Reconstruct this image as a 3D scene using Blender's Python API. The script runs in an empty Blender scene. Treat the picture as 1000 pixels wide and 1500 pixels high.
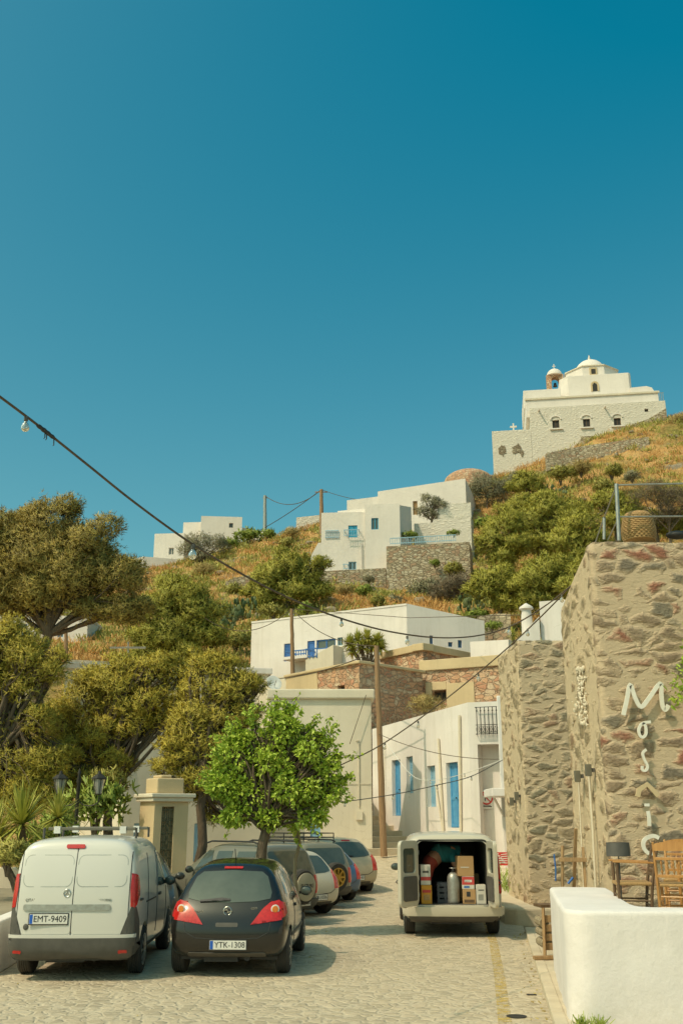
import bpy, bmesh, math, random
import numpy as np
from mathutils import Vector, Matrix, noise
from mathutils.bvhtree import BVHTree
R = math.radians
C = bpy.context.scene.collection
scene = bpy.context.scene

# ------------------------------------------------------------------ camera, sky, sun, exposure
TH = R(17.15); FPX = 1458.33; EYE = 2.1
cam_d = bpy.data.cameras.new('camera'); cam = bpy.data.objects.new('camera', cam_d); C.objects.link(cam)
cam_d.sensor_fit = 'VERTICAL'; cam_d.sensor_height = 36; cam_d.lens = 35
cam_d.clip_start = 0.1; cam_d.clip_end = 6000
cam.location = (0, 0, EYE); cam.rotation_euler = (R(90) + TH, 0, 0)
scene.camera = cam

SUN_TO = Vector((1.0, 0.8, -1.65)).normalized()        # direction the light travels
SUN_EL = math.asin(-SUN_TO.z)
SUN_ROT = math.atan2(-SUN_TO.x, -SUN_TO.y)
world = bpy.data.worlds.new('World'); scene.world = world; world.use_nodes = True
wn, wl = world.node_tree.nodes, world.node_tree.links
wn.clear()
sky = wn.new('ShaderNodeTexSky'); sky.sky_type = 'NISHITA'; sky.sun_disc = False
sky.sun_elevation = SUN_EL; sky.sun_rotation = SUN_ROT
sky.air_density = 1.0; sky.dust_density = 3.0; sky.ozone_density = 1.5
sep = wn.new('ShaderNodeSeparateColor'); cmb = wn.new('ShaderNodeCombineColor'); wl.new(sky.outputs[0], sep.inputs[0])
for i, (k, c) in enumerate(((1.37, -1.245), (1.59, -0.45), (1.06, 0.27))):     # a deep teal sky, paler towards the horizon
    ma = wn.new('ShaderNodeMath'); ma.operation = 'MULTIPLY_ADD'; ma.inputs[1].default_value = k; ma.inputs[2].default_value = c
    mx0 = wn.new('ShaderNodeMath'); mx0.operation = 'MAXIMUM'; mx0.inputs[1].default_value = 0.02
    wl.new(sep.outputs[i], ma.inputs[0]); wl.new(ma.outputs[0], mx0.inputs[0]); wl.new(mx0.outputs[0], cmb.inputs[i])
bg = wn.new('ShaderNodeBackground'); bg.inputs['Strength'].default_value = 0.098
wo = wn.new('ShaderNodeOutputWorld')
wl.new(cmb.outputs[0], bg.inputs[0]); wl.new(bg.outputs[0], wo.inputs[0])

sl = bpy.data.lights.new('sun', 'SUN'); sl.energy = 2.35; sl.angle = R(0.55); sl.color = (1.0, 0.83, 0.62)
so = bpy.data.objects.new('sun', sl); C.objects.link(so)
so.rotation_euler = SUN_TO.to_track_quat('-Z', 'Y').to_euler(); so.location = (-30, -10, 40)
vs = scene.view_settings
vs.view_transform = 'Standard'; vs.look = 'None'; vs.gamma = 1; vs.exposure = 0.16; vs.use_curve_mapping = False
scene.cycles.max_bounces = 8; scene.cycles.transparent_max_bounces = 8
scene.cycles.use_denoising = True

# ------------------------------------------------------------------ measuring the place: pixel rays of the photo
CT, ST = math.cos(TH), math.sin(TH)
def ray(px, py):
    u = (px - 500) / FPX; v = (750 - py) / FPX
    return Vector((u, CT - ST * v, ST + CT * v))
def W(px, py, Y):                      # point at world distance Y
    d = ray(px, py); return Vector((0, 0, EYE)) + d * (Y / d.y)
def G(px, py, z=0.0):                  # point on a level z
    d = ray(px, py); return Vector((0, 0, EYE)) + d * ((z - EYE) / d.z)
def E(px, py, A, B):                   # on the vertical plane through A, B -> (u along AB, z)
    d = ray(px, py); e = Vector((B[0] - A[0], B[1] - A[1])); Ln = e.length; e /= Ln
    n = Vector((e.y, -e.x)); t = (n.x * A[0] + n.y * A[1]) / (n.x * d.x + n.y * d.y)
    p = Vector((0, 0, EYE)) + d * t
    return (p.x - A[0]) * e.x + (p.y - A[1]) * e.y, p.z
def road_z(y):
    if y < 28: return 0.0
    k = min(1, (y - 28) / 12); return 0.95 * k * k * (3 - 2 * k) + max(0, (y - 40)) * 0.02

# ------------------------------------------------------------------ scene bookkeeping
def tag(o, label=None, cat=None, group=None, kind=None):
    if label: o['label'] = label
    if cat: o['category'] = cat
    if group: o['group'] = group
    if kind: o['kind'] = kind
    return o
def thing(name, label, cat, loc=(0, 0, 0), rz=0.0, group=None):
    o = bpy.data.objects.new(name, None); C.objects.link(o)
    o.location = loc; o.rotation_euler = (0, 0, rz); o.empty_display_size = 0.2
    return tag(o, label, cat, group)
def dup(root, loc, rz, label, group=None, scale=None):
    r = root.copy(); C.objects.link(r); r.location = loc; r.rotation_euler = (0, 0, rz)
    if scale: r.scale = scale if hasattr(scale, '__len__') else (scale,) * 3
    r['label'] = label
    if group: r['group'] = group
    for ch in list(root.children):
        c = ch.copy(); C.objects.link(c); c.parent = r
        for g in list(ch.children):
            d = g.copy(); C.objects.link(d); d.parent = c
    return r

def basis(d):
    d = Vector(d).normalized()
    a = Vector((0, 0, 1)) if abs(d.z) < 0.9 else Vector((1, 0, 0))
    x = d.cross(a).normalized(); return x, d.cross(x).normalized()

class MB:
    def __init__(s): s.v = []; s.f = []; s.m = []
    def add(s, vs, fs, mi=0):
        b = len(s.v); s.v += [tuple(p) for p in vs]
        for f in fs: s.f.append(tuple(b + i for i in f)); s.m.append(mi)
        return s
    def box(s, x0, x1, y0, y1, z0, z1, mi=0, M=None):
        vs = [Vector((x, y, z)) for z in (z0, z1) for y in (y0, y1) for x in (x0, x1)]
        if M: vs = [M @ p for p in vs]
        return s.add(vs, [(0, 2, 3, 1), (4, 5, 7, 6), (0, 1, 5, 4), (1, 3, 7, 5), (3, 2, 6, 7), (2, 0, 4, 6)], mi)
    def bar(s, p, q, w, h, mi=0, up=(0, 0, 1)):
        p, q = Vector(p), Vector(q); d = (q - p).normalized(); x = d.cross(Vector(up))
        if x.length < 1e-4: x = d.cross(Vector((1, 0, 0)))
        x.normalize(); z = x.cross(d)
        vs = [o + x * (sx * w / 2) + z * (sz * h / 2) for o in (p, q) for sx, sz in ((-1, -1), (1, -1), (1, 1), (-1, 1))]
        return s.add(vs, [(0, 1, 2, 3), (7, 6, 5, 4), (0, 4, 5, 1), (1, 5, 6, 2), (2, 6, 7, 3), (3, 7, 4, 0)], mi)
    def tube(s, pts, r, n=8, mi=0, cap=True):
        pts = [Vector(p) for p in pts]
        if not hasattr(r, '__len__'): r = [r] * len(pts)
        vs = []; fs = []; pa = None
        for i, p in enumerate(pts):
            d = (pts[min(i + 1, len(pts) - 1)] - pts[max(i - 1, 0)])
            d = d.normalized() if d.length > 1e-9 else Vector((0, 0, 1))
            if pa is None: a, b = basis(d)
            else:
                a = pa - d * pa.dot(d)
                a = a.normalized() if a.length > 1e-6 else basis(d)[0]
                b = d.cross(a)
            pa = a
            for k in range(n):
                t = 2 * math.pi * k / n; vs.append(p + (a * math.cos(t) + b * math.sin(t)) * r[i])
        for i in range(len(pts) - 1):
            for k in range(n):
                k2 = (k + 1) % n; fs.append((i * n + k, i * n + k2, (i + 1) * n + k2, (i + 1) * n + k))
        if cap: fs.append(tuple(range(n))[::-1]); fs.append(tuple((len(pts) - 1) * n + k for k in range(n)))
        return s.add(vs, fs, mi)
    def lathe(s, prof, n=20, o=(0, 0, 0), ax=(0, 0, 1), mi=0):
        o = Vector(o); z = Vector(ax).normalized(); a, b = basis(z)
        vs = []; fs = []
        for r, h in prof:
            for k in range(n):
                t = 2 * math.pi * k / n; vs.append(o + z * h + (a * math.cos(t) + b * math.sin(t)) * r)
        for i in range(len(prof) - 1):
            for k in range(n):
                k2 = (k + 1) % n; fs.append((i * n + k, i * n + k2, (i + 1) * n + k2, (i + 1) * n + k))
        fs.append(tuple(range(n))[::-1]); fs.append(tuple((len(prof) - 1) * n + k for k in range(n)))
        return s.add(vs, fs, mi)
    def ell(s, c, r, n=12, m=8, mi=0):
        c = Vector(c); rx, ry, rz = r if hasattr(r, '__len__') else (r, r, r)
        vs = [c + Vector((0, 0, -rz))]; fs = []
        for i in range(1, m):
            a = -math.pi / 2 + math.pi * i / m
            for k in range(n):
                t = 2 * math.pi * k / n
                vs.append(c + Vector((rx * math.cos(a) * math.cos(t), ry * math.cos(a) * math.sin(t), rz * math.sin(a))))
        vs.append(c + Vector((0, 0, rz))); T = len(vs) - 1
        for k in range(n):
            k2 = (k + 1) % n; fs.append((0, 1 + k2, 1 + k)); fs.append((T, T - n + k, T - n + k2))
        for i in range(m - 2):
            for k in range(n):
                k2 = (k + 1) % n; b = 1 + i * n; fs.append((b + k, b + k2, b + n + k2, b + n + k))
        return s.add(vs, fs, mi)
    def prism(s, poly, z0, z1, mi=0):     # poly ccw (x, y); z1 may be a list
        n = len(poly); zt = z1 if hasattr(z1, '__len__') else [z1] * n
        zb = z0 if hasattr(z0, '__len__') else [z0] * n
        vs = [(p[0], p[1], zb[i]) for i, p in enumerate(poly)] + [(p[0], p[1], zt[i]) for i, p in enumerate(poly)]
        fs = [tuple(range(n))[::-1], tuple(range(n, 2 * n))] + [(i, (i + 1) % n, n + (i + 1) % n, n + i) for i in range(n)]
        return s.add(vs, fs, mi)
    def ribbon(s, pts, w, y0, y1, mi=0):  # a flat letter stroke in the xz plane
        pts = [Vector((p[0], p[1])) for p in pts]; n = len(pts); Lp = []; Rp = []
        ws = w if hasattr(w, '__len__') else [w] * n
        for i, p in enumerate(pts):
            d = (pts[min(i + 1, n - 1)] - pts[max(i - 1, 0)]).normalized(); q = Vector((-d.y, d.x)) * (ws[i] / 2)
            Lp.append(p + q); Rp.append(p - q)
        vs = [(p.x, y, p.y) for y in (y0, y1) for row in (Lp, Rp) for p in row]; fs = []
        for i in range(n - 1):
            fs += [(i, i + 1, n + i + 1, n + i), (3 * n + i, 3 * n + i + 1, 2 * n + i + 1, 2 * n + i),
                   (2 * n + i, 2 * n + i + 1, i + 1, i), (n + i, n + i + 1, 3 * n + i + 1, 3 * n + i)]
        fs += [(0, n, 3 * n, 2 * n), (n - 1, 3 * n - 1, 4 * n - 1, 2 * n - 1)]
        return s.add(vs, fs, mi)
    def xf(s, M):
        s.v = [tuple(M @ Vector(p)) for p in s.v]; return s
    def mesh(s, name, smooth=None):
        me = bpy.data.meshes.new(name); me.from_pydata(s.v, [], s.f); me.polygons.foreach_set('material_index', s.m)
        if smooth is not None:
            me.polygons.foreach_set('use_smooth', [True] * len(s.f)); me.set_sharp_from_angle(angle=R(smooth))
        me.update(); return me
    def build(s, name, mats, parent=None, smooth=None, bevel=0, seg=2, sub=0, fix=False):
        me = s.mesh(name, smooth)
        if fix:
            bm = bmesh.new(); bm.from_mesh(me); bmesh.ops.recalc_face_normals(bm, faces=bm.faces); bm.to_mesh(me); bm.free()
        return link(name, me, mats, parent, bevel, seg, sub)
def link(name, me, mats, parent=None, bevel=0, seg=2, sub=0):
    for m in (mats if isinstance(mats, (list, tuple)) else [mats]): me.materials.append(m)
    o = bpy.data.objects.new(name, me); C.objects.link(o)
    if parent is not None: o.parent = parent
    if sub:
        md = o.modifiers.new('s', 'SUBSURF'); md.levels = sub; md.render_levels = sub
    if bevel:
        md = o.modifiers.new('b', 'BEVEL'); md.width = bevel; md.segments = seg; md.limit_method = 'ANGLE'; md.angle_limit = R(35)
        md.harden_normals = False
    return o
def npmesh(name, v, f):                 # v (n,3), f (m,k) all faces the same size
    me = bpy.data.meshes.new(name); n, k = f.shape
    me.vertices.add(len(v)); me.vertices.foreach_set('co', np.ascontiguousarray(v, dtype=np.float32).ravel())
    me.loops.add(n * k); me.loops.foreach_set('vertex_index', np.ascontiguousarray(f, dtype=np.int32).ravel())
    me.polygons.add(n); me.polygons.foreach_set('loop_start', np.arange(0, n * k, k, dtype=np.int32))
    try: me.polygons.foreach_set('loop_total', np.full(n, k, dtype=np.int32))
    except Exception: pass
    me.update(calc_edges=True); me.validate(); return me
def text_mb(body, size, ext=0.002):
    cu = bpy.data.curves.new('lettering', 'FONT'); cu.body = body; cu.size = size; cu.extrude = ext
    cu.align_x = 'CENTER'; cu.align_y = 'CENTER'; cu.resolution_u = 3
    o = bpy.data.objects.new('lettering', cu); C.objects.link(o)
    dg = bpy.context.evaluated_depsgraph_get(); me = bpy.data.meshes.new_from_object(o.evaluated_get(dg))
    bpy.data.objects.remove(o); mb = MB()
    mb.v = [(p.co.x, -p.co.z, p.co.y) for p in me.vertices]   # into the xz plane, facing -y
    mb.f = [tuple(p.vertices) for p in me.polygons]; mb.m = [0] * len(mb.f)
    return mb

# ------------------------------------------------------------------ materials
def newmat(name):
    m = bpy.data.materials.new(name); m.use_nodes = True; n = m.node_tree.nodes; l = m.node_tree.links
    return m, n, l, n['Principled BSDF']
def rgba(c): return (c[0], c[1], c[2], 1)
def coords(n, l, kind, scale=(1, 1, 1)):
    if kind == 'pos': o = n.new('ShaderNodeNewGeometry').outputs['Position']
    else: o = n.new('ShaderNodeTexCoord').outputs['Object']
    mp = n.new('ShaderNodeMapping'); mp.inputs['Scale'].default_value = scale; l.new(o, mp.inputs[0]); return mp.outputs[0]
def nz(n, l, vec, scale, detail=5, rough=0.6):
    t = n.new('ShaderNodeTexNoise'); t.inputs['Scale'].default_value = scale; t.inputs['Detail'].default_value = detail
    t.inputs['Roughness'].default_value = rough; l.new(vec, t.inputs['Vector']); return t
def ramp(n, l, fac, stops, interp='LINEAR'):
    r = n.new('ShaderNodeValToRGB'); r.color_ramp.interpolation = interp; e = r.color_ramp.elements
    while len(e) < len(stops): e.new(0.5)
    for k, (p, c) in zip(e, stops): k.position = p; k.color = rgba(c)
    l.new(fac, r.inputs[0]); return r.outputs[0]
def mixc(n, l, fac, a, b, mode='MIX'):
    m = n.new('ShaderNodeMix'); m.data_type = 'RGBA'; m.blend_type = mode
    for i, x in ((0, fac), (6, a), (7, b)):
        if hasattr(x, 'is_output') or isinstance(x, bpy.types.NodeSocket): l.new(x, m.inputs[i])
        else: m.inputs[i].default_value = x if i == 0 else rgba(x)
    return m.outputs[2]
def mth(n, l, op, a, b=None, clamp=False):
    m = n.new('ShaderNodeMath'); m.operation = op; m.use_clamp = clamp
    for i, x in ((0, a), (1, b)):
        if x is None: continue
        if isinstance(x, bpy.types.NodeSocket): l.new(x, m.inputs[i])
        else: m.inputs[i].default_value = x
    return m.outputs[0]
def bump(n, l, bs, h, strength, dist=0.02):
    b = n.new('ShaderNodeBump'); b.inputs['Strength'].default_value = strength; b.inputs['Distance'].default_value = dist
    l.new(h, b.inputs['Height']); l.new(b.outputs[0], bs.inputs['Normal'])
def pmat(name, c1, c2=None, sc=3.0, rough=0.8, bp=0.0, bs=40.0, bd=0.02, metal=0.0, kind='obj', st=(1, 1, 1), coat=0.0, lo=0.35, hi=0.65, spec=0.5):
    m, n, l, b = newmat(name); b.inputs['Roughness'].default_value = rough; b.inputs['Metallic'].default_value = metal
    b.inputs['Coat Weight'].default_value = coat; b.inputs['Coat Roughness'].default_value = 0.05; b.inputs['Specular IOR Level'].default_value = spec
    v = coords(n, l, kind, st); t = nz(n, l, v, sc)
    c2 = c2 or tuple(x * 0.82 for x in c1)
    l.new(ramp(n, l, t.outputs[0], [(lo, c1), (hi, c2)]), b.inputs['Base Color'])
    if bp: bump(n, l, b, nz(n, l, v, bs, 6).outputs[0], bp, bd)
    return m
def plaster(name, base, stain, sc=0.5, streak=0.5, bp=0.35, bd=0.03, rough=0.9, grime=0):   # limewash with rain streaks and patched coats
    m, n, l, b = newmat(name); b.inputs['Roughness'].default_value = rough; b.inputs['Specular IOR Level'].default_value = 0.25
    p = coords(n, l, 'pos'); q = coords(n, l, 'pos', (1.6, 1.6, 0.12))
    f = mth(n, l, 'MULTIPLY', ramp(n, l, nz(n, l, q, 1.6, 7, 0.7).outputs[0], [(0.48, (0, 0, 0)), (0.78, (1, 1, 1))]), streak)
    g = ramp(n, l, nz(n, l, p, sc, 8, 0.65).outputs[0], [(0.35, base), (0.7, tuple(x * 0.86 for x in base))])
    cw = n.new('ShaderNodeVectorMath'); cw.operation = 'MULTIPLY_ADD'; l.new(nz(n, l, p, 1.5, 6).outputs[1], cw.inputs[0]); cw.inputs[1].default_value = (.7,) * 3; l.new(p, cw.inputs[2])
    cv_ = n.new('ShaderNodeTexVoronoi'); cv_.feature = 'DISTANCE_TO_EDGE'; cv_.inputs['Scale'].default_value = 0.9; l.new(cw.outputs[0], cv_.inputs[0])
    ck = mth(n, l, 'MULTIPLY', mth(n, l, 'LESS_THAN', cv_.outputs[0], .006), ramp(n, l, nz(n, l, p, .8, 3).outputs[0], [(.52, (0, 0, 0)), (.6, (.55, .55, .55))]))
    f = mth(n, l, 'MAXIMUM', f, ck)
    if grime:                                # earth splashed up from the street
        sz_ = n.new('ShaderNodeSeparateXYZ'); l.new(p, sz_.inputs[0]); gz = ramp(n, l, sz_.outputs[2], [(.02, (1, 1, 1)), (.5, (0, 0, 0))])
        f = mth(n, l, 'MAXIMUM', f, mth(n, l, 'MULTIPLY', mth(n, l, 'MULTIPLY', gz, ramp(n, l, nz(n, l, p, 7, 8, .7).outputs[0], [(.4, (0, 0, 0)), (.65, (1, 1, 1))])), grime))
    l.new(mixc(n, l, f, g, stain), b.inputs['Base Color'])
    h = mth(n, l, 'ADD', nz(n, l, p, 3.0, 8, 0.6).outputs[0], mth(n, l, 'MULTIPLY', nz(n, l, p, 26, 5).outputs[0], 0.25))
    bump(n, l, b, h, bp, bd); return m
def stone(name, cols, mortar, sc=2.6, st=(1, 1, 1.7), mw=0.10, bd=0.05, bs=0.9, dist=0.22, smear=0.45, fine=0.5, disp=0.0, rise=1.0):
    m, n, l, b = newmat(name); b.inputs['Roughness'].default_value = 0.92; b.inputs['Specular IOR Level'].default_value = 0.2
    p = coords(n, l, 'pos', st)
    ds = n.new('ShaderNodeVectorMath'); ds.operation = 'MULTIPLY_ADD'; l.new(nz(n, l, p, 2.2, 4).outputs[1], ds.inputs[0])
    ds.inputs[1].default_value = (dist,) * 3; l.new(p, ds.inputs[2])
    vo = n.new('ShaderNodeTexVoronoi'); vo.inputs['Scale'].default_value = sc; l.new(ds.outputs[0], vo.inputs['Vector'])
    ve = n.new('ShaderNodeTexVoronoi'); ve.feature = 'DISTANCE_TO_EDGE'; ve.inputs['Scale'].default_value = sc; l.new(ds.outputs[0], ve.inputs['Vector'])
    sp = n.new('ShaderNodeSeparateColor'); l.new(vo.outputs['Color'], sp.inputs[0])
    N = len(cols); cs = ramp(n, l, sp.outputs[0], [(i / N, c) for i, c in enumerate(cols)], 'CONSTANT')
    fn = nz(n, l, p, 14, 8, 0.7)
    cs = mixc(n, l, 0.55, cs, ramp(n, l, fn.outputs[0], [(0.3, (0.35, 0.33, 0.3)), (0.5, (1, 1, 1)), (0.75, (1.3, 1.25, 1.15))]), 'MULTIPLY')
    sm = mth(n, l, 'MULTIPLY', nz(n, l, p, 1.4, 5).outputs[0], smear)
    e = mth(n, l, 'SUBTRACT', ve.outputs['Distance'], mth(n, l, 'SUBTRACT', sm, smear * 0.42))
    k = mth(n, l, 'DIVIDE', e, mw, True)
    mo = mixc(n, l, nz(n, l, p, 6, 6).outputs[0], mortar, tuple(x * 0.72 for x in mortar))
    l.new(mixc(n, l, k, mo, cs), b.inputs['Base Color'])
    pit = mth(n, l, 'ADD', mth(n, l, 'MULTIPLY', fn.outputs[0], fine), mth(n, l, 'MULTIPLY', nz(n, l, p, 46, 5, .7).outputs[0], fine * 0.6))
    h = mth(n, l, 'MULTIPLY', pit, mth(n, l, 'ADD', mth(n, l, 'MULTIPLY', k, 0.75), 0.25)); h = mth(n, l, 'ADD', h, mth(n, l, 'MULTIPLY', k, rise))
    bump(n, l, b, h, bs, bd)
    if disp:
        d = n.new('ShaderNodeDisplacement'); d.inputs['Scale'].default_value = disp; d.inputs['Midlevel'].default_value = 0.6
        l.new(h, d.inputs['Height']); l.new(d.outputs[0], n['Material Output'].inputs['Displacement']); m.displacement_method = 'BOTH'
    return m
def leafmat(name, cols, sc=0.5, trans=0.15, rough=0.55):
    m, n, l, b = newmat(name); b.inputs['Roughness'].default_value = rough; b.inputs['Specular IOR Level'].default_value = 0.3
    g = n.new('ShaderNodeNewGeometry'); v = coords(n, l, 'pos')
    f = mth(n, l, 'ADD', mth(n, l, 'MULTIPLY', g.outputs['Random Per Island'], 0.5), mth(n, l, 'MULTIPLY', nz(n, l, v, sc, 4).outputs[0], 0.5))
    c = ramp(n, l, f, [(0.2 + 0.6 * i / max(1, len(cols) - 1), c) for i, c in enumerate(cols)]); l.new(c, b.inputs['Base Color'])
    tr = n.new('ShaderNodeBsdfTranslucent'); l.new(c, tr.inputs[0]); mx = n.new('ShaderNodeMixShader'); mx.inputs[0].default_value = trans
    l.new(b.outputs[0], mx.inputs[1]); l.new(tr.outputs[0], mx.inputs[2]); l.new(mx.outputs[0], n['Material Output'].inputs[0])
    return m

M_ = {}
M_['white'] = plaster('limewash', (0.80, 0.735, 0.675), (0.52, 0.46, 0.36), 0.5, 0.42)
M_['white_far'] = plaster('limewash_far', (0.80, 0.725, 0.645), (0.55, 0.48, 0.38), 0.25, 0.25, 0.4, 0.08)
M_['cream'] = plaster('cream_render', (0.72, 0.635, 0.49), (0.52, 0.43, 0.30), 0.5, 0.35)
M_['ochre'] = plaster('ochre_render', (0.62, 0.475, 0.28), (0.44, 0.33, 0.19), 0.8, 0.4)
M_['parapet'] = plaster('parapet_paint', (0.80, 0.735, 0.69), (0.62, 0.56, 0.49), 0.9, 0.36, 0.45, 0.035, grime=.8)
M_['church_stone'] = stone('limewashed_rubble', [(0.74, 0.665, 0.555), (0.70, 0.63, 0.52), (0.77, 0.70, 0.59), (0.67, 0.60, 0.49)], (0.75, 0.68, 0.57), 2.2, (1, 1, 1.8), 0.3, 0.06, 0.42, 0.25, 0.9)
M_['rubble'] = stone('dry_rubble', [(0.50, 0.40, 0.27), (0.40, 0.33, 0.22), (0.57, 0.47, 0.33), (0.47, 0.32, 0.21), (0.60, 0.52, 0.38)], (0.42, 0.34, 0.23), 2.4, (1, 1, 2.0), 0.08, 0.10, 0.9, 0.15, 0.2)
M_['ruin'] = stone('red_rubble', [(0.64, 0.37, 0.22), (0.50, 0.29, 0.175), (0.68, 0.45, 0.28), (0.60, 0.31, 0.19), (0.70, 0.52, 0.35)], (0.66, 0.45, 0.29), 3.0, (1, 1, 1.7), 0.09, 0.08, 0.9, 0.2, 0.35)
M_['mosaic'] = stone('mortared_rubble', [(0.46, 0.34, 0.225), (0.36, 0.30, 0.22), (0.52, 0.38, 0.25), (0.54, 0.30, 0.195), (0.39, 0.33, 0.24), (0.53, 0.40, 0.27), (0.52, 0.24, 0.155), (0.45, 0.33, 0.225), (0.52, 0.38, 0.25)], (0.67, 0.515, 0.34), 2.6, (1, 1, 1.75), 0.24, 0.035, 1.0, 0.40, 0.88, 2.0, 0.010, .10)
M_['stone2'] = stone('grey_rubble', [(0.48, 0.375, 0.245), (0.39, 0.33, 0.225), (0.53, 0.41, 0.265), (0.42, 0.365, 0.25), (0.52, 0.34, 0.22), (0.50, 0.39, 0.255)], (0.65, 0.505, 0.335), 2.8, (1, 1, 1.75), 0.24, 0.035, 1.0, 0.40, 0.86, 2.0, 0.010, .10)
M_['mosaic_side'] = stone('plastered_rubble', [(0.50, 0.39, 0.24), (0.44, 0.345, 0.215), (0.54, 0.42, 0.26), (0.46, 0.31, 0.19)], (0.74, 0.575, 0.375), 2.2, (1, 1, 1.6), 0.3, 0.05, 1.0, 0.3, 1.4, 1.3, 0.016, .25)
M_['blue'] = pmat('blue_paint', (0.07, 0.27, 0.50), (0.10, 0.34, 0.56), 6, 0.5, 0.1)
M_['blue_deep'] = pmat('deep_blue_paint', (0.03, 0.12, 0.38), (0.05, 0.17, 0.42), 6, 0.5)
M_['blue_pale'] = pmat('faded_blue_paint', (0.22, 0.42, 0.56), (0.30, 0.48, 0.58), 5, 0.6, 0.15)
M_['turq'] = pmat('turquoise_paint', (0.02, 0.28, 0.46), (0.03, 0.33, 0.5), 5, 0.5)
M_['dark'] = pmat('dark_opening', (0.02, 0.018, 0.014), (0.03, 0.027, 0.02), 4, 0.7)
M_['glass'] = pmat('window_glass', (0.06, 0.075, 0.06), (0.09, 0.105, 0.085), 2, 0.06, coat=0.5)
M_['iron'] = pmat('wrought_iron', (0.03, 0.028, 0.024), (0.05, 0.04, 0.03), 20, 0.55, metal=0.4)
M_['galv'] = pmat('galvanised_steel', (0.42, 0.42, 0.38), (0.33, 0.32, 0.28), 14, 0.45, metal=0.6)
M_['polewood'] = pmat('weathered_pole', (0.36, 0.22, 0.115), (0.24, 0.145, 0.075), 5, 0.9, 0.5, 30, 0.02, st=(6, 6, 0.5))
M_['bark'] = pmat('pine_bark', (0.17, 0.125, 0.08), (0.10, 0.072, 0.046), 6, 0.95, 0.9, 18, 0.04, st=(2, 2, 0.6))
M_['bark_pale'] = pmat('pale_bark', (0.34, 0.27, 0.17), (0.22, 0.17, 0.10), 7, 0.9, 0.6, 25, 0.02, st=(2, 2, 0.5))
M_['wood'] = pmat('varnished_pine', (0.50, 0.25, 0.075), (0.40, 0.18, 0.05), 4, 0.4, 0.1, 40, st=(8, 8, 0.8), coat=0.3)
M_['wood_dark'] = pmat('dark_wood', (0.15, 0.085, 0.04), (0.10, 0.055, 0.026), 4, 0.5, 0.15, 40, st=(8, 8, 0.8))
M_['wood_raw'] = pmat('raw_timber', (0.42, 0.26, 0.12), (0.30, 0.175, 0.08), 5, 0.8, 0.3, 40, st=(9, 9, 0.8))
M_['rush'] = pmat('rush_seat', (0.52, 0.32, 0.13), (0.36, 0.20, 0.075), 30, 0.8, 0.6, 60, st=(1, 8, 1))
M_['black'] = pmat('black_plastic', (0.022, 0.022, 0.021), (0.032, 0.03, 0.028), 10, 0.55)
M_['trim'] = pmat('grey_black_plastic', (0.075, 0.07, 0.06), (0.10, 0.092, 0.078), 6, 0.65, 0.15, 200, 0.003)
M_['rubber'] = pmat('tyre_rubber', (0.03, 0.028, 0.025), (0.06, 0.052, 0.042), 3, 0.85, 0.4, 60, 0.006)
M_['alloy'] = pmat('alloy_wheel', (0.42, 0.41, 0.38), (0.35, 0.34, 0.31), 4, 0.3, metal=0.8)
M_['gold'] = pmat('gold_wheel', (0.50, 0.32, 0.07), (0.4, 0.25, 0.05), 4, 0.35, metal=0.6)
M_['chrome'] = pmat('chrome', (0.62, 0.61, 0.58), None, 4, 0.15, metal=1.0)
M_['red_lens'] = pmat('red_lens', (0.58, 0.02, 0.015), (0.42, 0.015, 0.01), 25, 0.12, coat=0.6)
M_['amber'] = pmat('amber_lens', (0.75, 0.22, 0.03), (0.6, 0.16, 0.02), 25, 0.15, coat=0.5)
M_['clear'] = pmat('clear_lens', (0.72, 0.68, 0.6), (0.6, 0.55, 0.5), 25, 0.12, coat=0.6)
M_['plate'] = pmat('plate_white', (0.72, 0.70, 0.64), (0.66, 0.63, 0.57), 8, 0.4)
M_['plate_blue'] = pmat('plate_band', (0.015, 0.11, 0.5), None, 8, 0.4)
M_['concrete'] = pmat('concrete', (0.62, 0.52, 0.37), (0.49, 0.405, 0.28), 1.3, 0.9, 0.5, 20, 0.02, kind='pos')
M_['lampgrey'] = pmat('lamp_grey', (0.16, 0.145, 0.10), (0.12, 0.11, 0.08), 8, .6)
M_['red'] = pmat('red_paint', (0.62, 0.045, 0.03), (0.5, 0.03, 0.025), 8, 0.5)
def carpaint(name, c, c2=None, rough=0.32, dust=0.25, coat=0.6):
    m, n, l, b = newmat(name); v = coords(n, l, 'obj'); b.inputs['Roughness'].default_value = rough
    b.inputs['Coat Weight'].default_value = coat; b.inputs['Specular IOR Level'].default_value = 0.35; b.inputs['Coat Roughness'].default_value = 0.06
    s = n.new('ShaderNodeSeparateXYZ'); l.new(v, s.inputs[0])
    low = ramp(n, l, s.outputs[2], [(0.15, (1, 1, 1)), (0.75, (0.15, 0.15, 0.15))])      # road dust lies on the lower panels
    f = mth(n, l, 'MULTIPLY', mth(n, l, 'MULTIPLY', nz(n, l, v, 3.5, 8, 0.7).outputs[0], low), dust)
    l.new(mixc(n, l, f, c, (0.45, 0.37, 0.25)), b.inputs['Base Color'])
    l.new(mth(n, l, 'ADD', mth(n, l, 'MULTIPLY', f, 0.9), rough), b.inputs['Roughness']); return m
M_['p_white'] = carpaint('white_car_paint', (0.62, 0.595, 0.535), dust=0.3)
M_['p_black'] = carpaint('black_car_paint', (0.010, 0.009, 0.008), rough=0.25, dust=0.05, coat=0.6)
M_['p_grey'] = carpaint('grey_green_car_paint', (0.17, 0.165, 0.125))
M_['p_wagon'] = carpaint('sage_car_paint', (0.20, 0.19, 0.135))
M_['p_blue'] = carpaint('blue_car_paint', (0.035, 0.10, 0.20))
M_['p_beige'] = carpaint('beige_car_paint', (0.42, 0.36, 0.25), dust=0.4)
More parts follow.
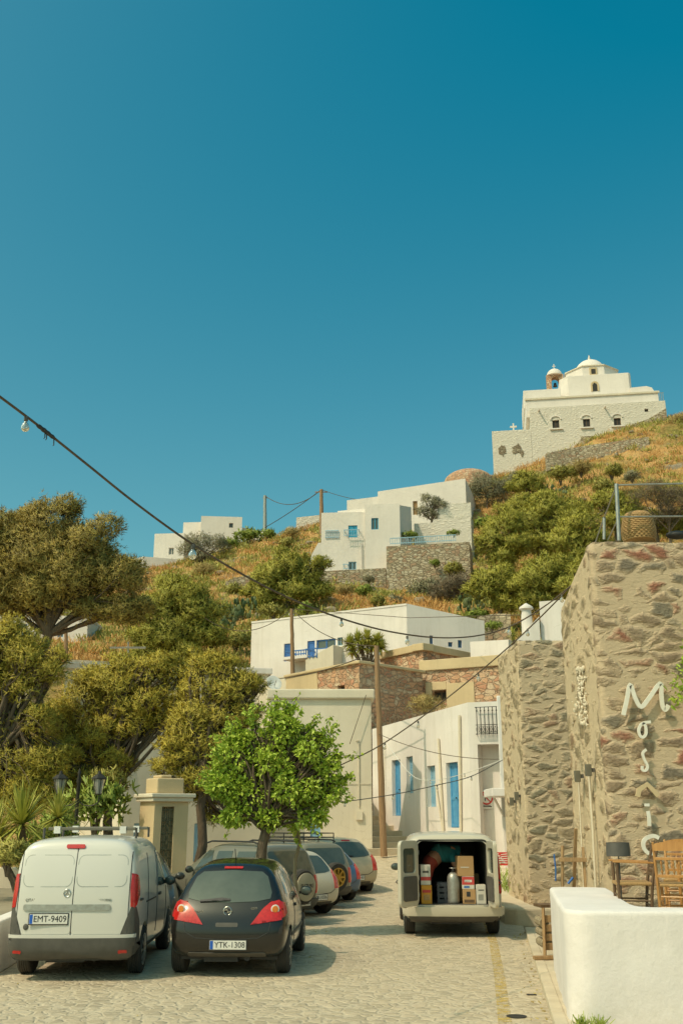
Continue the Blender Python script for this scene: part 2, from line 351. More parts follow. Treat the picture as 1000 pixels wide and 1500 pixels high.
M_['p_cream'] = carpaint('cream_car_paint', (0.54, 0.495, 0.39), dust=0.4)
M_['p_dark'] = carpaint('dark_car_paint', (0.03, 0.032, 0.03))

L_PINE = leafmat('pine_needles', [(0.27, 0.235, 0.042), (0.49, 0.41, 0.06), (0.74, 0.58, 0.09)], 0.6, .12)
L_PINE_G = leafmat('green_pine_needles', [(0.22, 0.225, 0.042), (0.39, 0.37, 0.06), (0.60, 0.53, 0.09)], 0.4, .12)
L_PINE_D = leafmat('dry_pine_needles', [(0.22, 0.18, 0.055), (0.38, 0.30, 0.075), (0.62, 0.48, 0.11)], 0.6, .12)
L_OLIVE = leafmat('olive_leaves', [(0.21, 0.205, 0.12), (0.31, 0.29, 0.17), (0.40, 0.36, 0.22)], 0.8)
L_BRIGHT = leafmat('mulberry_leaves', [(0.25, 0.36, 0.035), (0.40, 0.51, 0.06), (0.57, 0.64, 0.11)], 1.2, 0.22, 0.45)
L_SHRUB = leafmat('shrub_leaves', [(0.24, 0.23, 0.05), (0.38, 0.35, 0.08), (0.52, 0.46, 0.12)], 0.3)
L_GREEN = leafmat('green_shrub_leaves', [(0.19, 0.25, 0.045), (0.30, 0.37, 0.065), (0.42, 0.48, 0.10)], 0.3)
L_DRY = leafmat('dry_grass_blades', [(0.46, 0.24, 0.075), (0.64, 0.35, 0.11), (0.74, 0.47, 0.17)], 0.15)
L_DRYBUSH = leafmat('dry_bush', [(0.32, 0.23, 0.08), (0.46, 0.35, 0.12), (0.58, 0.46, 0.19)], 0.5)
L_YUCCA = leafmat('yucca_leaves', [(0.24, 0.26, 0.045), (0.42, 0.41, 0.07), (0.56, 0.50, 0.13)], 1.0)
L_BARE = leafmat('bare_twigs', [(0.13, 0.10, 0.06), (0.20, 0.155, 0.09), (0.24, 0.19, 0.12)], 0.8, 0.1)
# ------------------------------------------------------------------ terrain
CTRL_PX = [(370,1012,59),(600,1002,58),(690,978,60),(750,985,60),(300,1005,55),(200,1005,55),(50,1000,55),(-100,1000,55),(330,960,64),
 (480,905,70),(650,898,71),(760,920,66),(850,930,62),(350,920,72),(250,935,70),(100,940,70),(960,900,70),
 (400,880,80),(470,870,82),(560,868,84),(690,862,84),(800,830,84),(900,800,86),(1000,780,86),(1100,760,86),
 (280,850,100),(340,838,98),(440,812,97),(700,770,102),(780,735,104),(880,695,105),(1000,668,105),
 (200,846,122),(300,822,120),(370,800,118),(440,778,112),(520,757,109),(600,745,110),(640,730,112),(690,706,117),(725,702,118.3),(790,675,117),(850,655,116.4),
 (920,628,115.4),(975,612,114.6),(1040,600,114),(1150,590,114),(-100,875,122),(50,862,122)]
CTRL_XYZ = [(-60,150,24),(-20,150,28),(5,150,36),(22,140,45),(40,140,46),(70,140,48),(110,140,46),(20,180,40),(60,190,36),(-60,190,14),(-30,30,.4),(-12,32,.6),(-8,41,2.0),
 (0,47,3.4),(5,48,4.6),(12,46,5),(14,30,.5),(30,30,3),(30,46,8),(-30,45,4.5),(-70,40,5),(60,50,13),(95,80,26),(-95,80,14),(-95,120,22)]
_c = [tuple(W(*p)) for p in CTRL_PX] + [tuple(map(float, q)) for q in CTRL_XYZ]
_P = np.array([(p[0], p[1]) for p in _c]); _Z = np.array([p[2] for p in _c])
def _U(a, b):
    r2 = ((a[:, None, :] - b[None, :, :]) ** 2).sum(2); return np.where(r2 > 1e-9, r2 * np.log(r2 + 1e-12), 0) * 0.5
_n = len(_P); _A = np.zeros((_n + 3, _n + 3)); _A[:_n, :_n] = _U(_P, _P) + np.eye(_n) * 18; _A[:_n, _n] = 1; _A[:_n, _n + 1:] = _P
_A[_n:, :_n] = _A[:_n, _n:].T; _w = np.linalg.solve(_A, np.concatenate([_Z, np.zeros(3)]))
def hill_smooth(xy):
    xy = np.atleast_2d(np.array(xy, dtype=float)); return _U(xy, _P) @ _w[:_n] + _w[_n] + xy @ _w[_n + 1:]
def fbm(x, y, s, o=4, seed=0.0):
    return noise.fractal(Vector((x * s + seed, y * s, seed)), 1.0, 2.0, o)
def hill_z(x, y):
    z = float(hill_smooth([(x, y)])[0]); k = min(1, max(0, (y - 48) / 20))
    z += k * (0.55 * fbm(x, y, 0.10) + 0.30 * fbm(x, y, 0.45, 3, 5.0))
    if y < 46 and -9.5 < x < 8:
        z = min(z, road_z(y) - 0.25)
    return z
gx = np.linspace(-95, 110, 190); gy = np.concatenate([np.linspace(26, 58, 36), np.linspace(58.8, 130, 130), np.linspace(131, 190, 22)])
GX, GY = np.meshgrid(gx, gy); Zs = hill_smooth(np.stack([GX.ravel(), GY.ravel()], 1)).reshape(GX.shape)
for i in range(GX.shape[0]):
    for j in range(GX.shape[1]):
        x, y = GX[i, j], GY[i, j]; k = min(1, max(0, (y - 48) / 20)); z = Zs[i, j] + k * (0.55 * fbm(x, y, 0.10) + 0.30 * fbm(x, y, 0.45, 3, 5.0))
        if y < 46 and -9.5 < x < 8: z = min(z, road_z(y) - 0.25)
        if i == 0: z = -1.0
        Zs[i, j] = z
ny, nx = GX.shape; idx = np.arange(ny * nx).reshape(ny, nx)
hf = np.stack([idx[:-1, :-1], idx[:-1, 1:], idx[1:, 1:], idx[1:, :-1]], -1).reshape(-1, 4)
me = npmesh('hill', np.stack([GX, GY, Zs], -1).reshape(-1, 3), hf); me.polygons.foreach_set('use_smooth', [True] * len(hf))
hm, n, l, b = newmat('dry_hillside'); b.inputs['Roughness'].default_value = 0.95; b.inputs['Specular IOR Level'].default_value = 0.15
p = coords(n, l, 'pos'); n1 = nz(n, l, p, 0.11, 8, 0.65).outputs[0]; n2 = nz(n, l, p, 1.3, 8, 0.7).outputs[0]; n3 = nz(n, l, p, 0.22, 7, 0.6).outputs[0]
soil = ramp(n, l, n2, [(0.32, (0.44, 0.25, 0.10)), (0.5, (0.62, 0.36, 0.135)), (0.68, (0.52, 0.37, 0.17))])
rock = ramp(n, l, n2, [(0.35, (0.20, 0.16, 0.11)), (0.6, (0.40, 0.33, 0.23))])
scr = ramp(n, l, n2, [(0.35, (0.16, 0.145, 0.04)), (0.65, (0.30, 0.24, 0.07))])
c = mixc(n, l, ramp(n, l, n1, [(0.48, (0, 0, 0)), (0.60, (1, 1, 1))]), soil, scr)
c = mixc(n, l, ramp(n, l, n3, [(0.58, (0, 0, 0)), (0.64, (1, 1, 1))]), c, rock); l.new(c, b.inputs['Base Color'])
bump(n, l, b, mth(n, l, 'ADD', n2, nz(n, l, p, 5, 6).outputs[0]), 0.9, 0.35)
tag(link('hill', me, hm), kind='structure')

gm, n, l, b = newmat('dusty_ground'); p = coords(n, l, 'pos')
l.new(ramp(n, l, nz(n, l, p, 0.6, 8, .65).outputs[0], [(0.35, (0.26, 0.21, 0.135)), (0.65, (0.36, 0.295, 0.195))]), b.inputs['Base Color'])
b.inputs['Roughness'].default_value = 0.95; bump(n, l, b, nz(n, l, p, 12, 6).outputs[0], 0.5, 0.03)
g = MB(); g.add([(-3000, -3000, -0.04), (3000, -3000, -0.04), (3000, 3000, -0.04), (-3000, 3000, -0.04)], [(0, 1, 2, 3)])
tag(g.build('ground', gm), kind='structure')

# cobbled road: one sheet of flat irregular setts, gently rising to the alley
rm, n, l, b = newmat('flagged_road'); p = coords(n, l, 'pos', (1, 1.1, 1))
ds = n.new('ShaderNodeVectorMath'); ds.operation = 'MULTIPLY_ADD'; l.new(nz(n, l, p, 2.0, 4).outputs[1], ds.inputs[0]); ds.inputs[1].default_value = (0.22,) * 3; l.new(p, ds.inputs[2])
vo = n.new('ShaderNodeTexVoronoi'); vo.inputs['Scale'].default_value = 6.2; l.new(ds.outputs[0], vo.inputs[0])
ve = n.new('ShaderNodeTexVoronoi'); ve.feature = 'DISTANCE_TO_EDGE'; ve.inputs['Scale'].default_value = 6.2; l.new(ds.outputs[0], ve.inputs[0])
sp = n.new('ShaderNodeSeparateColor'); l.new(vo.outputs['Color'], sp.inputs[0])
sc_ = ramp(n, l, sp.outputs[0], [(0, (0.48, 0.39, 0.27)), (0.3, (0.54, 0.44, 0.31)), (0.55, (0.43, 0.355, 0.25)), (0.8, (0.58, 0.475, 0.335))], 'CONSTANT')
sc_ = mixc(n, l, 0.6, sc_, ramp(n, l, nz(n, l, p, 9, 8, .7).outputs[0], [(0.3, (.6, .57, .52)), (0.5, (1, 1, 1)), (.75, (1.2, 1.17, 1.1))]), 'MULTIPLY')
sc_ = mixc(n, l, 0.7, sc_, ramp(n, l, nz(n, l, p, 0.45, 6, .6).outputs[0], [(0.33, (.70, .68, .64)), (0.45, (.95, .94, .92)), (0.65, (1.08, 1.06, 1.02))]), 'MULTIPLY')
k = mth(n, l, 'DIVIDE', mth(n, l, 'SUBTRACT', ve.outputs[0], mth(n, l, 'MULTIPLY', mth(n, l, 'SUBTRACT', nz(n, l, p, 3.0, 5).outputs[0], .42), .45)), 0.13, True)
l.new(mixc(n, l, k, (0.54, 0.45, 0.32), sc_), b.inputs['Base Color']); b.inputs['Roughness'].default_value = 0.8
b.inputs['Specular IOR Level'].default_value = 0.3
h = mth(n, l, 'ADD', k, mth(n, l, 'MULTIPLY', sp.outputs[1], 0.6)); h = mth(n, l, 'ADD', h, mth(n, l, 'MULTIPLY', nz(n, l, p, 7, 6).outputs[0], 0.9))
bump(n, l, b, h, 0.6, 0.028)
g = MB(); ys = [-6, 0, 6, 10, 14, 18, 22, 25] + [25 + i * 0.75 for i in range(1, 29)]
def kerb_x(y): return 2.26 + (y - 11.8) * 0.1429
for a_, y in enumerate(ys):
    xr = min(kerb_x(y), 3.9) if y < 24 else min(3.9 + (y - 24) * 0.18, 5.6)
    for j in range(9): g.v.append((-14 + (xr + 14) * j / 8, y, road_z(y) + 0.004))
for a_ in range(len(ys) - 1):
    for j in range(8): g.f.append((a_ * 9 + j, a_ * 9 + j + 1, a_ * 9 + 10 + j, a_ * 9 + 9 + j)); g.m.append(0)
tag(g.build('road', rm, smooth=60), kind='structure')

# worn yellow line painted beside the kerb
ym, n, l, b = newmat('worn_yellow_paint'); p = coords(n, l, 'pos')
b.inputs['Base Color'].default_value = (0.58, 0.40, 0.09, 1); b.inputs['Roughness'].default_value = 0.85
tr = n.new('ShaderNodeBsdfTransparent'); mx = n.new('ShaderNodeMixShader')
wear = ramp(n, l, nz(n, l, p, 9, 8, .75).outputs[0], [(0.44, (0, 0, 0)), (0.62, (0.85, 0.85, 0.85))])
l.new(wear, mx.inputs[0]); l.new(tr.outputs[0], mx.inputs[1]); l.new(b.outputs[0], mx.inputs[2]); l.new(mx.outputs[0], n['Material Output'].inputs[0])
g = MB(); lp = [G(708, 1340), G(722, 1380), G(731, 1430), G(742, 1520), G(752, 1600)]
for i, q in enumerate(lp):
    g.v += [(q.x - 0.075, q.y, 0.009), (q.x + 0.075, q.y, 0.009)]
    if i: b2 = 2 * i; g.f.append((b2, b2 + 1, b2 - 1, b2 - 2)); g.m.append(0)
tag(g.build('road_marking', ym), kind='structure')

# kerb and pavement on the right
g = MB(); kp = [(kerb_x(y), y) for y in (4, 8, 12, 16, 20, 20.9)]
for (x0, y0), (x1, y1) in zip(kp[:-1], kp[1:]):
    yy = y0
    while yy < y1 - 1e-6:
        ye = min(y1, yy + 1.0); xa, xb = kerb_x(yy), kerb_x(ye)
        g.prism([(xa, yy + .008), (xa + .14, yy + .008), (xb + .14, ye - .008), (xb, ye - .008)], -0.05, 0.095); yy = ye
tag(g.build('kerb', M_['concrete'], bevel=0.012), kind='structure')
g = MB(); g.prism([(kerb_x(4) + .14, 4), (9, 4), (9, 22.7), (kerb_x(20.9) + .14, 20.9), (kerb_x(12) + .14, 12)], -0.05, 0.09)
tag(g.build('pavement', M_['concrete']), kind='structure')
# raised rounded pavement round the foot of the second stone building, running on up the street
g = MB(); pl = [(3.62, 22.15), (3.42, 22.5), (3.42, 23.2), (3.62, 26), (4.35, 31), (4.9, 34.5), (5.8, 34.5), (4.6, 24.5), (4.4, 22.15)]
g.prism(pl[::-1], -0.05, [0.34, 0.34, 0.34, 0.4, .75, 1.0, 1.0, .4, .34][::-1])
tag(g.build('pavement', M_['concrete'], bevel=0.05, seg=3), kind='structure')

# alley steps: long shallow treads between the cream house and the white house
g = MB(); z = road_z(38.6); k = 0
e = Vector((-3.0, 8.0)).normalized(); nrm = Vector((e.y, -e.x)); o = Vector((4.25, 36.2)) + e * 2.3
for k in range(13):
    a = o + e * (k * 0.85); q = o + e * 12.2
    g.prism([(a.x - nrm.x * 4.2, a.y - nrm.y * 4.2), (a.x, a.y), (q.x, q.y), (q.x - nrm.x * 4.2, q.y - nrm.y * 4.2)], z - 0.6 if k == 0 else z + k * 0.19 - 0.01, z + (k + 1) * 0.19)
tag(g.build('steps', M_['concrete'], bevel=0.02), kind='structure')

# ------------------------------------------------------------------ building helpers
def wallquad(mb, A, B, z0, zt0, zt1, holes, o, rev=0.22, mi=0):
    """one outside wall from A to B seen from its right-hand side, with rectangular openings and their reveals"""
    e = Vector((B[0] - A[0], B[1] - A[1])); Ln = e.length; e /= Ln; nr = Vector((e.y, -e.x))
    us = sorted(set([0, Ln] + [h[i] for h in holes for i in (0, 1)])); zc = sorted(set([h[i] for h in holes for i in (2, 3)]))
    def P(u, z, d=0): return (A[0] + e.x * u - nr.x * d - o[0], A[1] + e.y * u - nr.y * d - o[1], z - o[2])
    for ua, ub in zip(us[:-1], us[1:]):
        ta, tb = zt0 + (zt1 - zt0) * ua / Ln, zt0 + (zt1 - zt0) * ub / Ln; lv = [z0] + zc
        for i, za in enumerate(lv):
            last = i == len(lv) - 1; zb0, zb1 = (ta, tb) if last else (lv[i + 1],) * 2
            um, zm = (ua + ub) / 2, (za + (zb0 + zb1) / 2) / 2
            zm = (za + zb0) / 2
            if any(h[0] < um < h[1] and h[2] < zm < h[3] for h in holes): continue
            mb.add([P(ua, za), P(ub, za), P(ub, zb1), P(ua, zb0)], [(0, 1, 2, 3)], mi)
    for u0, u1, za, zb in holes:
        c = [(u0, za), (u1, za), (u1, zb), (u0, zb)]
        for i in range(4):
            p, q = c[i], c[(i + 1) % 4]
            mb.add([P(*p), P(*q), P(*q, rev), P(*p, rev)], [(3, 2, 1, 0)], mi)
        mb.add([P(u, z, rev) for u, z in c], [(0, 1, 2, 3)], mi)
def shell(pts, z0, zt, holes, o, rev=0.22, mats=None):
    """a closed block; pts ccw from above, zt per corner, holes {edge: [(u0,u1,z0,z1)]}"""
    mb = MB(); n = len(pts); zt = zt if hasattr(zt, '__len__') else [zt] * n
    for i in range(n):
        mi = mats[i] if mats else 0
        wallquad(mb, pts[i], pts[(i + 1) % n], z0, zt[i], zt[(i + 1) % n], holes.get(i, []), o, rev, mi)
    mb.add([(p[0] - o[0], p[1] - o[1], zt[i] - o[2]) for i, p in enumerate(pts)], [tuple(range(n))])
    return mb
def opening(par, A, B, h, kind, dep=0.16, mat='blue', o=None):
    """the joinery in an opening, as its own part(s)"""
    e = Vector((B[0] - A[0], B[1] - A[1])).normalized(); o = o or par.location
    Mx = Matrix(((e.x, -e.y, 0, A[0] - o[0]), (e.y, e.x, 0, A[1] - o[1]), (0, 0, 1, -o[2]), (0, 0, 0, 1)))   # local x along wall, local -y outward
    u0, u1, z0, z1 = h; w = u1 - u0; m = M_[mat]
    if kind in ('shutter', 'door'):
        mb = MB(); half = w / 2; g_ = 0.006; nl = 2 if w > 0.7 else 1
        for q in range(nl):
            a, b_ = u0 + w / nl * q + g_, u0 + w / nl * (q + 1) - g_
            mb.box(a, b_, dep - .03, dep + .02, z0 + .01, z1 - .01)
            nn = max(3, int((z1 - z0) / 0.12)); st = min(.09, w * .12)
            for (x0, x1, y0, y1) in ((a, b_, z0 + .01, z0 + .12), (a, b_, z1 - .12, z1 - .01), (a, a + st, z0 + .12, z1 - .12), (b_ - st, b_, z0 + .12, z1 - .12)):
                mb.box(x0, x1, dep - .055, dep - .03, y0, y1)
            if kind == 'shutter':
                for s in range(nn):
                    zz = z0 + .14 + (z1 - z0 - .28) * (s + .5) / nn; mb.box(a + st, b_ - st, dep - .045, dep - .03, zz - .02, zz + .02)
            else:
                zm = z0 + (z1 - z0) * .45; mb.box(a + st, b_ - st, dep - .052, dep - .03, zm - .05, zm + .05)
        d = mb.xf(Mx).build('door' if kind == 'door' else 'shutter', m, par)
        if kind == 'door':
            MB().ell((u0 + w * .55, dep - .09, z0 + 1.0), (.03, .03, .03), 8, 6).xf(Mx).build('handle', M_['iron'], d)
        return d
    f = MB(); t = min(.07, w * .12)
    for (x0, x1, y0, y1) in ((u0, u1, z0, z0 + t), (u0, u1, z1 - t, z1), (u0, u0 + t, z0 + t, z1 - t), (u1 - t, u1, z0 + t, z1 - t), ((u0 + u1) / 2 - t / 2, (u0 + u1) / 2 + t / 2, z0 + t, z1 - t)):
        f.box(x0 + .002, x1 - .002, dep - .05, dep, y0 + .002, y1 - .002)
    fo = f.xf(Mx).build('window', m, par)
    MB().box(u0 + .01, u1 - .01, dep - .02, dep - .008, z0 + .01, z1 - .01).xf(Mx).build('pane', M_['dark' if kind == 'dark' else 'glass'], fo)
    return fo
def hpx(A, B, x0, y0, x1, y1):          # opening from photo corners on the wall A-B
    c = [E(x, y, A, B) for x, y in ((x0, y0), (x1, y0), (x1, y1), (x0, y1))]
    return ((c[0][0] + c[3][0]) / 2, (c[1][0] + c[2][0]) / 2, (c[2][1] + c[3][1]) / 2, (c[0][1] + c[1][1]) / 2)
def balus(par, A, B, u0, u1, z0, z1, d, mat, step=0.14, name='railing', sides=True):   # railing standing d in front of wall A-B
    e = Vector((B[0] - A[0], B[1] - A[1])).normalized(); o = par.location
    Mx = Matrix(((e.x, -e.y, 0, A[0] - o[0]), (e.y, e.x, 0, A[1] - o[1]), (0, 0, 1, -o[2]), (0, 0, 0, 1)))
    mb = MB(); mb.box(u0, u1, -d - .03, -d + .03, z1 - .06, z1); mb.box(u0, u1, -d - .02, -d + .02, z0 + .08, z0 + .13)
    k = int((u1 - u0) / step)
    for i in range(k + 1):
        u = u0 + .02 + (u1 - u0 - .04) * i / max(1, k); mb.box(u - .02, u + .02, -d - .018, -d + .018, z0, z1 - .03)
    if sides and d > .1:
        for u in (u0, u1): mb.box(u - .03, u + .03, -d, 0, z1 - .06, z1)
    return mb.xf(Mx).build(name, M_[mat], par)
def ccw_from(A, B, depth):              # rectangle behind wall A-B
    e = Vector((B[0] - A[0], B[1] - A[1])).normalized(); b_ = Vector((-e.y, e.x)) * depth
    return [A, B, (B[0] + b_.x, B[1] + b_.y), (A[0] + b_.x, A[1] + b_.y)]
def wxy(px, py, Y): p = W(px, py, Y); return (p.x, p.y)
def zof(px, py, Y): return W(px, py, Y).z

# ------------------------------------------------------------------ the hilltop church
CY = 118.6; O = W(723, 701, CY); ca = R(-8.5); ex = Vector((math.cos(ca), math.sin(ca))); ey = Vector((-ex.y, ex.x))
def cp(x, y): return (O.x + ex.x * x + ey.x * y, O.y + ex.y * x + ey.y * y)
def chp(px, py, s=0): u, z = E(px, py, cp(0, s), cp(1, s)); return u, z
church = thing('church', 'white hilltop church with low dome and small belfry on a tall limewashed base', 'church', tuple(O))
CO = church.location
def zx(x, y): return 640 + x * .36, 500 + y * .36      # from my zoomed view of the photo
def ch(x, y, s=0): return chp(*zx(x, y), s)
x1, zt = ch(375, 270); x2, zt2 = ch(926, 243); zmain = (zt + zt2) / 2; zb = O.z - 3
hol = {0: []}; A, B = cp(x1, 0), cp(x2, 0)
for wx, wy, hw, hh in ((482, 337, 13, 17), (607, 332, 13, 17), (732, 327, 13, 16)):
    u0, z0 = ch(wx - hw, wy + hh); u1, z1_ = ch(wx + hw, wy - hh); hol[0].append((u0 - x1, u1 - x1, z0, z1_))
u0, z0 = ch(843, 287); u1, z1_ = ch(857, 274); hol[0].append((u0 - x1, u1 - x1, z0, z1_))
shell([cp(x1, 0), cp(x2, 0), cp(x2, 15), cp(x1, 15)], zb, zmain, hol, CO, 0.35).build('wall', M_['church_stone'], church)
for i, h in enumerate(hol[0]):
    opening(church, A, B, h, 'dark', .2, 'wood_dark')
    if i < 3:                            # arched hood and sill round each window
        mb = MB(); um, w = (h[0] + h[1]) / 2, (h[1] - h[0]) / 2 + .22
        mb.ribbon([(um + w * math.cos(t), h[3] + .08 + w * .75 * math.sin(t)) for t in [math.pi * k / 10 for k in range(11)]], .16, -.12, .0)
        si = MB(); si.box(h[0] - .35, h[1] + .35, -.22, -.002, h[2] - .22, h[2] - .06)
        si.xf(Matrix(((ex.x, ey.x, 0, A[0] - CO.x), (ex.y, ey.y, 0, A[1] - CO.y), (0, 0, 1, -CO.z), (0, 0, 0, 1)))).build('window_sill', M_['white_far'], church)
        mb.xf(Matrix(((ex.x, ey.x, 0, A[0] - CO.x), (ex.y, ey.y, 0, A[1] - CO.y), (0, 0, 1, -CO.z), (0, 0, 0, 1)))).build('window_hood', M_['white_far'], church)
CM = Matrix(((ex.x, ey.x, 0, 0), (ex.y, ey.y, 0, 0), (0, 0, 1, -O.z), (0, 0, 0, 1)))
for (sx, sy) in ((412, 283), (680, 270)):        # drain spouts
    u, z = ch(sx, sy); mb = MB(); mb.bar((u, 0, z), (u, -1.0, z - .18), .16, .14); mb.xf(CM).build('spout', M_['white_far'], church)
# set-back upper stages
def stage(name, xa, ya, xb, yb, s, dep, zlow, mat='white_far', ch_l=0):
    a, z1 = ch(xa, ya, s); b_, z2 = ch(xb, yb, s); z = (z1 + z2) / 2
    pts = [cp(a, s + ch_l), cp(a + ch_l, s), cp(b_ - ch_l * .3, s), cp(b_, s + ch_l * .3), cp(b_, s + dep), cp(a, s + dep)] if ch_l else [cp(a, s), cp(b_, s), cp(b_, s + dep), cp(a, s + dep)]
    MB().prism([(p[0] - CO.x, p[1] - CO.y) for p in pts], zlow - CO.z, z - CO.z).build(name, M_[mat], church, bevel=.06)
    return a, b_, z
a1, b1, zA = stage('upper_wall', 357, 224, 898, 207, .7, 13.5, zmain - 1)
mb = MB(); mb.box(a1 - .12, b1 + .12, .55, .698, zA - .34, zA - .10); mb.xf(CM).build('cornice', M_['cream'], church)
a1, b1, zP = stage('parapet', 349, 197, 500, 195, 3.0, 8, zA - .5)
a2, b2, zB = stage('drum_base', 497, 137, 786, 133, 4.0, 8.5, zA - 1, ch_l=1.0)
u, zc = ch(642, 203, 4.0); u2, zc2 = ch(642, 165, 4.0)
mb = MB(); hw = .42
mb.ribbon([(u - hw, zc), (u - hw, zc2 - .45)] + [(u - hw * math.cos(t), zc2 - .45 + hw * math.sin(t)) for t in [math.pi * k / 8 for k in range(1, 8)]] + [(u + hw, zc2 - .45), (u + hw, zc)], .22, 3.9, 3.995)
mb.xf(CM).build('window_arch', M_['ochre'], church)
mb = MB(); mb.prism([(u - hw + .1, zc), (u + hw - .1, zc), (u + hw - .1, zc2 - .45), (u, zc2 - .15), (u - hw + .1, zc2 - .45)], 0, .02)
mb.v = [(x, 3.975 - z, y) for x, y, z in mb.v]; mb.xf(CM).build('window', M_['dark'], church)
# octagonal drum, its sloping tiled shoulder, dome and finial
u0, _q = ch(512, 124, 7.5); u1, _q = ch(740, 122, 7.5); _q, zO = ch(620, 101, 5.2); uc = (u0 + u1) / 2; rr = (u1 - u0) / 2; yc = 5.2 + rr * .93
u3, _ = ch(552, 100, yc); u4, _ = ch(686, 100, yc); zD0 = zO + .15; rd = (u4 - u3) / 2; _, zD1 = ch(618, 79, yc); _, zF = ch(617, 57, yc)
oct_ = lambda r, ph=22.5: [(r * math.cos(R(ph + 45 * k)), r * math.sin(R(ph + 45 * k))) for k in range(8)]
mb = MB(); Lo, Hi = oct_(rr), oct_(rr)
mb.prism([(uc + p[0], yc + p[1]) for p in Lo], zB - .6, zO); mb.xf(CM).build('drum', M_['white_far'], church)
mb = MB(); vs = [(uc + p[0] * 1.04, yc + p[1] * 1.04, zO) for p in Lo] + [(uc + p[0] * 1.04, yc + p[1] * 1.04, zO + .14) for p in Lo] + [(uc + rd * 1.02 * math.cos(R(22.5 + 45 * k)), yc + rd * 1.02 * math.sin(R(22.5 + 45 * k)), zO + .30) for k in range(8)]
fs = [(i, (i + 1) % 8, 8 + (i + 1) % 8, 8 + i) for i in range(8)] + [(8 + i, 8 + (i + 1) % 8, 16 + (i + 1) % 8, 16 + i) for i in range(8)] + [tuple(range(16, 24)), tuple(range(8))[::-1]]
mb.add(vs, fs); mb.xf(CM).build('drum_roof', M_['cream'], church)
mb = MB(); mb.lathe([(rd * math.cos(t), zD0 - .1 + (zD1 - zD0 + .1) * math.sin(t)) for t in [math.pi / 2 * k / 8 for k in range(9)]][:8] + [(.05, zD1)], 28, (uc, yc, 0)); dm = mb.xf(CM).build('dome', M_['white_far'], church, smooth=60)
mb = MB(); mb.lathe([(.22, zD1 - .1), (.16, zD1 + .25), (.2, zD1 + .4), (.1, zD1 + .5), (.06, zF)], 10, (uc, yc, 0)); mb.xf(CM).build('finial', M_['white_far'], dm)
u, z = ch(634, 122, 5.2 + .0); mb = MB(); mb.box(u - .5, u + .5, yc - rr * .924 - .10, yc - rr * .924 - .003, z - .55, z + .55); f = mb.xf(CM).build('drum_window', M_['ochre'], church)
mb = MB(); mb.box(u - .28, u + .28, yc - rr * .924 - .13, yc - rr * .924 - .102, z - .4, z + .3); mb.xf(CM).build('pane', M_['dark'], f)
# barrel vault at the right
u0, z0 = ch(786, 205, 3.5); u1, z1_ = ch(882, 180, 3.5)
mb = MB(); pr = [(u0, zA - .3), (u1, zA - .3), (u1, z1_ - .9), (u1 - .35, z1_ - .25), (u1 - 1.0, z1_), (u0, z1_ - .1)]
mb.prism(pr, 0, 6.5); mb.v = [(x, 3.5 + z, y) for x, y, z in mb.v]; mb.xf(CM).build('vault', M_['white_far'], church, fix=True)
# belfry
s = 9.0; u0, z0 = ch(447, 192, s); u1, z1_ = ch(512, 133, s); um = (u0 + u1) / 2; w = u1 - u0; zq = z0 - 3
mb = MB(); mb.box(u0, u0 + w * .28, s, s + w * .6, zq, z1_ - .7); mb.box(u1 - w * .28, u1, s, s + w * .6, zq, z1_ - .7)
ar = [(u0, z1_ - .7), (u0 + w * .28, z1_ - .7)] + [(um - w * .22 * math.cos(t), z1_ - .7 + w * .22 * math.sin(t)) for t in [math.pi * k / 8 for k in range(1, 8)]] + [(u1 - w * .28, z1_ - .7), (u1, z1_ - .7), (u1, z1_ + .02), (u0, z1_ + .02)]
mb2 = MB(); mb2.prism(ar, s, s + w * .6); mb2.v = [(x, z, y) for x, y, z in mb2.v]; mb.add(mb2.v, mb2.f)
bel = mb.xf(CM).build('belfry', M_['ruin'], church, fix=True)
mb = MB(); rr2 = w * .46; mb.lathe([(w * .52, z1_ + .02), (w * .52, z1_ + .12)] + [(rr2 * math.cos(t), z1_ + .12 + rr2 * .95 * math.sin(t)) for t in [math.pi / 2 * k / 7 for k in range(7)]] + [(.04, z1_ + .12 + rr2 * .95)], 18, (um, s + w * .3, 0)); mb.xf(CM).build('belfry_dome', M_['white_far'], bel, smooth=50)
mb = MB(); zz = z1_ + .1 + rr2 * .95; mb.box(um - .05, um + .05, s + w * .3 - .05, s + w * .3 + .05, zz, zz + .8); mb.box(um - .22, um + .22, s + w * .3 - .04, s + w * .3 + .04, zz + .42, zz + .52); mb.xf(CM).build('cross', M_['white_far'], bel)
mb = MB(); mb.lathe([(.05, .55), (.16, .5), (.2, .2), (.3, 0)], 12, (um, s + w * .3, z1_ - 1.5)); mb.xf(CM).build('bell', M_['iron'], bel)
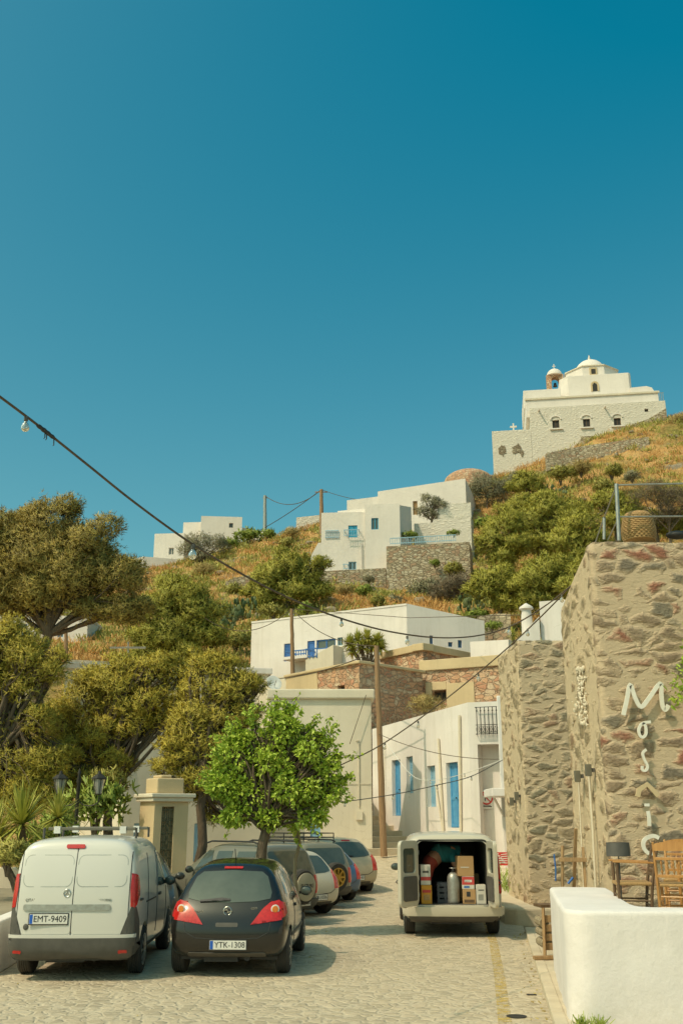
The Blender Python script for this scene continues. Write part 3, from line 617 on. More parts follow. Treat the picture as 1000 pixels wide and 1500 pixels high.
# terrace wall at the left and the rubble skirt under the right
xt, ztt = ch(237, 365)
tw = thing('terrace_wall', 'tall limewashed terrace wall with flaking patches, left below the hilltop church', 'wall', tuple(O))
MB().prism([(p[0] - CO.x, p[1] - CO.y) for p in (cp(0, 0.02), cp(x1 - .02, 0.02), cp(x1 - .02, 12), cp(.4, 12))], -4, ztt - O.z).build('terrace_body', M_['church_stone'], tw)
rm2 = stone('flaked_rubble', [(0.34, 0.27, 0.18), (0.27, 0.21, 0.14), (0.42, 0.35, 0.25)], (0.36, 0.29, 0.2), 2.0, (1, 1, 1.8), .1, .1, .9)
random.seed(5); mb = MB()
for qx, qy, ww, hh in ((262, 445, 26, 38), (322, 440, 34, 36), (345, 455, 14, 20)):
    u, z = ch(qx, qy); w_, h_ = ww * .0312, hh * .033
    pts = [(u + w_ * (0.75 + .5 * random.random()) * .6 * math.cos(t), z + h_ * (0.6 + .7 * random.random()) * .6 * math.sin(t)) for t in [2 * math.pi * k / 16 for k in range(16)]]
    m2 = MB(); m2.prism(pts, 0, .05); mb.add([(x, -.045 + z_, y) for x, y, z_ in m2.v], m2.f)
mb.xf(CM).build('bare_patch', rm2, tw, fix=True)
mb = MB(); u, z = ch(310, 352); mb.box(u - .09, u + .09, .3, .5, ztt, ztt + 1.05); mb.box(u - .42, u + .42, .31, .49, ztt + .5, ztt + .7)
mb.xf(CM); cr = mb.build('stone_cross', M_['white_far']); tag(cr, 'small white stone cross standing on the terrace wall beside the church', 'cross')
cr.location = CO
sk = MB(); px_ = [(556, 448, 440), (590, 445, 385), (660, 440, 385), (740, 400, 362), (800, 370, 335), (860, 345, 315), (930, 330, 272), (930, 345, 345)]
top = [ch(x, t, -.5) for x, _, t in px_]; pts = [(u, z) for u, z in top]; lo = [(u, z - 4.5) for u, z in top]
m2 = MB(); poly = lo[:7] + pts[:7][::-1]; m2.prism(poly, 0, .46); sk.add([(x, -.5 + z_, y) for x, y, z_ in m2.v], m2.f)
sk = sk.xf(CM).build('rubble_wall', M_['rubble'], fix=True); sk.location = CO
tag(sk, 'rough rubble wall stepping up the slope against the foot of the church', 'wall')
fe = MB()
for k in range(3):
    u, z = ch(908 + k * 7, 238); fe.box(u - .03, u + .03, .4, .46, z - .3, z + 1.2)
u0, z0 = ch(905, 238); fe.box(u0, u0 + .6, .41, .45, z0 + 1.1, z0 + 1.16)
fo = fe.xf(CM).build('fence', M_['galv']); fo.location = CO; tag(fo, 'thin metal fence posts at the right edge of the church roof', 'fence')

# ------------------------------------------------------------------ the stepped white house under the church
def zq(x, y): return 340 + x * .4, 680 + y * .4
HY = 88.0
def blockpx(name_or_parent, left, right, topy, boty, Y0, Y1, depth, mat, holes=(), name='wall', ext=2.5, tilt=None, rev=.25):
    """a block whose front wall runs from photo column left (distance Y0) to right (Y1)"""
    A = wxy(left, topy, Y0); B = wxy(right, topy if tilt is None else tilt, Y1)
    zt = (zof(left, topy, Y0) + zof(right, topy if tilt is None else tilt, Y1)) / 2 if tilt is None else None
    zts = [zt] * 4 if tilt is None else [zof(left, topy, Y0), zof(right, tilt, Y1)] + [zof(right, tilt, Y1), zof(left, topy, Y0)]
    zb = min(zof(left, boty, Y0), zof(right, boty, Y1)) - ext
    hs = [hpx(A, B, *h) for h in holes]
    par = name_or_parent; mb = shell(ccw_from(A, B, depth), zb, zts, {0: hs}, par.location, rev)
    return A, B, hs, mb.build(name, mat, par)
mh = thing('white_house', 'stepped cream house with turquoise door, window and rails on the slope below the church', 'house', tuple(W(470, 836, HY)))
A, B, hs, _ = blockpx(mh, 470.5, 534, 750.5, 836, HY, HY - .3, 8, M_['white_far'], [(*zq(425, 224), *zq(458, 268)), (*zq(426, 357), *zq(454, 386))])
opening(mh, A, B, hs[0], 'door', .12, 'turq'); opening(mh, A, B, hs[1], 'glass', .12, 'blue_pale')
u0, z0 = E(*zq(411, 270), A, B); u1, z1_ = E(*zq(465, 244), A, B); balus(mh, A, B, u0, u1, z0, z1_, .5, 'blue_pale', .2)
u0, z0 = E(*zq(341, 273), A, B); u1, z1_ = E(*zq(390, 243), A, B); balus(mh, A, B, u0, u1, z0, z1_, .08, 'blue_pale', .2)
u0, z0 = E(*zq(408, 389), A, B); u1, z1_ = E(*zq(424, 368), A, B); balus(mh, A, B, u0, u1, z0, z1_, .3, 'blue_pale', .2)
A, B, hs, _ = blockpx(mh, 534, 585, 738.5, 836, HY - .5, HY - .8, 7, M_['white_far'], [(*zq(509, 197), *zq(535, 239))], name='tower_wall')
opening(mh, A, B, hs[0], 'glass', .12, 'turq')
A, B, hs, _ = blockpx(mh, 585.2, 602, 740, 836, HY - .7, HY + 3.6, 6, M_['white_far'], [], name='side_wall', tilt=743)
pA, pB = W(452, 836, HY), W(472, 836, HY)
mb = MB(); a = W(452, 820, HY); b_ = W(466, 795, HY); c_ = W(471, 800, HY)
m2 = MB(); m2.prism([(a.x - 1, a.z - 4), (c_.x, a.z - 4), (c_.x, b_.z), (b_.x, b_.z), (a.x, a.z)], 0, 3)
mb.add([(x - mh.location.x, HY + z_ - mh.location.y, y - mh.location.z) for x, y, z_ in m2.v], m2.f); mb.build('buttress', M_['white_far'], mh, fix=True)
q0, q1 = W(*zq(471, 285), HY - .45), W(*zq(473, 388), HY - .45)
MB().tube([Vector(q0) - mh.location, Vector(q1) - mh.location], .06).build('drainpipe', M_['white_far'], mh)

# long white houses and walls behind and beside it
bh = thing('long_white_house', 'long low white house rising to the right behind the stepped house', 'house', tuple(W(600, 745, 100)))
A, B, hs, _ = blockpx(bh, 508, 556, 733, 770, 103, 102, 7, M_['white_far'], name='low_wall', tilt=727)
A, B, hs, _ = blockpx(bh, 553, 681, 720, 770, 102, 99.5, 8, M_['white_far'], [(*zq(661, 135), *zq(678, 185))], tilt=701)
opening(bh, A, B, hs[0], 'shutter', .2, 'wood_raw')
rb = thing('stone_dome', 'low rubble stone dome behind the white wall left of the church base', 'dome', tuple(W(686, 700, 104)))
c_ = W(688, 704, 113); pr = []
for k in range(9):
    t = math.pi / 2 * k / 8; pr.append((3.0 * math.cos(t) + .02, 1.6 * math.sin(t)))
MB().lathe([(3.0, -1.2)] + pr, 26, (0, 0, 0)).build('vault', M_['ruin'], rb, smooth=40); rb.location = (c_.x, c_.y + 1, c_.z)
lw = thing('garden_wall', 'stepped whitewashed block wall between olive trees right of the stepped house', 'wall', tuple(W(660, 790, 90)))
blockpx(lw, 640, 689, 739, 762, 93, 92.5, 1.2, M_['church_stone'], name='upper_wall', ext=2, tilt=736)
blockpx(lw, 634, 689, 759, 797, 91, 90, 1.6, M_['church_stone'], name='lower_wall', ext=2)
blockpx(lw, 606, 640, 766, 785, 91.5, 91, 1.2, M_['church_stone'], name='low_end', ext=2)
rw = thing('retaining_wall', 'tall grey rubble retaining wall with a blue railing under the olive terrace', 'wall', tuple(W(565, 860, 86)))
A, B, hs, _ = blockpx(rw, 565.5, 687, 797, 862, 86.0, 84.5, 3, M_['rubble'], ext=5, name='stonework')
zz = zof(565.5, 797, 86)
for q in range(1): balus(rw, A, B, .3, (Vector(B) - Vector(A)).length - 1.2, zz, zz + .62, -.3, 'blue_pale', .2, 'railing', False)
lw2 = thing('retaining_wall', 'low rubble retaining wall in front of the stepped house', 'wall', tuple(W(520, 858, 86.6)))
blockpx(lw2, 462, 565, 837, 864, 86.8, 86.2, 2, M_['rubble'], ext=4, name='stonework', tilt=832)

# ridge house at the left
def zr(x, y): return x * .42, 560 + y * .42
rh = thing('ridge_house', 'white cubic house of three blocks on the left ridge behind an olive tree', 'house', tuple(W(290, 810, 121)))
A, B, hs, _ = blockpx(rh, *[zr(540, 0)[0], zr(645, 0)[0]], zr(0, 527)[1], zr(0, 615)[1], 120, 119.7, 8, M_['white_far'], [(*zr(589, 577), *zr(606, 601))], name='left_wall'); opening(rh, A, B, hs[0], 'glass', .2, 'white_far')
A, B, hs, _ = blockpx(rh, zr(640, 0)[0], zr(702, 0)[0], zr(0, 488)[1], zr(0, 615)[1], 121.5, 121.3, 6, M_['white_far'], name='rear_wall')
A, B, hs, _ = blockpx(rh, zr(702, 0)[0], zr(845, 0)[0], zr(0, 466)[1], zr(0, 600)[1], 120.5, 121.2, 8, M_['white_far'], [(*zr(799, 491), *zr(813, 507))], tilt=zr(0, 470)[1]); opening(rh, A, B, hs[0], 'glass', .2, 'wood_dark')
A, B, hs, _ = blockpx(rh, zr(845, 0)[0], zr(925, 0)[0], zr(0, 506)[1], zr(0, 560)[1], 122, 121, 1, M_['white_far'], name='yard_wall', tilt=zr(0, 522)[1])
lh = thing('low_white_house', 'low flat-roofed white house below the ridge house, behind the tall pine', 'house', tuple(W(230, 838, 112)))
blockpx(lh, 196, 210, zr(0, 612)[1], 850, 113, 112, 6, M_['white_far'], name='end_wall')
blockpx(lh, 210, 268, zr(0, 613)[1], 850, 112, 113.5, 6, M_['white_far'])
sh = thing('small_white_house', 'small plain white house on the ridge beside the wooden pole', 'house', tuple(W(450, 775, 111)))
blockpx(sh, 434, 472, 758, 785, 111, 111, 5, M_['church_stone'], tilt=754)
wl_ = thing('far_white_house', 'white house with small blue windows glimpsed through the left pines', 'house', tuple(W(60, 960, 70)))
A, B, hs, _ = blockpx(wl_, -30, 130, 902, 975, 70, 70, 8, M_['white_far'], [(27, 914, 40, 930), (69, 915, 84, 932), (84.5, 922, 93, 933)])
for h in hs: opening(wl_, A, B, h, 'glass', .15, 'blue')

# ------------------------------------------------------------------ the big white house with blue joinery
def z6(x, y): return 340 + x * .46, 860 + y * .46
K = (3.45, 52.0); ztop = zof(595, 884, 52.0); Lf = (-5.2, 57.1); Rt = (7.72, 53.3)
wh = thing('white_house', 'wide flat-roofed white house with deep blue shutters and balcony rail above the stone ruins', 'house', (K[0], K[1], ztop - 6))
bk = (Rt[0] - 8.6, Rt[1] + 5.2)
hl = [hpx(Lf, K, *z6(165, 180), *z6(185, 236)), hpx(Lf, K, *z6(239, 171), *z6(263, 226)), hpx(Lf, K, *z6(268, 166), *z6(329, 196)), hpx(Lf, K, *z6(335, 160), *z6(352, 186))]
hr = [hpx(K, Rt, *z6(628, 154), *z6(639, 181)), hpx(K, Rt, *z6(687, 175), *z6(701, 190)), hpx(K, Rt, *z6(718, 169), *z6(731, 193))]
shell([Lf, K, Rt, bk], ztop - 8, [ztop, ztop, ztop - .68, ztop - .6], {0: hl, 1: hr}, wh.location, .25).build('wall', M_['white'], wh)
for h, k, m in zip(hl, ('shutter', 'door', 'glass', 'glass'), ('blue_deep', 'blue_deep', 'blue_deep', 'blue_pale')): opening(wh, Lf, K, h, k, .12, m)
for h in hr: opening(wh, K, Rt, h, 'glass', .12, 'blue_deep')
u0, z0 = E(*z6(200, 230), Lf, K); u1, z1_ = E(*z6(264, 205), Lf, K); balus(wh, Lf, K, u0, u1, z0, z1_, .9, 'blue_deep', .16)
e_ = (Vector(K) - Vector(Lf)).normalized(); WMx = Matrix(((e_.x, -e_.y, 0, Lf[0] - K[0]), (e_.y, e_.x, 0, Lf[1] - K[1]), (0, 0, 1, -(ztop - 6)), (0, 0, 0, 1)))
MB().box(u0 - .15, u1 + .15, -1.05, -.002, z0 - .16, z0 - .01).xf(WMx).build('balcony', M_['white'], wh)
ua, za = E(*z6(265, 222), Lf, K); ub, zb_ = E(*z6(352, 192), Lf, K)
m2 = MB(); m2.prism([(ua, za - 2.5), (ub, za - 2.5), (ub, zb_), (ua, za - .3)], 0, 1.0); m2.v = [(x, -1.0 + z_, y) for x, y, z_ in m2.v]; m2.xf(WMx).build('stair', M_['cream'], wh, fix=True)
balus(wh, Lf, K, ua, ub - 1, za - .25, za + .3, 1.02, 'blue_deep', .2, 'stair_rail', False)
mb = MB(); mb.box(0, (Vector(K) - Vector(Lf)).length, -.03, -.002, ztop - .1, ztop + .0); mb.xf(WMx).build('roof_edge', M_['white'], wh)
# low terrace wall with a satellite dish under the house's left end
tw2 = thing('garden_wall', 'low greyed white wall with pipes under the left corner of the blue-shuttered house', 'wall', tuple(W(395, 1005, 50)))
blockpx(tw2, 374, 424, 993, 1020, 50, 48.5, 1.0, M_['cream'], ext=3)
dish = thing('satellite_dish', 'small white satellite dish on the roof edge of the cream house', 'dish', tuple(W(401, 1012, 44)))
prof = [(.02, -.09), (.2, -.06), (.34, 0), (.36, .01), (.34, .015), (.18, -.04), (.02, -.07)]
MB().lathe(prof, 20, (0, 0, .35), (.5, -1, .5)).build('reflector', M_['plate'], dish, smooth=50)
MB().tube([(0, .1, -.4), (0, .06, .3)], .025).build('mast', M_['galv'], dish); MB().tube([(0, 0, .12), (.12, -.32, .42)], .015).build('arm', M_['galv'], dish)

# ------------------------------------------------------------------ stone ruins
def coping(par, A, B, z, t=.13, out=.12, dep=.6, mat='ochre', name='coping'):
    e = Vector((B[0] - A[0], B[1] - A[1])); Ln = e.length; e /= Ln; o = par.location
    Mx = Matrix(((e.x, -e.y, 0, A[0] - o[0]), (e.y, e.x, 0, A[1] - o[1]), (0, 0, 1, -o[2]), (0, 0, 0, 1)))
    MB().box(-out, Ln + out, -out, dep, z + .003, z + t).xf(Mx).build(name, M_[mat], par, bevel=.03)
ru = thing('stone_house', 'derelict red rubble house with half-plastered left wall in front of the blue-shuttered house', 'house', tuple(W(526, 1060, 44)))
CN = wxy(526, 975, 44.0); LL = wxy(420, 990, 48.6); RR = wxy(618, 975, 47.0); zt = zof(526, 972, 44.0); o = ru.location
hs = [hpx(LL, CN, *z6(335, 313), *z6(358, 340))]
vv = (RR[0] + LL[0] - CN[0], RR[1] + LL[1] - CN[1])
shell([LL, CN, RR, vv], zt - 9, zt, {0: hs}, o, .3, [0, 0, 0, 0]).build('wall', M_['ruin'], ru)
opening(ru, LL, CN, hs[0], 'dark', .25, 'wood_dark'); coping(ru, LL, CN, zt); coping(ru, CN, RR, zt + .002)
e_ = (Vector(CN) - Vector(LL)).normalized(); Ln = (Vector(CN) - Vector(LL)).length
mb = MB(); random.seed(3)
poly = [(0, zt - 6), (Ln * .52, zt - 6)] + [(Ln * (.52 + random.uniform(-.06, .06)), zt - 6 + 5.6 * k / 8) for k in range(1, 8)] + [(Ln * .45, zt - .02), (0, zt - .02)]
mb.prism(poly, 0, .04); mb.v = [(x, -.04 + z_, y) for x, y, z_ in mb.v]
mb.xf(Matrix(((e_.x, -e_.y, 0, LL[0] - o[0]), (e_.y, e_.x, 0, LL[1] - o[1]), (0, 0, 1, -o[2]), (0, 0, 0, 1)))).build('plaster', M_['ochre'], ru, fix=True)
ru2 = thing('stone_house', 'upper rubble block with pale coping, behind the derelict red house', 'house', tuple(W(620, 975, 50)))
A, B = wxy(556, 960, 51.5), wxy(619, 952, 48.5); Cc = wxy(700, 955, 52.0); zt = zof(619, 953, 48.5); vv = (A[0] + Cc[0] - B[0], A[1] + Cc[1] - B[1])
shell([A, B, Cc, vv], zt - 6, zt, {}, ru2.location).build('wall', M_['ruin'], ru2); coping(ru2, A, B, zt, .36); coping(ru2, B, Cc, zt + .002, .36)
ru3 = thing('stone_house', 'low tan rubble house with a square window hole, right of the derelict red house', 'house', tuple(W(680, 1040, 46)))
A, B = wxy(618, 985, 47.5), wxy(746, 975, 45.5); zt = zof(680, 979, 46.5)
hs = [hpx(A, B, *z6(637, 329), *z6(681, 362))]
shell(ccw_from(A, B, 5), zt - 7, zt, {0: hs}, ru3.location, .4).build('wall', M_['ruin'], ru3); opening(ru3, A, B, hs[0], 'dark', .35, 'wood_dark'); coping(ru3, A, B, zt, .5)
e_ = (Vector(B) - Vector(A)).normalized(); o = ru3.location; mb = MB()
mb.prism([(1.5, zt - 5), (3.3, zt - 5), (3.4, zt - .7), (2.9, zt - .02), (.3, zt - .02), (1.0, zt - .8)], 0, .04); mb.v = [(x, -.043 + z_, y) for x, y, z_ in mb.v]
h = hs[0]
mb2 = MB()
for (a0, a1, b0, b1) in ((h[0] - .35, h[0] - .02, h[2] - .5, h[3] + .4), (h[1] + .02, h[1] + 1.4, h[2] - 1.5, h[3] + .3), (h[0] - .02, h[1] + .02, h[3] + .02, h[3] + .4)):
    mb2.box(a0, a1, -.045, -.002, b0, b1)
mb2.xf(Matrix(((e_.x, -e_.y, 0, A[0] - o[0]), (e_.y, e_.x, 0, A[1] - o[1]), (0, 0, 1, -o[2]), (0, 0, 0, 1)))).build('plaster', M_['ochre'], ru3, bevel=.02)

# small white roofs between the ruins and the hill
wr = thing('white_wall', 'bright white parapet wall between the ruins and the dark pines', 'wall', tuple(W(715, 960, 49)))
blockpx(wr, 688, 744, 940, 964, 50, 48.5, 1.5, M_['white'], ext=.4, tilt=937)
wc = thing('white_house', 'plain white house top with a small chimney behind the second stone building', 'house', tuple(W(800, 930, 36)))
A, B, hs, _ = blockpx(wc, 789, 850, 879, 990, 36, 35.5, 5, M_['white'], ext=3)
A, B, hs, _ = blockpx(wc, 757, 789, 936, 990, 35.9, 35.8, 1.2, M_['white'], ext=3, name='gable', tilt=903)
q = W(771, 908, 36.2) - wc.location
MB().lathe([(.22, -1.2), (.2, .1), (.17, .35), (.27, .4), (.25, .47), (.03, .62)], 12, tuple(q)).build('chimney', M_['white'], wc, smooth=30)

# ------------------------------------------------------------------ cream house in the middle of the street's end
ch_ = thing('cream_house', 'plain cream flat-roofed house with a cornice at the end of the street', 'house', tuple(W(470, 1240, 37.5)))
A, B = wxy(392, 1240, 37.5), wxy(545, 1240, 37.5); zt = zof(470, 1024, 37.5); o = ch_.location
hs = [hpx(A, B, 454, 1193, 469, 1250)]
shell(ccw_from((A[0] + .02, A[1] + 1.0), (B[0] - .02, B[1] + 1.0), 5.0), 0, zt - 3.2, {}, o).build('rear_wall', M_['cream'], ch_)  # unseen back block, made low to shape the shadow on the white facade
shell(ccw_from(A, B, 1.0), 0, zt, {0: hs}, o, .2).build('wall', M_['cream'], ch_)
for h in hs: opening(ch_, A, B, h, 'shutter', .1, 'blue_pale')
MB().box(-.14, (Vector(B) - Vector(A)).length + .14, -.14, 1.1, zt - o[2] + .003, zt - o[2] + .36).xf(Matrix.Translation((A[0] - o[0], A[1] - o[1], 0))).build('cornice', M_['cream'], ch_, bevel=.05)
mb = MB(); u, z = E(520, 1085, A, B); u2, z2 = E(520, 1182, A, B)
mb.tube([(u + .03, -.03, z), (u + .13, -.03, z), (u + .13, -.03, z2)], .022); mb.box(u + .02, u + .26, -.09, -.002, z2 - .45, z2 - .15)
mb.xf(Matrix.Translation((A[0] - o[0], A[1] - o[1], -o[2]))).build('conduit', M_['cream'], ch_)
mb = MB(); u0, z0 = E(500, 1148, A, B); mb.box(0.1, (Vector(B) - Vector(A)).length - .05, -.02, -.002, z0 - .03, z0 + .03)
mb.xf(Matrix.Translation((A[0] - o[0], A[1] - o[1], -o[2]))).build('string_course', M_['cream'], ch_)
bl = thing('white_block', 'white masonry block at the foot of the pole by the steps', 'block', tuple(G(549, 1252, road_z(36)) ))
p0 = W(532, 1252, 35.6); p1 = W(565, 1252, 35.6); zz = zof(548, 1227, 35.6)
MB().box(p0.x - bl.location.x, p1.x - bl.location.x, 0, 1.1, -.4, zz - bl.location.z).build('masonry', M_['white'], bl, bevel=.04, seg=3)

# white street house with blue doors
sh2 = thing('street_house', 'long white street house with tall blue doors, old conduits and an iron balcony grille', 'house', (4.43, 35.2, .8))
Kc = wxy(692, 1240, 35.0); Fl = wxy(546, 1190, 43.6); zK = zof(692, 1029, 35.0); zF_ = zof(546, 1068, 43.6); o = sh2.location
hd = [hpx(Fl, Kc, 574, 1113, 586.5, 1195), hpx(Fl, Kc, 595, 1108, 604.5, 1162), hpx(Fl, Kc, 625.5, 1121.5, 637.5, 1182), hpx(Fl, Kc, 654, 1116.5, 671.5, 1212.5)]
R2 = wxy(740, 1240, 34.6); bk1 = (R2[0] + 1.5, R2[1] + 8); bk0 = (Fl[0] + 4, Fl[1] + 3)
up = hpx(Kc, R2, 697.5, 1036, 739, 1076); lowr = hpx(Kc, R2, 696.5, 1090, 739, 1262)
Lk = (Vector(R2) - Vector(Kc)).length; up = (up[0], Lk - .02, up[2], up[3]); lowr = (up[0], Lk - .02, -0.4, lowr[3])
mb = MB()
wallquad(mb, Fl, Kc, -1, zF_, zK, hd, o, .28); wallquad(mb, Kc, R2, -1, zK, zK, [lowr], o, .6)
mb.add([(p[0] - o[0], p[1] - o[1], z - o[2]) for p, z in ((Fl, zF_), (Kc, zK), (R2, zK), (bk1, zK), (bk0, zF_))], [(0, 1, 2, 3, 4)])
wallquad(mb, R2, bk1, -1, zK, zK, [], o); wallquad(mb, bk0, Fl, -1, zF_, zF_, [], o); wallquad(mb, bk1, bk0, -1, zK, zF_, [], o)
mb.build('wall', M_['white'], sh2)
for h, k in zip(hd, ('door', 'shutter', 'shutter', 'door')): opening(sh2, Fl, Kc, h, k, .2, 'blue' if k == 'door' else 'blue_pale')
e_ = (Vector(R2) - Vector(Kc)).normalized(); KMx = Matrix(((e_.x, -e_.y, 0, Kc[0] - o[0]), (e_.y, e_.x, 0, Kc[1] - o[1]), (0, 0, 1, -o[2]), (0, 0, 0, 1)))
mb = MB(); u0, u1, z0, z1_ = up
for k in range(6):
    u = u0 + .05 + (u1 - u0 - .1) * k / 5; mb.tube([(u, -.16, z0), (u, -.16, z1_)], .014, 6)
    for zz in (z1_ - .12,): mb.ell((u, -.16, zz), .03, 6, 4)
for zz in (z0 + .02, z0 + .32, z1_): mb.bar((u0, -.16, zz), (u1, -.16, zz), .02, .02)
for k in range(10):
    u = u0 + .08 + (u1 - u0 - .16) * k / 9; mb.tube([(u + .06 * math.cos(t), -.16, z0 + .17 + .1 * math.sin(t)) for t in [2 * math.pi * j / 10 for j in range(11)]], .007, 5)
for u in (u0, u1):
    for zz in (z0 + .02, z1_): mb.bar((u, -.16, zz), (u, 0, zz), .02, .02)
mb.xf(KMx).build('balcony_grille', M_['iron'], sh2)
e_ = (Vector(Kc) - Vector(Fl)).normalized(); FMx = Matrix(((e_.x, -e_.y, 0, Fl[0] - o[0]), (e_.y, e_.x, 0, Fl[1] - o[1]), (0, 0, 1, -o[2]), (0, 0, 0, 1)))
for (xa, ya, xb, yb, r) in ((644, 1082, 652, 1225, .045), (675, 1048, 677, 1225, .05), (640, 1148, 651, 1220, .03), (565, 1082, 565, 1190, .02)):
    u, z = E(xa, ya, Fl, Kc); u2, z2 = E(xb, yb, Fl, Kc); MB().tube([(u, -.07, z), (u2, -.07, z2)], r, 8).xf(FMx).build('conduit', M_['cream'], sh2)
# no-parking sign on the shaded wall of the recess
u, z = E(712, 1171, wxy(696, 1240, 36.5), wxy(740, 1240, 36.3)); sp_ = W(712, 1171, 35.34)
sg = thing('parking_sign', 'small square no-parking notice with a red ring on the shaded recess wall', 'sign', tuple(sp_))
MB().box(-.27, .27, 0, .02, -.31, .31).build('board', M_['plate'], sg, bevel=.005)
mb = MB(); mb.ribbon([(.2 * math.cos(t), .05 + .2 * math.sin(t)) for t in [2 * math.pi * k / 28 for k in range(29)]], .05, -.006, -.001); mb.ribbon([(-.14, .19), (.14, -.09)], .035, -.008, -.006)
mb.build('ring', M_['red'], sg); text_mb('P', .34, .002).xf(Matrix.Translation((0, -.003, .05))).build('letter', M_['black'], sg)
mb = MB(); mb.box(-.17, .17, -.004, -.001, -.25, -.22); mb.box(-.13, .13, -.004, -.001, -.2, -.18); mb.build('caption', M_['black'], sg)
# white pier with a hooded doorway between the street house and the stone building
wp = thing('white_pier', 'tall narrow white pier and doorway wall beside the second stone building', 'wall', (4.9, 29, .6))
a, b_ = W(736.5, 1240, 30.5), W(751, 1240, 30.5); zt = zof(742, 1019, 30.5); o = wp.location
MB().prism([(a.x - o.x, 30.5 - o.y), (b_.x + .9 - o.x, 30.5 - o.y), (b_.x + 1.4 - o.x, 33 - o.y), (a.x * 33.2 / 30.5 - o.x, 33 - o.y)], -1, zt - o.z).build('pier', M_['white'], wp, bevel=.03)
a2, b2 = W(745, 1240, 25.6), W(742, 1240, 30.4)
MB().prism([(a2.x - o.x, a2.y - o.y), (a2.x + .8 - o.x, a2.y - o.y), (b2.x + 1.0 - o.x, b2.y - o.y), (b2.x - o.x, b2.y - o.y)], -1, zof(745, 1165, 27) - o.z).build('low_wall', M_['white'], wp, bevel=.03)
hd_ = thing('door_hood', 'pale concrete hood slab over the doorway in the white pier', 'hood', tuple(W(733, 1160, 29.2)))
a, b_ = W(717, 1160, 29.2), W(751, 1160, 29.2); o = hd_.location; zh0, zh1 = zof(733, 1167, 29.2), zof(733, 1155, 29.2)
MB().box(a.x - o.x, b_.x - o.x, -.4, 1.25, zh0 - o.z, zh1 - o.z).build('slab', M_['white'], hd_, bevel=.02)
MB().bar((a.x - o.x + .25, .9, zh0 - o.z - .03), (a.x - o.x + .55, 1.3, zh0 - o.z - .5), .05, .05).build('bracket', M_['white'], hd_)
# ------------------------------------------------------------------ the two stone buildings on the right
def stone_shell(path, z0, zt, step, o, top_in=0.9, s_side=0):
    """path: plan polyline with rounded corners; a fine grid going up the wall and a little way in over its top"""
    pts = [Vector(p) for p in path]; S = [0]
    for a, b_ in zip(pts[:-1], pts[1:]): S.append(S[-1] + (b_ - a).length)
    N = int(S[-1] / step); rows = int((zt(0) - z0) / step); vs = []; cols = []
    for i in range(N + 1):
        s = S[-1] * i / N; j = max(k for k in range(len(S)) if S[k] <= s + 1e-9); j = min(j, len(pts) - 2)
        t = (s - S[j]) / (S[j + 1] - S[j]); p = pts[j].lerp(pts[j + 1], t)
        p2 = pts[j].lerp(pts[j + 1], min(1, t + .01)) ; cols.append((p, s))
    for i, (p, s) in enumerate(cols):
        a = cols[max(0, i - 2)][0]; b_ = cols[min(N, i + 2)][0]; d = (b_ - a).normalized(); inn = Vector((-d.y, d.x)); h = zt(s)
        wob = .02 * noise.noise(Vector((s * .7, 3, 1)))
        for r in range(rows + 1):
            z = z0 + (h - z0) * r / rows; ov = max(0, (z - (h - .12)) / .12); q = p + inn * (.04 * ov * ov + .012 * noise.noise(Vector((s * .8, z * .8, 7))))
            vs.append((q.x - o[0], q.y - o[1], z - o[2] + wob))
        for k in range(1, 7):
            q = p + inn * (.05 + top_in * (k / 6) ** 1.5); vs.append((q.x - o[0], q.y - o[1], h - o[2] + wob + .012 * (k < 5)))
    M = rows + 7; idx = np.arange((N + 1) * M).reshape(N + 1, M)
    f = np.stack([idx[:-1, :-1], idx[1:, :-1], idx[1:, 1:], idx[:-1, 1:]], -1).reshape(-1, 4)
    me = npmesh('stonework', np.array(vs), f); me.polygons.foreach_set('material_index', np.repeat(np.array([1 if c[1] < s_side else 0 for c in cols[:-1]], dtype=np.int32), M - 1)); me.polygons.foreach_set('use_smooth', [True] * len(f)); return me
def arc(cx, cy, r, a0, a1, n=5): return [(cx + r * math.cos(R(a0 + (a1 - a0) * k / n)), cy + r * math.sin(R(a0 + (a1 - a0) * k / n))) for k in range(n + 1)]
ms = thing('stone_building', 'tall rough stone building with white letters and a pipe rail on its roof', 'building', (4.0, 15.5, 0))
def mtop(s):   # side wall climbs towards the front corner
    return 5.78 + .60 * max(0, min(1, (s - 2.2) / 2.3)) if s < 4.5 else 6.38
mo = link('wall', stone_shell([(6.3, 18.05), (4.1, 18.05)] + arc(4.1, 17.95, .1, 90, 180)[1:] + arc(4.07, 15.58, .08, 180, 270) + [(8.8, 15.5)], -.1, mtop, .028, ms.location, .9, 4.62), [M_['mosaic'], M_['mosaic_side']], ms)
MB().prism([(.14, .14), (4.6, .14), (4.6, 2.4), (.2, 2.4)], 0, [6.2, 6.2, 5.7, 5.7]).build('core', M_['mosaic'], ms)
s2 = thing('stone_building', 'lower grey rubble building set back beyond the lettered one, its wall touching the pavement', 'building', (4.05, 22.8, 0))
link('wall', stone_shell([(3.96, 25.2), (4.02, 22.9)] + arc(4.1, 22.88, .08, 180, 270) + [(8.2, 22.8)], -.1, lambda s: 6.04, .033, s2.location, .9, 2.36), [M_['stone2'], M_['mosaic_side']], s2)
MB().prism([(.2, .2), (4.0, .2), (4.0, 2.2), (.1, 2.2)], 0, 5.9).build('core', M_['stone2'], s2)

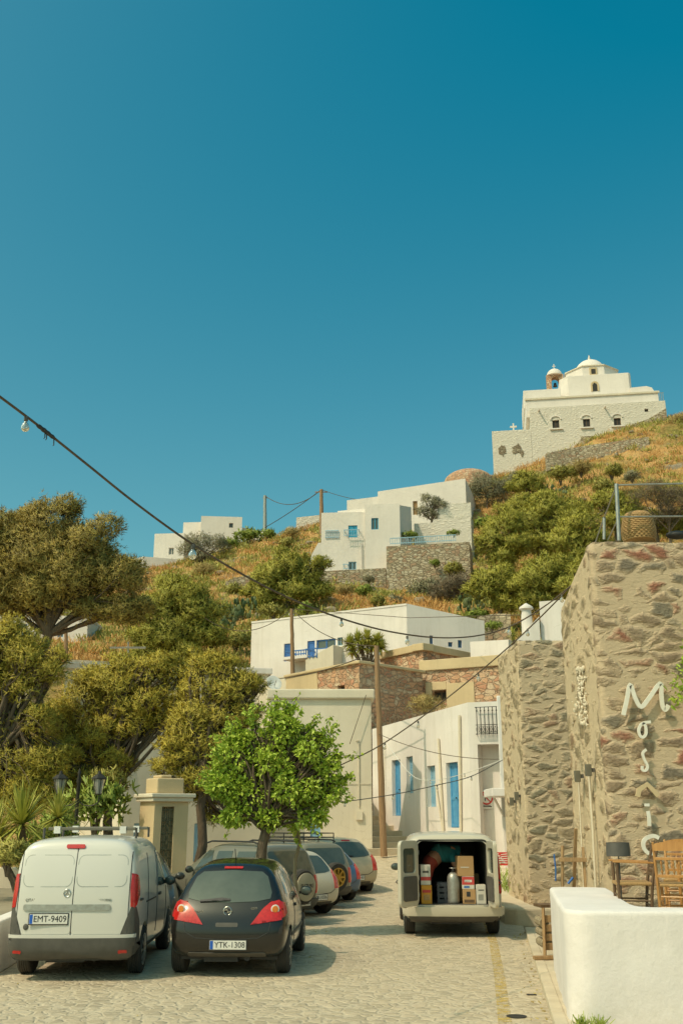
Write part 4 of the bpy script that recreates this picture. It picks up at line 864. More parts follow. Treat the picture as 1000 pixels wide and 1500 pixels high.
# letters fixed to the front wall
FY = 15.5; LO = W(945, 1100, FY - .09)
sgn = thing('wall_sign', 'white hand-shaped letters reading Mosaic hung one below another on the stone front', 'sign', tuple(LO))
def lp(x, y): p = W(820 + x * .2, 960 + y * .2, FY - .09); return (p.x - LO.x, p.z - LO.z)
def smooth_line(pts, k=5):
    out = []; n = len(pts)
    for i in range(n - 1):
        p0, p1, p2, p3 = pts[max(i - 1, 0)], pts[i], pts[i + 1], pts[min(i + 2, n - 1)]
        for j in range(k):
            t = j / k
            out.append(tuple(.5 * ((2 * p1[q]) + (-p0[q] + p2[q]) * t + (2 * p0[q] - 5 * p1[q] + 4 * p2[q] - p3[q]) * t * t + (-p0[q] + 3 * p1[q] - 3 * p2[q] + p3[q]) * t ** 3) for q in (0, 1)))
    return out + [pts[-1]]
L_paint = pmat('letter_paint', (0.80, 0.76, 0.66), (0.72, 0.67, 0.56), 8, 0.6, .1)
for pts, w, m in (([(460, 438), (485, 330), (510, 215), (545, 310), (590, 378), (650, 310), (730, 205), (738, 290), (748, 375), (768, 400), (790, 365)], .062, L_paint),
                  ([(660, 488), (600, 498), (574, 540), (580, 585), (602, 600), (625, 575), (622, 520), (600, 498)], .042, L_paint),
                  ([(628, 690), (603, 715), (612, 760), (636, 810), (625, 842), (600, 840), (598, 810)], .038, L_paint),
                  ([(632, 1085), (634, 1106)], .07, L_paint), ([(640, 1140), (648, 1195), (650, 1250)], .05, L_paint),
                  ([(720, 1338), (680, 1322), (630, 1338), (606, 1372), (615, 1420), (650, 1450), (700, 1440)], .055, L_paint)):
    MB().ribbon([lp(*p) for p in smooth_line(pts)], w, -.02, .01).build('letter', m, sgn, fix=True)
for pts in (([(565, 1035), (575, 985), (635, 945), (690, 1000), (715, 1030)], .07),):
    o_ = MB().ribbon([lp(*p) for p in pts[0]], pts[1], -.02, .01).build('letter', M_['ochre'], sgn, fix=True); o_['label'] = 'tan chevron-shaped letter'
mb = MB()
for x, y in ((530, 240), (590, 370), (735, 240), (600, 560), (620, 760), (640, 960), (645, 1180), (640, 1335)):
    p = lp(x, y); mb.tube([(p[0], .008, p[1]), (p[0], .1, p[1])], .012, 6)
mb.build('bracket', M_['iron'], sgn)

# pipe rail, basket, cables and lamps of the stone building
rl = thing('roof_railing', 'galvanised pipe railing along the roof edge of the lettered stone building', 'railing', tuple(W(904, 790, 15.75)))
o = rl.location; mb = MB()
pA = W(906, 792, 15.75) - o; pT = W(902, 709, 15.75) - o; mb.tube([pA, pT], .032, 10)
q = W(884, 790, 17.2) - o; q2 = W(884, 758, 17.2) - o; mb.build('post', M_['galv'], rl, smooth=40); mb = MB(); mb.tube([q, q2], .026, 8); mb.build('post', M_['galv'], rl, smooth=40)
mb = MB(); r_ = W(1060, 707, 15.75) - o; mb.tube([pT - Vector((0, 0, .02)), r_], .016, 8)
m_ = W(906, 757, 15.75) - o; r_ = W(1060, 756, 15.75) - o; mb.tube([m_, r_], .014, 8)
mb.tube([pT - Vector((0, 0, .03)), q2, ], .014, 8); mb.tube([m_, W(890, 790, 16.8) - o], .012, 8); mb.tube([q2, q + Vector((-.12, .9, -.3))], .012, 8)
mb.build('rail', M_['galv'], rl, smooth=40)
p_ = MB(); f = W(1062, 790, 15.75) - o; p_.tube([f, W(1060, 707, 15.75) - o], .03, 8); p_.build('post', M_['galv'], rl, smooth=40)
bk_ = thing('wicker_basket', 'round wicker basket standing on the stone roof behind the pipe rail', 'basket', tuple(W(936, 793, 16.1)))
mb = MB(); hgt = W(936, 757, 16.1).z - bk_.location.z
for k in range(13):
    r = .245 + .02 * math.sin(k * .35); z = hgt * (k + .5) / 13; n_ = 44
    mb.tube([((r + (.012 if (j + k) % 2 else -.006)) * math.cos(2 * math.pi * j / n_), (r + (.012 if (j + k) % 2 else -.006)) * math.sin(2 * math.pi * j / n_), z) for j in range(n_ + 1)], .017, 5, cap=False)
mb.lathe([(.23, 0), (.225, hgt)], 24); mb.build('weave', pmat('wicker', (0.50, 0.33, 0.14), (0.38, 0.23, 0.09), 30, .7, .4, 90, st=(1, 1, 4)), bk_, smooth=60)
MB().lathe([(.235, hgt + .005), (.19, hgt + .06), (.06, hgt + .09), (.01, hgt + .09)], 24).build('lid', M_['rush'], bk_, smooth=50)
fb = MB(); q = W(992, 789, 15.95); fb.ell((0, 0, .06), (.2, .12, .07), 12, 8); fb.ell((.16, .02, .09), (.12, .1, .06), 10, 6)
fb = fb.build('dark_bag', M_['black'], smooth=60); fb.location = tuple(q); tag(fb, 'small dark sack lying on the stone roof right of the basket', 'bag')
wlm = None
def wall_lamp(px, py, Xw, label, grp):
    d = ray(px, py); t = Xw / d.x; p = Vector((0, 0, EYE)) + d * t
    L = thing('wall_lamp', label, 'lamp', tuple(p), 0, grp)
    MB().box(-.045, .045, -.045, .045, -.09, .09).build('housing', M_['lampgrey'], L, bevel=.008)
    MB().box(.05, .1, -.025, .025, -.03, .03).build('bracket', M_['trim'], L)
    MB().lathe([(.03, -.002), (.034, 0), (.03, .003)], 12, (0, 0, -.101)).build('lens', M_['clear'], L)
wall_lamp(861, 1128, 3.88, 'grey box wall lamp at the top of the white pipe on the stone side wall', 'box wall lamps')
wall_lamp(845, 1137, 3.88, 'grey box wall lamp beside the second conduit, rear one on the stone side wall', 'box wall lamps')
wall_lamp(756, 1166, 3.93, 'grey box wall lamp on the edge of the lower rubble building, nearer of its two', 'box wall lamps')
wall_lamp(749, 1174, 3.90, 'grey box wall lamp on the edge of the lower rubble building, farther of its two', 'box wall lamps')
def onx(px, py, X): d = ray(px, py); return Vector((0, 0, EYE)) + d * (X / d.x)
for pts, r, lab in (([(862, 1134), (868, 1220), (873, 1320)], .02, 'white vertical pipe below the front lamp on the stone side wall'), ([(847, 1145), (851, 1230), (856, 1320)], .014, 'thin pale conduit below the rear lamp on the stone side wall')):
    P_ = [onx(x, y, 3.93) for x, y in pts]; mb = MB(); mb.tube(P_, r, 10)
    tag(mb.build('wall_pipe', M_['cream'], smooth=40), lab, 'pipe')
# flaking white lime patch on the side wall
mb = MB(); random.seed(9)
for k in range(150):
    py = random.uniform(978, 1062); px = 848 + (py - 978) * .02 + random.gauss(0, 3.2 if py < 1025 else 6.0)
    p = onx(px, py, 3.95); s_ = random.uniform(.01, .035); mb.ell((p.x + .02, p.y, p.z), (random.uniform(.012, .03), s_ * .8, s_ * random.uniform(.6, 1.5)), 7, 5)
tag(mb.build('lime_patch', M_['cream'], smooth=60), 'crumbling white lime patch on the side of the lettered stone building', 'plaster')

# ------------------------------------------------------------------ white parapet and terrace
def resample(pts, n):
    pts = [Vector(p) for p in pts]; S = [0]
    for a, b_ in zip(pts[:-1], pts[1:]): S.append(S[-1] + (b_ - a).length)
    out = []
    for i in range(n + 1):
        s = S[-1] * i / n; j = min(max(k for k in range(len(S)) if S[k] <= s + 1e-9), len(pts) - 2); out.append(pts[j].lerp(pts[j + 1], (s - S[j]) / (S[j + 1] - S[j])))
    return out
PT = 1.168
outer = [(2.97, 15.2), (2.74, 13.8), (2.44, 11.9)] + arc(2.66, 11.58, .27, 182, 268, 6) + [(3.4, 11.3), (4.5, 11.28), (8.5, 11.2)]
inner = [(3.78, 15.12), (3.70, 14.5), (3.55, 13.7), (3.44, 13.0), (3.34, 12.3)] + arc(3.54, 12.05, .2, 180, 255, 4) + [(4.5, 11.75), (8.5, 11.66)]
ou, inn = resample(outer, 150), resample(inner, 150); vs = []; fs = []; pr = []
for a, b_ in zip(ou, inn):
    row = []; d = (b_ - a); w = d.length; d.normalize(); r = .05
    for z in [-.02, .1, .25, .4, .55, .7, .85, .97]: row.append((a.x + .012 * noise.noise(Vector((a.x * 2, a.y * 2, z * 2))), a.y + .014 * noise.noise(Vector((a.x * 2 + 9, a.y * 2, z * 2))), z))
    for k in range(0, 7):
        t = math.pi / 2 * k / 6; q = a + d * (r * (1 - math.cos(t))); row.append((q.x, q.y, PT - r + r * math.sin(t) + .012 * noise.noise(Vector((a.x * 1.5, a.y * 1.5, 4)))))
    for k in range(1, 5):
        q = a.lerp(b_, (r + (w - 2 * r) * k / 5) / w); row.append((q.x, q.y, PT + .006 + .014 * noise.noise(Vector((q.x * 2.5, q.y * 2.5, 4)))))
    for k in range(6, -1, -1):
        t = math.pi / 2 * k / 6; q = b_ - d * (r * (1 - math.cos(t))); row.append((q.x, q.y, PT - r + r * math.sin(t)))
    row.append((b_.x, b_.y, .3)); pr.append(row)
m_ = len(pr[0]); vs = [p for r in pr for p in r]
fs = [(i * m_ + j, (i + 1) * m_ + j, (i + 1) * m_ + j + 1, i * m_ + j + 1) for i in range(150) for j in range(m_ - 1)] + [tuple(range(m_)), tuple(range(150 * m_, 151 * m_))[::-1]]
mb = MB(); mb.add(vs, fs); pw = mb.build('parapet_wall', M_['parapet'], smooth=50, fix=True); tag(pw, 'thick whitewashed parapet with a rounded corner in front of the wooden chairs', 'wall')
g = MB(); g.prism([(3.2, 11.7), (8.5, 11.6), (8.5, 15.46), (4.2, 15.46), (3.9, 15.2), (3.45, 13.2)], 0, .88); tag(g.build('terrace_floor', M_['concrete']), kind='structure')

# ------------------------------------------------------------------ chairs and other things on the terrace
TZ = .884
def spindle(mb, p, q, r=.013):
    p, q = Vector(p), Vector(q); pr_ = [.55, .6, 1.0, 1.35, .9, .6, 1.3, .6, .9, 1.3, 1.0, .7, .55]
    mb.tube([p.lerp(q, i / 12) for i in range(13)], [r * x for x in pr_], 8)
def chair(label, loc, rz, m, arms=False, seat='rush', cat='chair'):
    """local +y is where the sitter faces; back legs at y=0"""
    t = thing('wooden_chair', label, cat, loc, rz, 'wooden chairs on the terrace'); W_ = M_[m]; hw = .21
    for s in (-1, 1):
        mb = MB(); mb.tube([(s * hw, .04, 0), (s * hw, .02, .3), (s * hw, .0, .46), (s * hw, -.05, .72), (s * hw, -.11, .95)], [.017, .019, .02, .019, .015], 8); mb.build('back_post', W_, t, smooth=50)
        mb = MB(); mb.tube([(s * (hw + .01), .41, 0), (s * (hw + .01), .41, .46 if not arms else .70)], [.017, .021], 8); mb.build('leg', W_, t, smooth=50)
        if arms: MB().bar((s * hw, -.03, .70), (s * (hw + .02), .46, .715), .055, .024).build('armrest', M_['wood'], t, bevel=.006)
    mb = MB(); mb.box(-hw - .02, hw + .02, 0, .44, .435, .475); mb.build('seat', M_[seat], t, bevel=.015)
    mb = MB()
    for z in (.2, .32): mb.tube([(-hw, .41, z), (hw, .41, z)], .011, 6); mb.tube([(-hw, .03, z), (hw, .03, z)], .011, 6)
    for s in (-1, 1): mb.tube([(s * hw, .03, .26), (s * hw, .41, .26)], .011, 6)
    mb.build('stretcher', W_, t, smooth=50)
    mb = MB(); n_ = 8                                              # curved crest rail
    for k in range(n_):
        xa, xb = -hw + 2 * hw * k / n_, -hw + 2 * hw * (k + 1) / n_; ha = .03 * math.sin(math.pi * k / n_); hb = .03 * math.sin(math.pi * (k + 1) / n_)
        mb.add([(xa, y, z) for y in (-.115, -.092) for z in (.85, .93 + ha)] + [(xb, y, z) for y in (-.115, -.092) for z in (.85, .93 + hb)], [(0, 1, 5, 4), (2, 6, 7, 3), (1, 3, 7, 5), (0, 4, 6, 2), (0, 2, 3, 1), (4, 5, 7, 6)])
    mb.build('crest_rail', W_, t)
    mb = MB(); mb.bar((-hw, -.068, .76), (hw, -.068, .76), .022, .035); mb.bar((-hw, -.025, .56), (hw, -.025, .56), .022, .035); mb.build('back_rail', W_, t, bevel=.004)
    for k in range(5):
        x = -hw + 2 * hw * (k + 1) / 6; mb = MB(); spindle(mb, (x, -.028, .57), (x, -.064, .75)); mb.build('spindle', W_, t, smooth=60)
    return t
p = W(968, 1335, 12.75)
chair('honey-coloured spindle-back chair nearest the white parapet, back turned to us', (p.x + .20, 12.75, TZ), R(-24), 'wood')
chair('dark-framed armchair with a rush seat and pale arms beside the stone wall', (W(941, 1300, 13.5).x + .02, 13.25, TZ), R(82), 'wood_dark', True)
chair('orange-brown chair at the right edge behind the honey-coloured one', (W(1000, 1300, 14.3).x, 14.25, TZ), R(160), 'wood')
tb = thing('wooden_table', 'small wooden table behind the spindle-back chair', 'table', (4.72, 13.65, TZ), R(10))
MB().box(-.32, .32, -.3, .3, .70, .73).build('tabletop', M_['wood'], tb, bevel=.006)
for sx in (-1, 1):
    for sy in (-1, 1):
        mb = MB(); mb.tube([(sx * .27, sy * .25, 0), (sx * .27, sy * .25, .4), (sx * .27, sy * .25, .70)], [.016, .026, .022], 8); mb.build('leg', M_['wood'], tb, smooth=50)
fl = thing('floor_lamp', 'small black drum-shaded lamp on a thin stand against the stone wall', 'lamp', (W(908, 1290, 14.9).x, 14.9, TZ))
zt = W(907, 1234, 14.9).z - TZ; zl = W(907, 1254, 14.9).z - TZ
MB().lathe([(.165, zl), (.168, zl + .003), (.160, zt), (.150, zt), (.155, zl + .006)], 28).build('lamp_shade', M_['trim'], fl, smooth=40)
MB().tube([(0, 0, .02), (0, 0, zt - .03)], .009, 8).build('stand', M_['black'], fl); MB().lathe([(.13, 0), (.13, .015), (.03, .03)], 20).build('base', M_['black'], fl)
ez = thing('easel', 'tall folded wooden easel standing behind the end of the white parapet', 'easel', (3.42, 15.95, .095), R(-8))
for a, b_, w in (((-.17, 0, 0), (-.06, .06, 1.62), .045), ((.23, 0, 0), (.24, .06, 1.60), .045), ((.0, .5, 0), (.15, .02, 1.87), .05)):
    MB().bar(a, b_, w, .03).build('leg', M_['wood_raw'], ez, bevel=.004)
MB().bar((-.13, .0, 1.42), (.28, .0, 1.42), .03, .06, up=(0, 0, 1)).build('crossbar', M_['wood_raw'], ez, bevel=.004)
MB().bar((-.18, -.03, .75), (.28, -.03, .75), .06, .05).build('ledge', M_['wood_raw'], ez, bevel=.004)
mb = MB(); mb.tube([(-.2, -.02, 1.5), (-.19, -.03, 1.3), (-.2, -.02, 1.12)], .012, 8); mb.tube([(-.02, -.03, 1.08), (.06, -.03, 1.17)], .018, 8)
mb = mb.build('blue_cloth', M_['blue_deep'], smooth=50); mb.location = ez.location; mb.rotation_euler = ez.rotation_euler; tag(mb, 'blue cloth strips hanging on the wooden easel', 'cloth')
ct = thing('wooden_crate', 'rough wooden crate of split logs on the pavement at the parapet end', 'crate', (3.17, 16.45, .09), R(8))
for s in (-1, 1):
    MB().bar((s * .12 - .02, -.16, 0), (s * .12, -.14, .72), .04, .03).build('post', M_['wood_raw'], ct)
mb = MB()
for k in range(4): mb.box(-.14, .14, -.13, -.11, .12 + k * .13, .22 + k * .13)
mb.build('slat', M_['wood_raw'], ct, bevel=.004)
mb = MB(); random.seed(4)
for k in range(7):
    x = -.1 + .1 * (k % 3); z = .2 + .15 * (k // 3); mb.tube([(x, -.1, z), (x + .01, .2, z + .02)], .06 + .015 * random.random(), 9)
mb.build('logs', M_['bark_pale'], ct); MB().box(-.16, .14, -.15, .2, .72, .76).build('lid', M_['wood_dark'], ct)
pk = MB(); pk.bar((-.22, 0, .03), (.2, .06, .03), .09, .05); pk = pk.build('plank', M_['wood_raw'], bevel=.005); pk.location = (3.08, 16.15, .096); tag(pk, 'short wooden plank lying across the kerb by the crate', 'plank')
mh_ = MB(); mh_.lathe([(.11, 0), (.115, .006), (.1, .008), (.085, .004), (.02, .006)], 24); mh_ = mh_.build('drain_cover', M_['iron'], smooth=40); q = G(756, 1490); mh_.location = (q.x, q.y, .006); tag(mh_, 'small round iron drain cover in the road beside the yellow line', 'cover')
mh_ = MB(); mh_.box(-.06, .06, -.04, .04, 0, .006); mh_ = mh_.build('drain_cover', M_['iron'], bevel=.003); q = G(778, 1458); mh_.location = (q.x, q.y, .006); tag(mh_, 'tiny rectangular iron cover set in the road near the parapet corner', 'cover')

# red-white notice on the wall beyond the delivery van
rn = thing('red_notice', 'red and white printed notice tied to the white wall beyond the open delivery van', 'sign', tuple(W(731, 1258, 27)))
MB().box(-.24, .24, 0, .015, -.16, .16).build('board', M_['red'], rn)
mb = MB()
for k in range(5): mb.bar((-.2 + .02 * k, -.004, .12 - .06 * k), (-.02 + .04 * k, -.004, .12 - .05 * k), .004, .026); mb.bar((.04, -.004, .1 - .05 * k), (.2, -.004, .12 - .055 * k), .004, .018)
mb.build('print', M_['plate'], rn)

# ------------------------------------------------------------------ gate pier, low walls, lamp post
gp = thing('gate_pier', 'ochre stone gate pier with cornice and a tall iron grille panel in its right face', 'pier', (W(221, 1290, 26).x, 26.0, 0), R(33))
q = gp.location; Zt = lambda y: W(226, y, 26).z
wl2, wr2 = .95, .92      # left face runs back along +y (local), right face along +x
z3, z2, z1 = Zt(1139), Zt(1162), Zt(1174)
o0, o1 = .20, .54
mb = MB(); mb.box(0, o0, 0, wl2, 0, z1); mb.box(o1, wr2, 0, wl2, 0, z1); mb.box(o0, o1, .14, wl2 - .002, 0, z1); mb.box(o0, o1, 0.004, .14, z1 - .12, z1 - .002); mb.build('shaft', M_['ochre'], gp)
mb = MB(); mb.box(-.09, wr2 + .09, -.09, wl2 + .09, z1 + .002, z1 + .10); mb.box(-.14, wr2 + .14, -.14, wl2 + .14, z1 + .1, z2); mb.build('cornice', M_['cream'], gp, bevel=.02)
mb = MB(); mb.box(.08, wr2 - .1, .1, wl2 - .1, z2 + .002, z3); mb.box(.22, wr2 - .4, .2, wl2 - .2, z3 + .002, z3 + .08); mb.build('cap', M_['ochre'], gp, bevel=.03)
mb = MB()
for k in range(6): mb.tube([(o0 + .04 + (.30) * k / 5, .06, .3), (o0 + .04 + (.30) * k / 5, .06, z1 - .14)], .012, 6)
for zz in (.35, z1 * .55, z1 - .45, z1 - .2): mb.bar((o0 + .01, .06, zz), (o1 - .01, .06, zz), .03, .03)
for row in range(9):
    for k in range(2):
        cx = o0 + .10 + .18 * k; cz = .5 + row * (z1 - .8) / 9; mb.tube([(cx + .085 * math.cos(t), .06, cz + .1 * math.sin(t)) for t in [2 * math.pi * j / 12 for j in range(13)]], .009, 5)
mb.build('iron_grille', pmat('old_green_iron', (0.12, 0.115, 0.06), (0.08, 0.07, 0.035), 12, .6), gp)
gw = thing('garden_wall', 'low cream garden wall between the gate pier and the parked cars', 'wall', (-5.6, 27.5, 0))
MB().box(-7, -.9, 0, .3, 0, .9).build('masonry', M_['cream'], gw, bevel=.03); MB().box(1.6, 4.2, .6, .9, 0, .7).build('masonry', M_['cream'], gw, bevel=.03)
pl_ = thing('planter_wall', 'low white planter wall behind the silver-white van at the left edge', 'wall', (-5.05, 15.2, 0))
MB().prism([(-.02, 0), (.22, 0), (-.55, 9), (-.8, 9)], 0, 0.72).build('masonry', M_['white'], pl_, bevel=.03); MB().prism([(-4, 0), (-.02, 0), (-.8, 9), (-5, 9)], 0, .6).build('soil', gm, pl_)
lt = thing('street_lamp', 'black double-headed lantern lamp post in front of the pines', 'street lamp', (W(105, 1290, 24).x, 24, 0))
zt = W(105, 1132, 24).z
MB().lathe([(.1, 0), (.1, .5), (.06, .6), (.045, 1.2), (.04, zt - .25), (.06, zt - .2), (.03, zt - .05), (.045, zt), (.005, zt + .1)], 14).build('post', M_['iron'], lt, smooth=40)
for s in (-1, 1):
    mb = MB(); mb.tube([(0, 0, zt - .62)] + [(s * (.05 + .22 * (1 - math.cos(t))), 0, zt - .62 - .12 * math.sin(t)) for t in [math.pi * k / 8 for k in range(1, 9)]] + [(s * .49, 0, zt - .52)], .014, 6)
    mb.build('arm', M_['iron'], lt)
    x = s * .45 + .02; zb = zt - .5
    f = MB(); f.lathe([(.05, zb), (.1, zb + .02)], 6, (x, 0, 0))
    for k in range(6):
        a = 2 * math.pi * k / 6; f.bar((x + .09 * math.cos(a), .09 * math.sin(a), zb + .02), (x + .16 * math.cos(a), .16 * math.sin(a), zb + .36), .014, .014)
    f.lathe([(.19, zb + .36), (.185, zb + .38), (.1, zb + .45), (.05, zb + .47), (.03, zb + .53), (.004, zb + .55)], 6, (x, 0, 0)); f = f.build('lantern', M_['iron'], lt)
    MB().lathe([(.075, zb + .03), (.14, zb + .35)], 6, (x, 0, 0)).build('lantern_glass', pmat('lantern_glass', (0.42, 0.40, 0.34), (0.35, 0.33, 0.28), 3, .1), f)
# beige house half hidden behind the pines
bg_ = thing('beige_house', 'beige house with a teal door half hidden behind the pines and gate pier', 'house', (W(250, 1240, 34).x, 34, .2))
o = bg_.location; A, B = wxy(176, 1240, 34), wxy(392, 1240, 36.5)
hs = [hpx(A, B, 284, 1206, 300, 1262), hpx(A, B, 196, 1206, 222, 1235)]
shell(ccw_from(A, B, 6), -.5, [zof(180, 1052, 34), zof(330, 1090, 35.8), zof(330, 1090, 35.8), zof(180, 1052, 34)], {0: hs}, o, .25).build('wall', M_['cream'], bg_)
opening(bg_, A, B, hs[0], 'door', .15, 'blue_pale'); opening(bg_, A, B, hs[1], 'glass', .15, 'blue_pale')
u, z = E(181, 1098, A, B); u2, z2 = E(181, 1135, A, B); e_ = (Vector(B) - Vector(A)).normalized()
MB().tube([(A[0] + e_.x * u - o.x, A[1] - .08 - o.y, z - o.z), (A[0] + e_.x * u2 - o.x, A[1] - .08 - o.y, z2 - o.z)], .06).build('drainpipe', M_['blue'], bg_)
bg2 = thing('flat_roofed_house', 'long flat cream roof line showing above the middle pines', 'house', (W(240, 1000, 48).x, 48, 5))
A, B = wxy(96, 990, 48), wxy(392, 1000, 50); shell(ccw_from(A, B, 5), 1, [zof(100, 966, 48), zof(390, 979, 50)] * 2, {}, bg2.location).build('wall', M_['cream'], bg2)
coping(bg2, A, B, zof(100, 966, 48) - .45, .3, .2, 5, 'white', 'roof_slab')

# ------------------------------------------------------------------ poles and overhead lines
def pole(label, base, top, r, mat='polewood', arm=None):
    b_, t_ = Vector(base), Vector(top); t = thing('utility_pole', label, 'pole', tuple(b_), 0)
    d = t_ - b_; n_ = 14
    MB().tube([d * (k / n_) + Vector((.02 * noise.noise(Vector((k * .6, r, 1))), .02 * noise.noise(Vector((k * .6, r, 9))), 0)) for k in range(n_ + 1)], [r * (1 - .3 * k / n_) for k in range(n_ + 1)], 12).build('post', M_[mat], t, smooth=50)
    if arm: MB().bar(d + Vector((-arm, 0, -.3)), d + Vector((arm, 0, -.3)), .09, .09).build('crossarm', M_[mat], t)
    mb = MB()
    for s in (-1, 1): mb.lathe([(.03, 0), (.045, .03), (.03, .06), (.04, .09), (.02, .12)], 8, tuple(d + Vector((s * r * .9, 0, -.35))))
    mb.build('insulator', M_['galv'], t); return t
P1b, P1t = W(562, 1250, 37.0), W(551, 946, 37.0); pole('tall leaning wooden pole at the foot of the alley steps', (P1b.x, 37, .85), P1t, .125)
P2t = W(427, 892, 51.0); pole('wooden pole in front of the blue-shuttered white house', tuple(W(429, 1000, 51)), P2t, .12)
P3t = W(388, 726, 112); pole('grey pole alone on the ridge against the sky', tuple(W(388, 800, 112)), P3t, .26, 'galv')
P4t = W(470.5, 717, 104); pole('wooden pole on the ridge beside the small white house', tuple(W(471, 790, 104)), P4t, .26, 'polewood', .7)
P5t = W(97, 905, 52); pole('short brown pole among the left pines', tuple(W(97, 990, 52)), P5t, .12)
P6t = W(188, 940, 50); pole('thin post with a crossbar above the middle pines', tuple(W(188, 990, 50)), P6t, .05, 'galv', .9)
cabm = pmat('cable_sheath', (0.12, 0.085, 0.05), (0.08, 0.055, 0.035), 6, .7)
def cable(name, label, pts, r, n_=40, m=None, sag=None):
    if sag is not None:
        a, b_ = Vector(pts[0]), Vector(pts[-1]); pts = [a.lerp(b_, k / n_) - Vector((0, 0, sag * 4 * (k / n_) * (1 - k / n_))) for k in range(n_ + 1)]
    return tag(MB().tube(pts, r, 6).build(name, m or cabm, smooth=60), label, 'cable')
def curve3(pts, k=8):
    out = []; n_ = len(pts); pts = [Vector(p) for p in pts]
    for i in range(n_ - 1):
        p0, p1, p2, p3 = pts[max(i - 1, 0)], pts[i], pts[i + 1], pts[min(i + 2, n_ - 1)]
        for j in range(k):
            t = j / k; out.append(.5 * ((2 * p1) + (-p0 + p2) * t + (2 * p0 - 5 * p1 + 4 * p2 - p3) * t * t + (-p0 + 3 * p1 - 3 * p2 + p3) * t ** 3))
    return out + [pts[-1]]
MA = W(838, 856, 17.4)
c1 = [W(*q) for q in ((-900, 40, 4.6), (-420, 290, 5.7), (-180, 455, 6.7), (-60, 536, 7.3), (-20, 566, 7.6), (39, 610, 8.0), (75, 638, 8.3), (130, 682, 8.75), (200, 738, 9.35), (282, 797, 10.1), (360, 844, 10.9), (430, 879, 11.7), (500, 906, 12.6), (570, 925, 13.6), (640, 934, 14.6), (700, 931, 15.5), (750, 916, 16.2), (800, 886, 16.9))] + [MA]
cable('light_cable', 'thick sagging festoon cable crossing the sky from upper left to the stone building', curve3(c1), .0115)
c2 = [W(*q) for q in ((440, 1146, 20.3), (500, 1120, 20.9), (563, 1088, 21.0), (650, 1026, 19.8), (735, 956, 18.6), (790, 905, 17.9))] + [MA]
cable('light_cable', 'festoon cable rising from the mulberry crown to the top corner of the stone building', curve3(c2), .013)
c3 = [W(*q) for q in ((440, 1180, 24), (505, 1174, 25), (575, 1164, 26.5), (640, 1150, 27.8), (690, 1137, 28.8), (736, 1113, 29.9))]
cable('light_string', 'thin string of little bulbs from the mulberry tree to the white pier', curve3(c3), .012, m=M_['trim'])
c4 = [W(*q) for q in ((563, 1085, 36.8), (600, 1133, 35), (630, 1143, 33.5), (680, 1133, 31.5), (738, 1112, 30))]
cable('light_string', 'thin drooping string of bulbs from the wooden pole across the blue doors', curve3(c4), .01, m=M_['plate'])
cable('overhead_wire', 'thin wire from the alley pole to the pole by the blue-shuttered house', [P1t, P2t], .018, sag=.5)
cable('overhead_wire', 'wire sagging between the two ridge poles', [P3t, P4t], .04, sag=1.4)
cable('overhead_wire', 'wire running down left from the ridge pole to the ridge house', [P4t, W(330, 800, 118)], .04, sag=.6)
cable('overhead_wire', 'wire from the ridge pole rightwards over the long white house', [P4t, W(640, 722, 101)], .03, sag=1.2)
cable('overhead_wire', 'wire in front of the white house running to the stone building', [P2t, W(600, 905, 49), W(790, 900, 40)], .016)
cable('overhead_wire', 'wire from the pole by the white house into the left pines', [P2t, W(300, 905, 50)], .02, sag=.9)
cable('overhead_wire', 'slack wire from the alley pole down to the white pier', [P1t - Vector((0, 0, 3.2)), W(738, 1112, 31)], .012, sag=.25)
cable('overhead_wire', 'straight wire from the alley pole leftwards to the cream house roof', [P1t - Vector((0, 0, .2)), W(375, 995, 49)], .02, sag=.3)
cable('overhead_wire', 'thin wire slanting down the cream house front to its conduit', [W(536, 1018, 37.3), W(512, 1090, 37.3)], .014)
bulbm, n, l, b = newmat('bulb_glass'); b.inputs['Base Color'].default_value = (0.86, 0.82, 0.72, 1); b.inputs['Roughness'].default_value = 0.04; b.inputs['Transmission Weight'].default_value = 0.75; b.inputs['IOR'].default_value = 1.25
bulb0 = None
def bulb(p, s, label, grp='festoon bulbs', tilt=0):
    global bulb0
    if bulb0: return dup(bulb0, tuple(p), tilt, label, grp, s)
    t = thing('light_bulb', label, 'bulb', tuple(p), tilt, grp); t.scale = (s,) * 3
    MB().lathe([(.017, .0), (.02, -.005), (.02, -.045), (.015, -.05)], 12).build('socket', M_['trim'], t, smooth=40)
    g_ = MB().lathe([(.013, -.045), (.016, -.06), (.03, -.08), (.04, -.105), (.038, -.13), (.024, -.15), (.004, -.157)], 18).build('bulb_glass', bulbm, t, smooth=60)
    MB().tube([(.0, 0, -.05), (.008, 0, -.09), (-.008, 0, -.1), (.006, 0, -.115)], .002, 4).build('filament', M_['gold'], g_)
    bulb0 = t; return t
bulb(W(39, 610, 8.0), .9, 'clear glass bulb at the upper left end of the thick festoon cable')
bulb(W(283, 797.5, 10.1), 1.05, 'clear glass bulb on the thick festoon cable below the ridge house')
for i, (q, s, lb) in enumerate(((c1[12], .7, 'bulb on the festoon cable in front of the white house wall'), (W(596, 931.5, 14.0), .8, 'bulb on the festoon cable above the yucca on the ruin'), (W(745, 918, 16.1), .9, 'bulb on the festoon cable above the white parapet wall'),
    (W(822, 871, 17.1), .9, 'topmost bulb where both festoon cables meet the stone building'), (c2[2], .9, 'bulb on the rising cable just right of the alley pole'), (W(612, 1056, 20.3), .9, 'bulb on the rising cable before the dry bush on the ruin'), (W(700, 987, 19.1), .9, 'bulb on the rising cable in front of the ruin window'), (W(772, 921, 18.1), .9, 'bulb on the rising cable above the rubble building'))):
    bulb(q, s, lb)
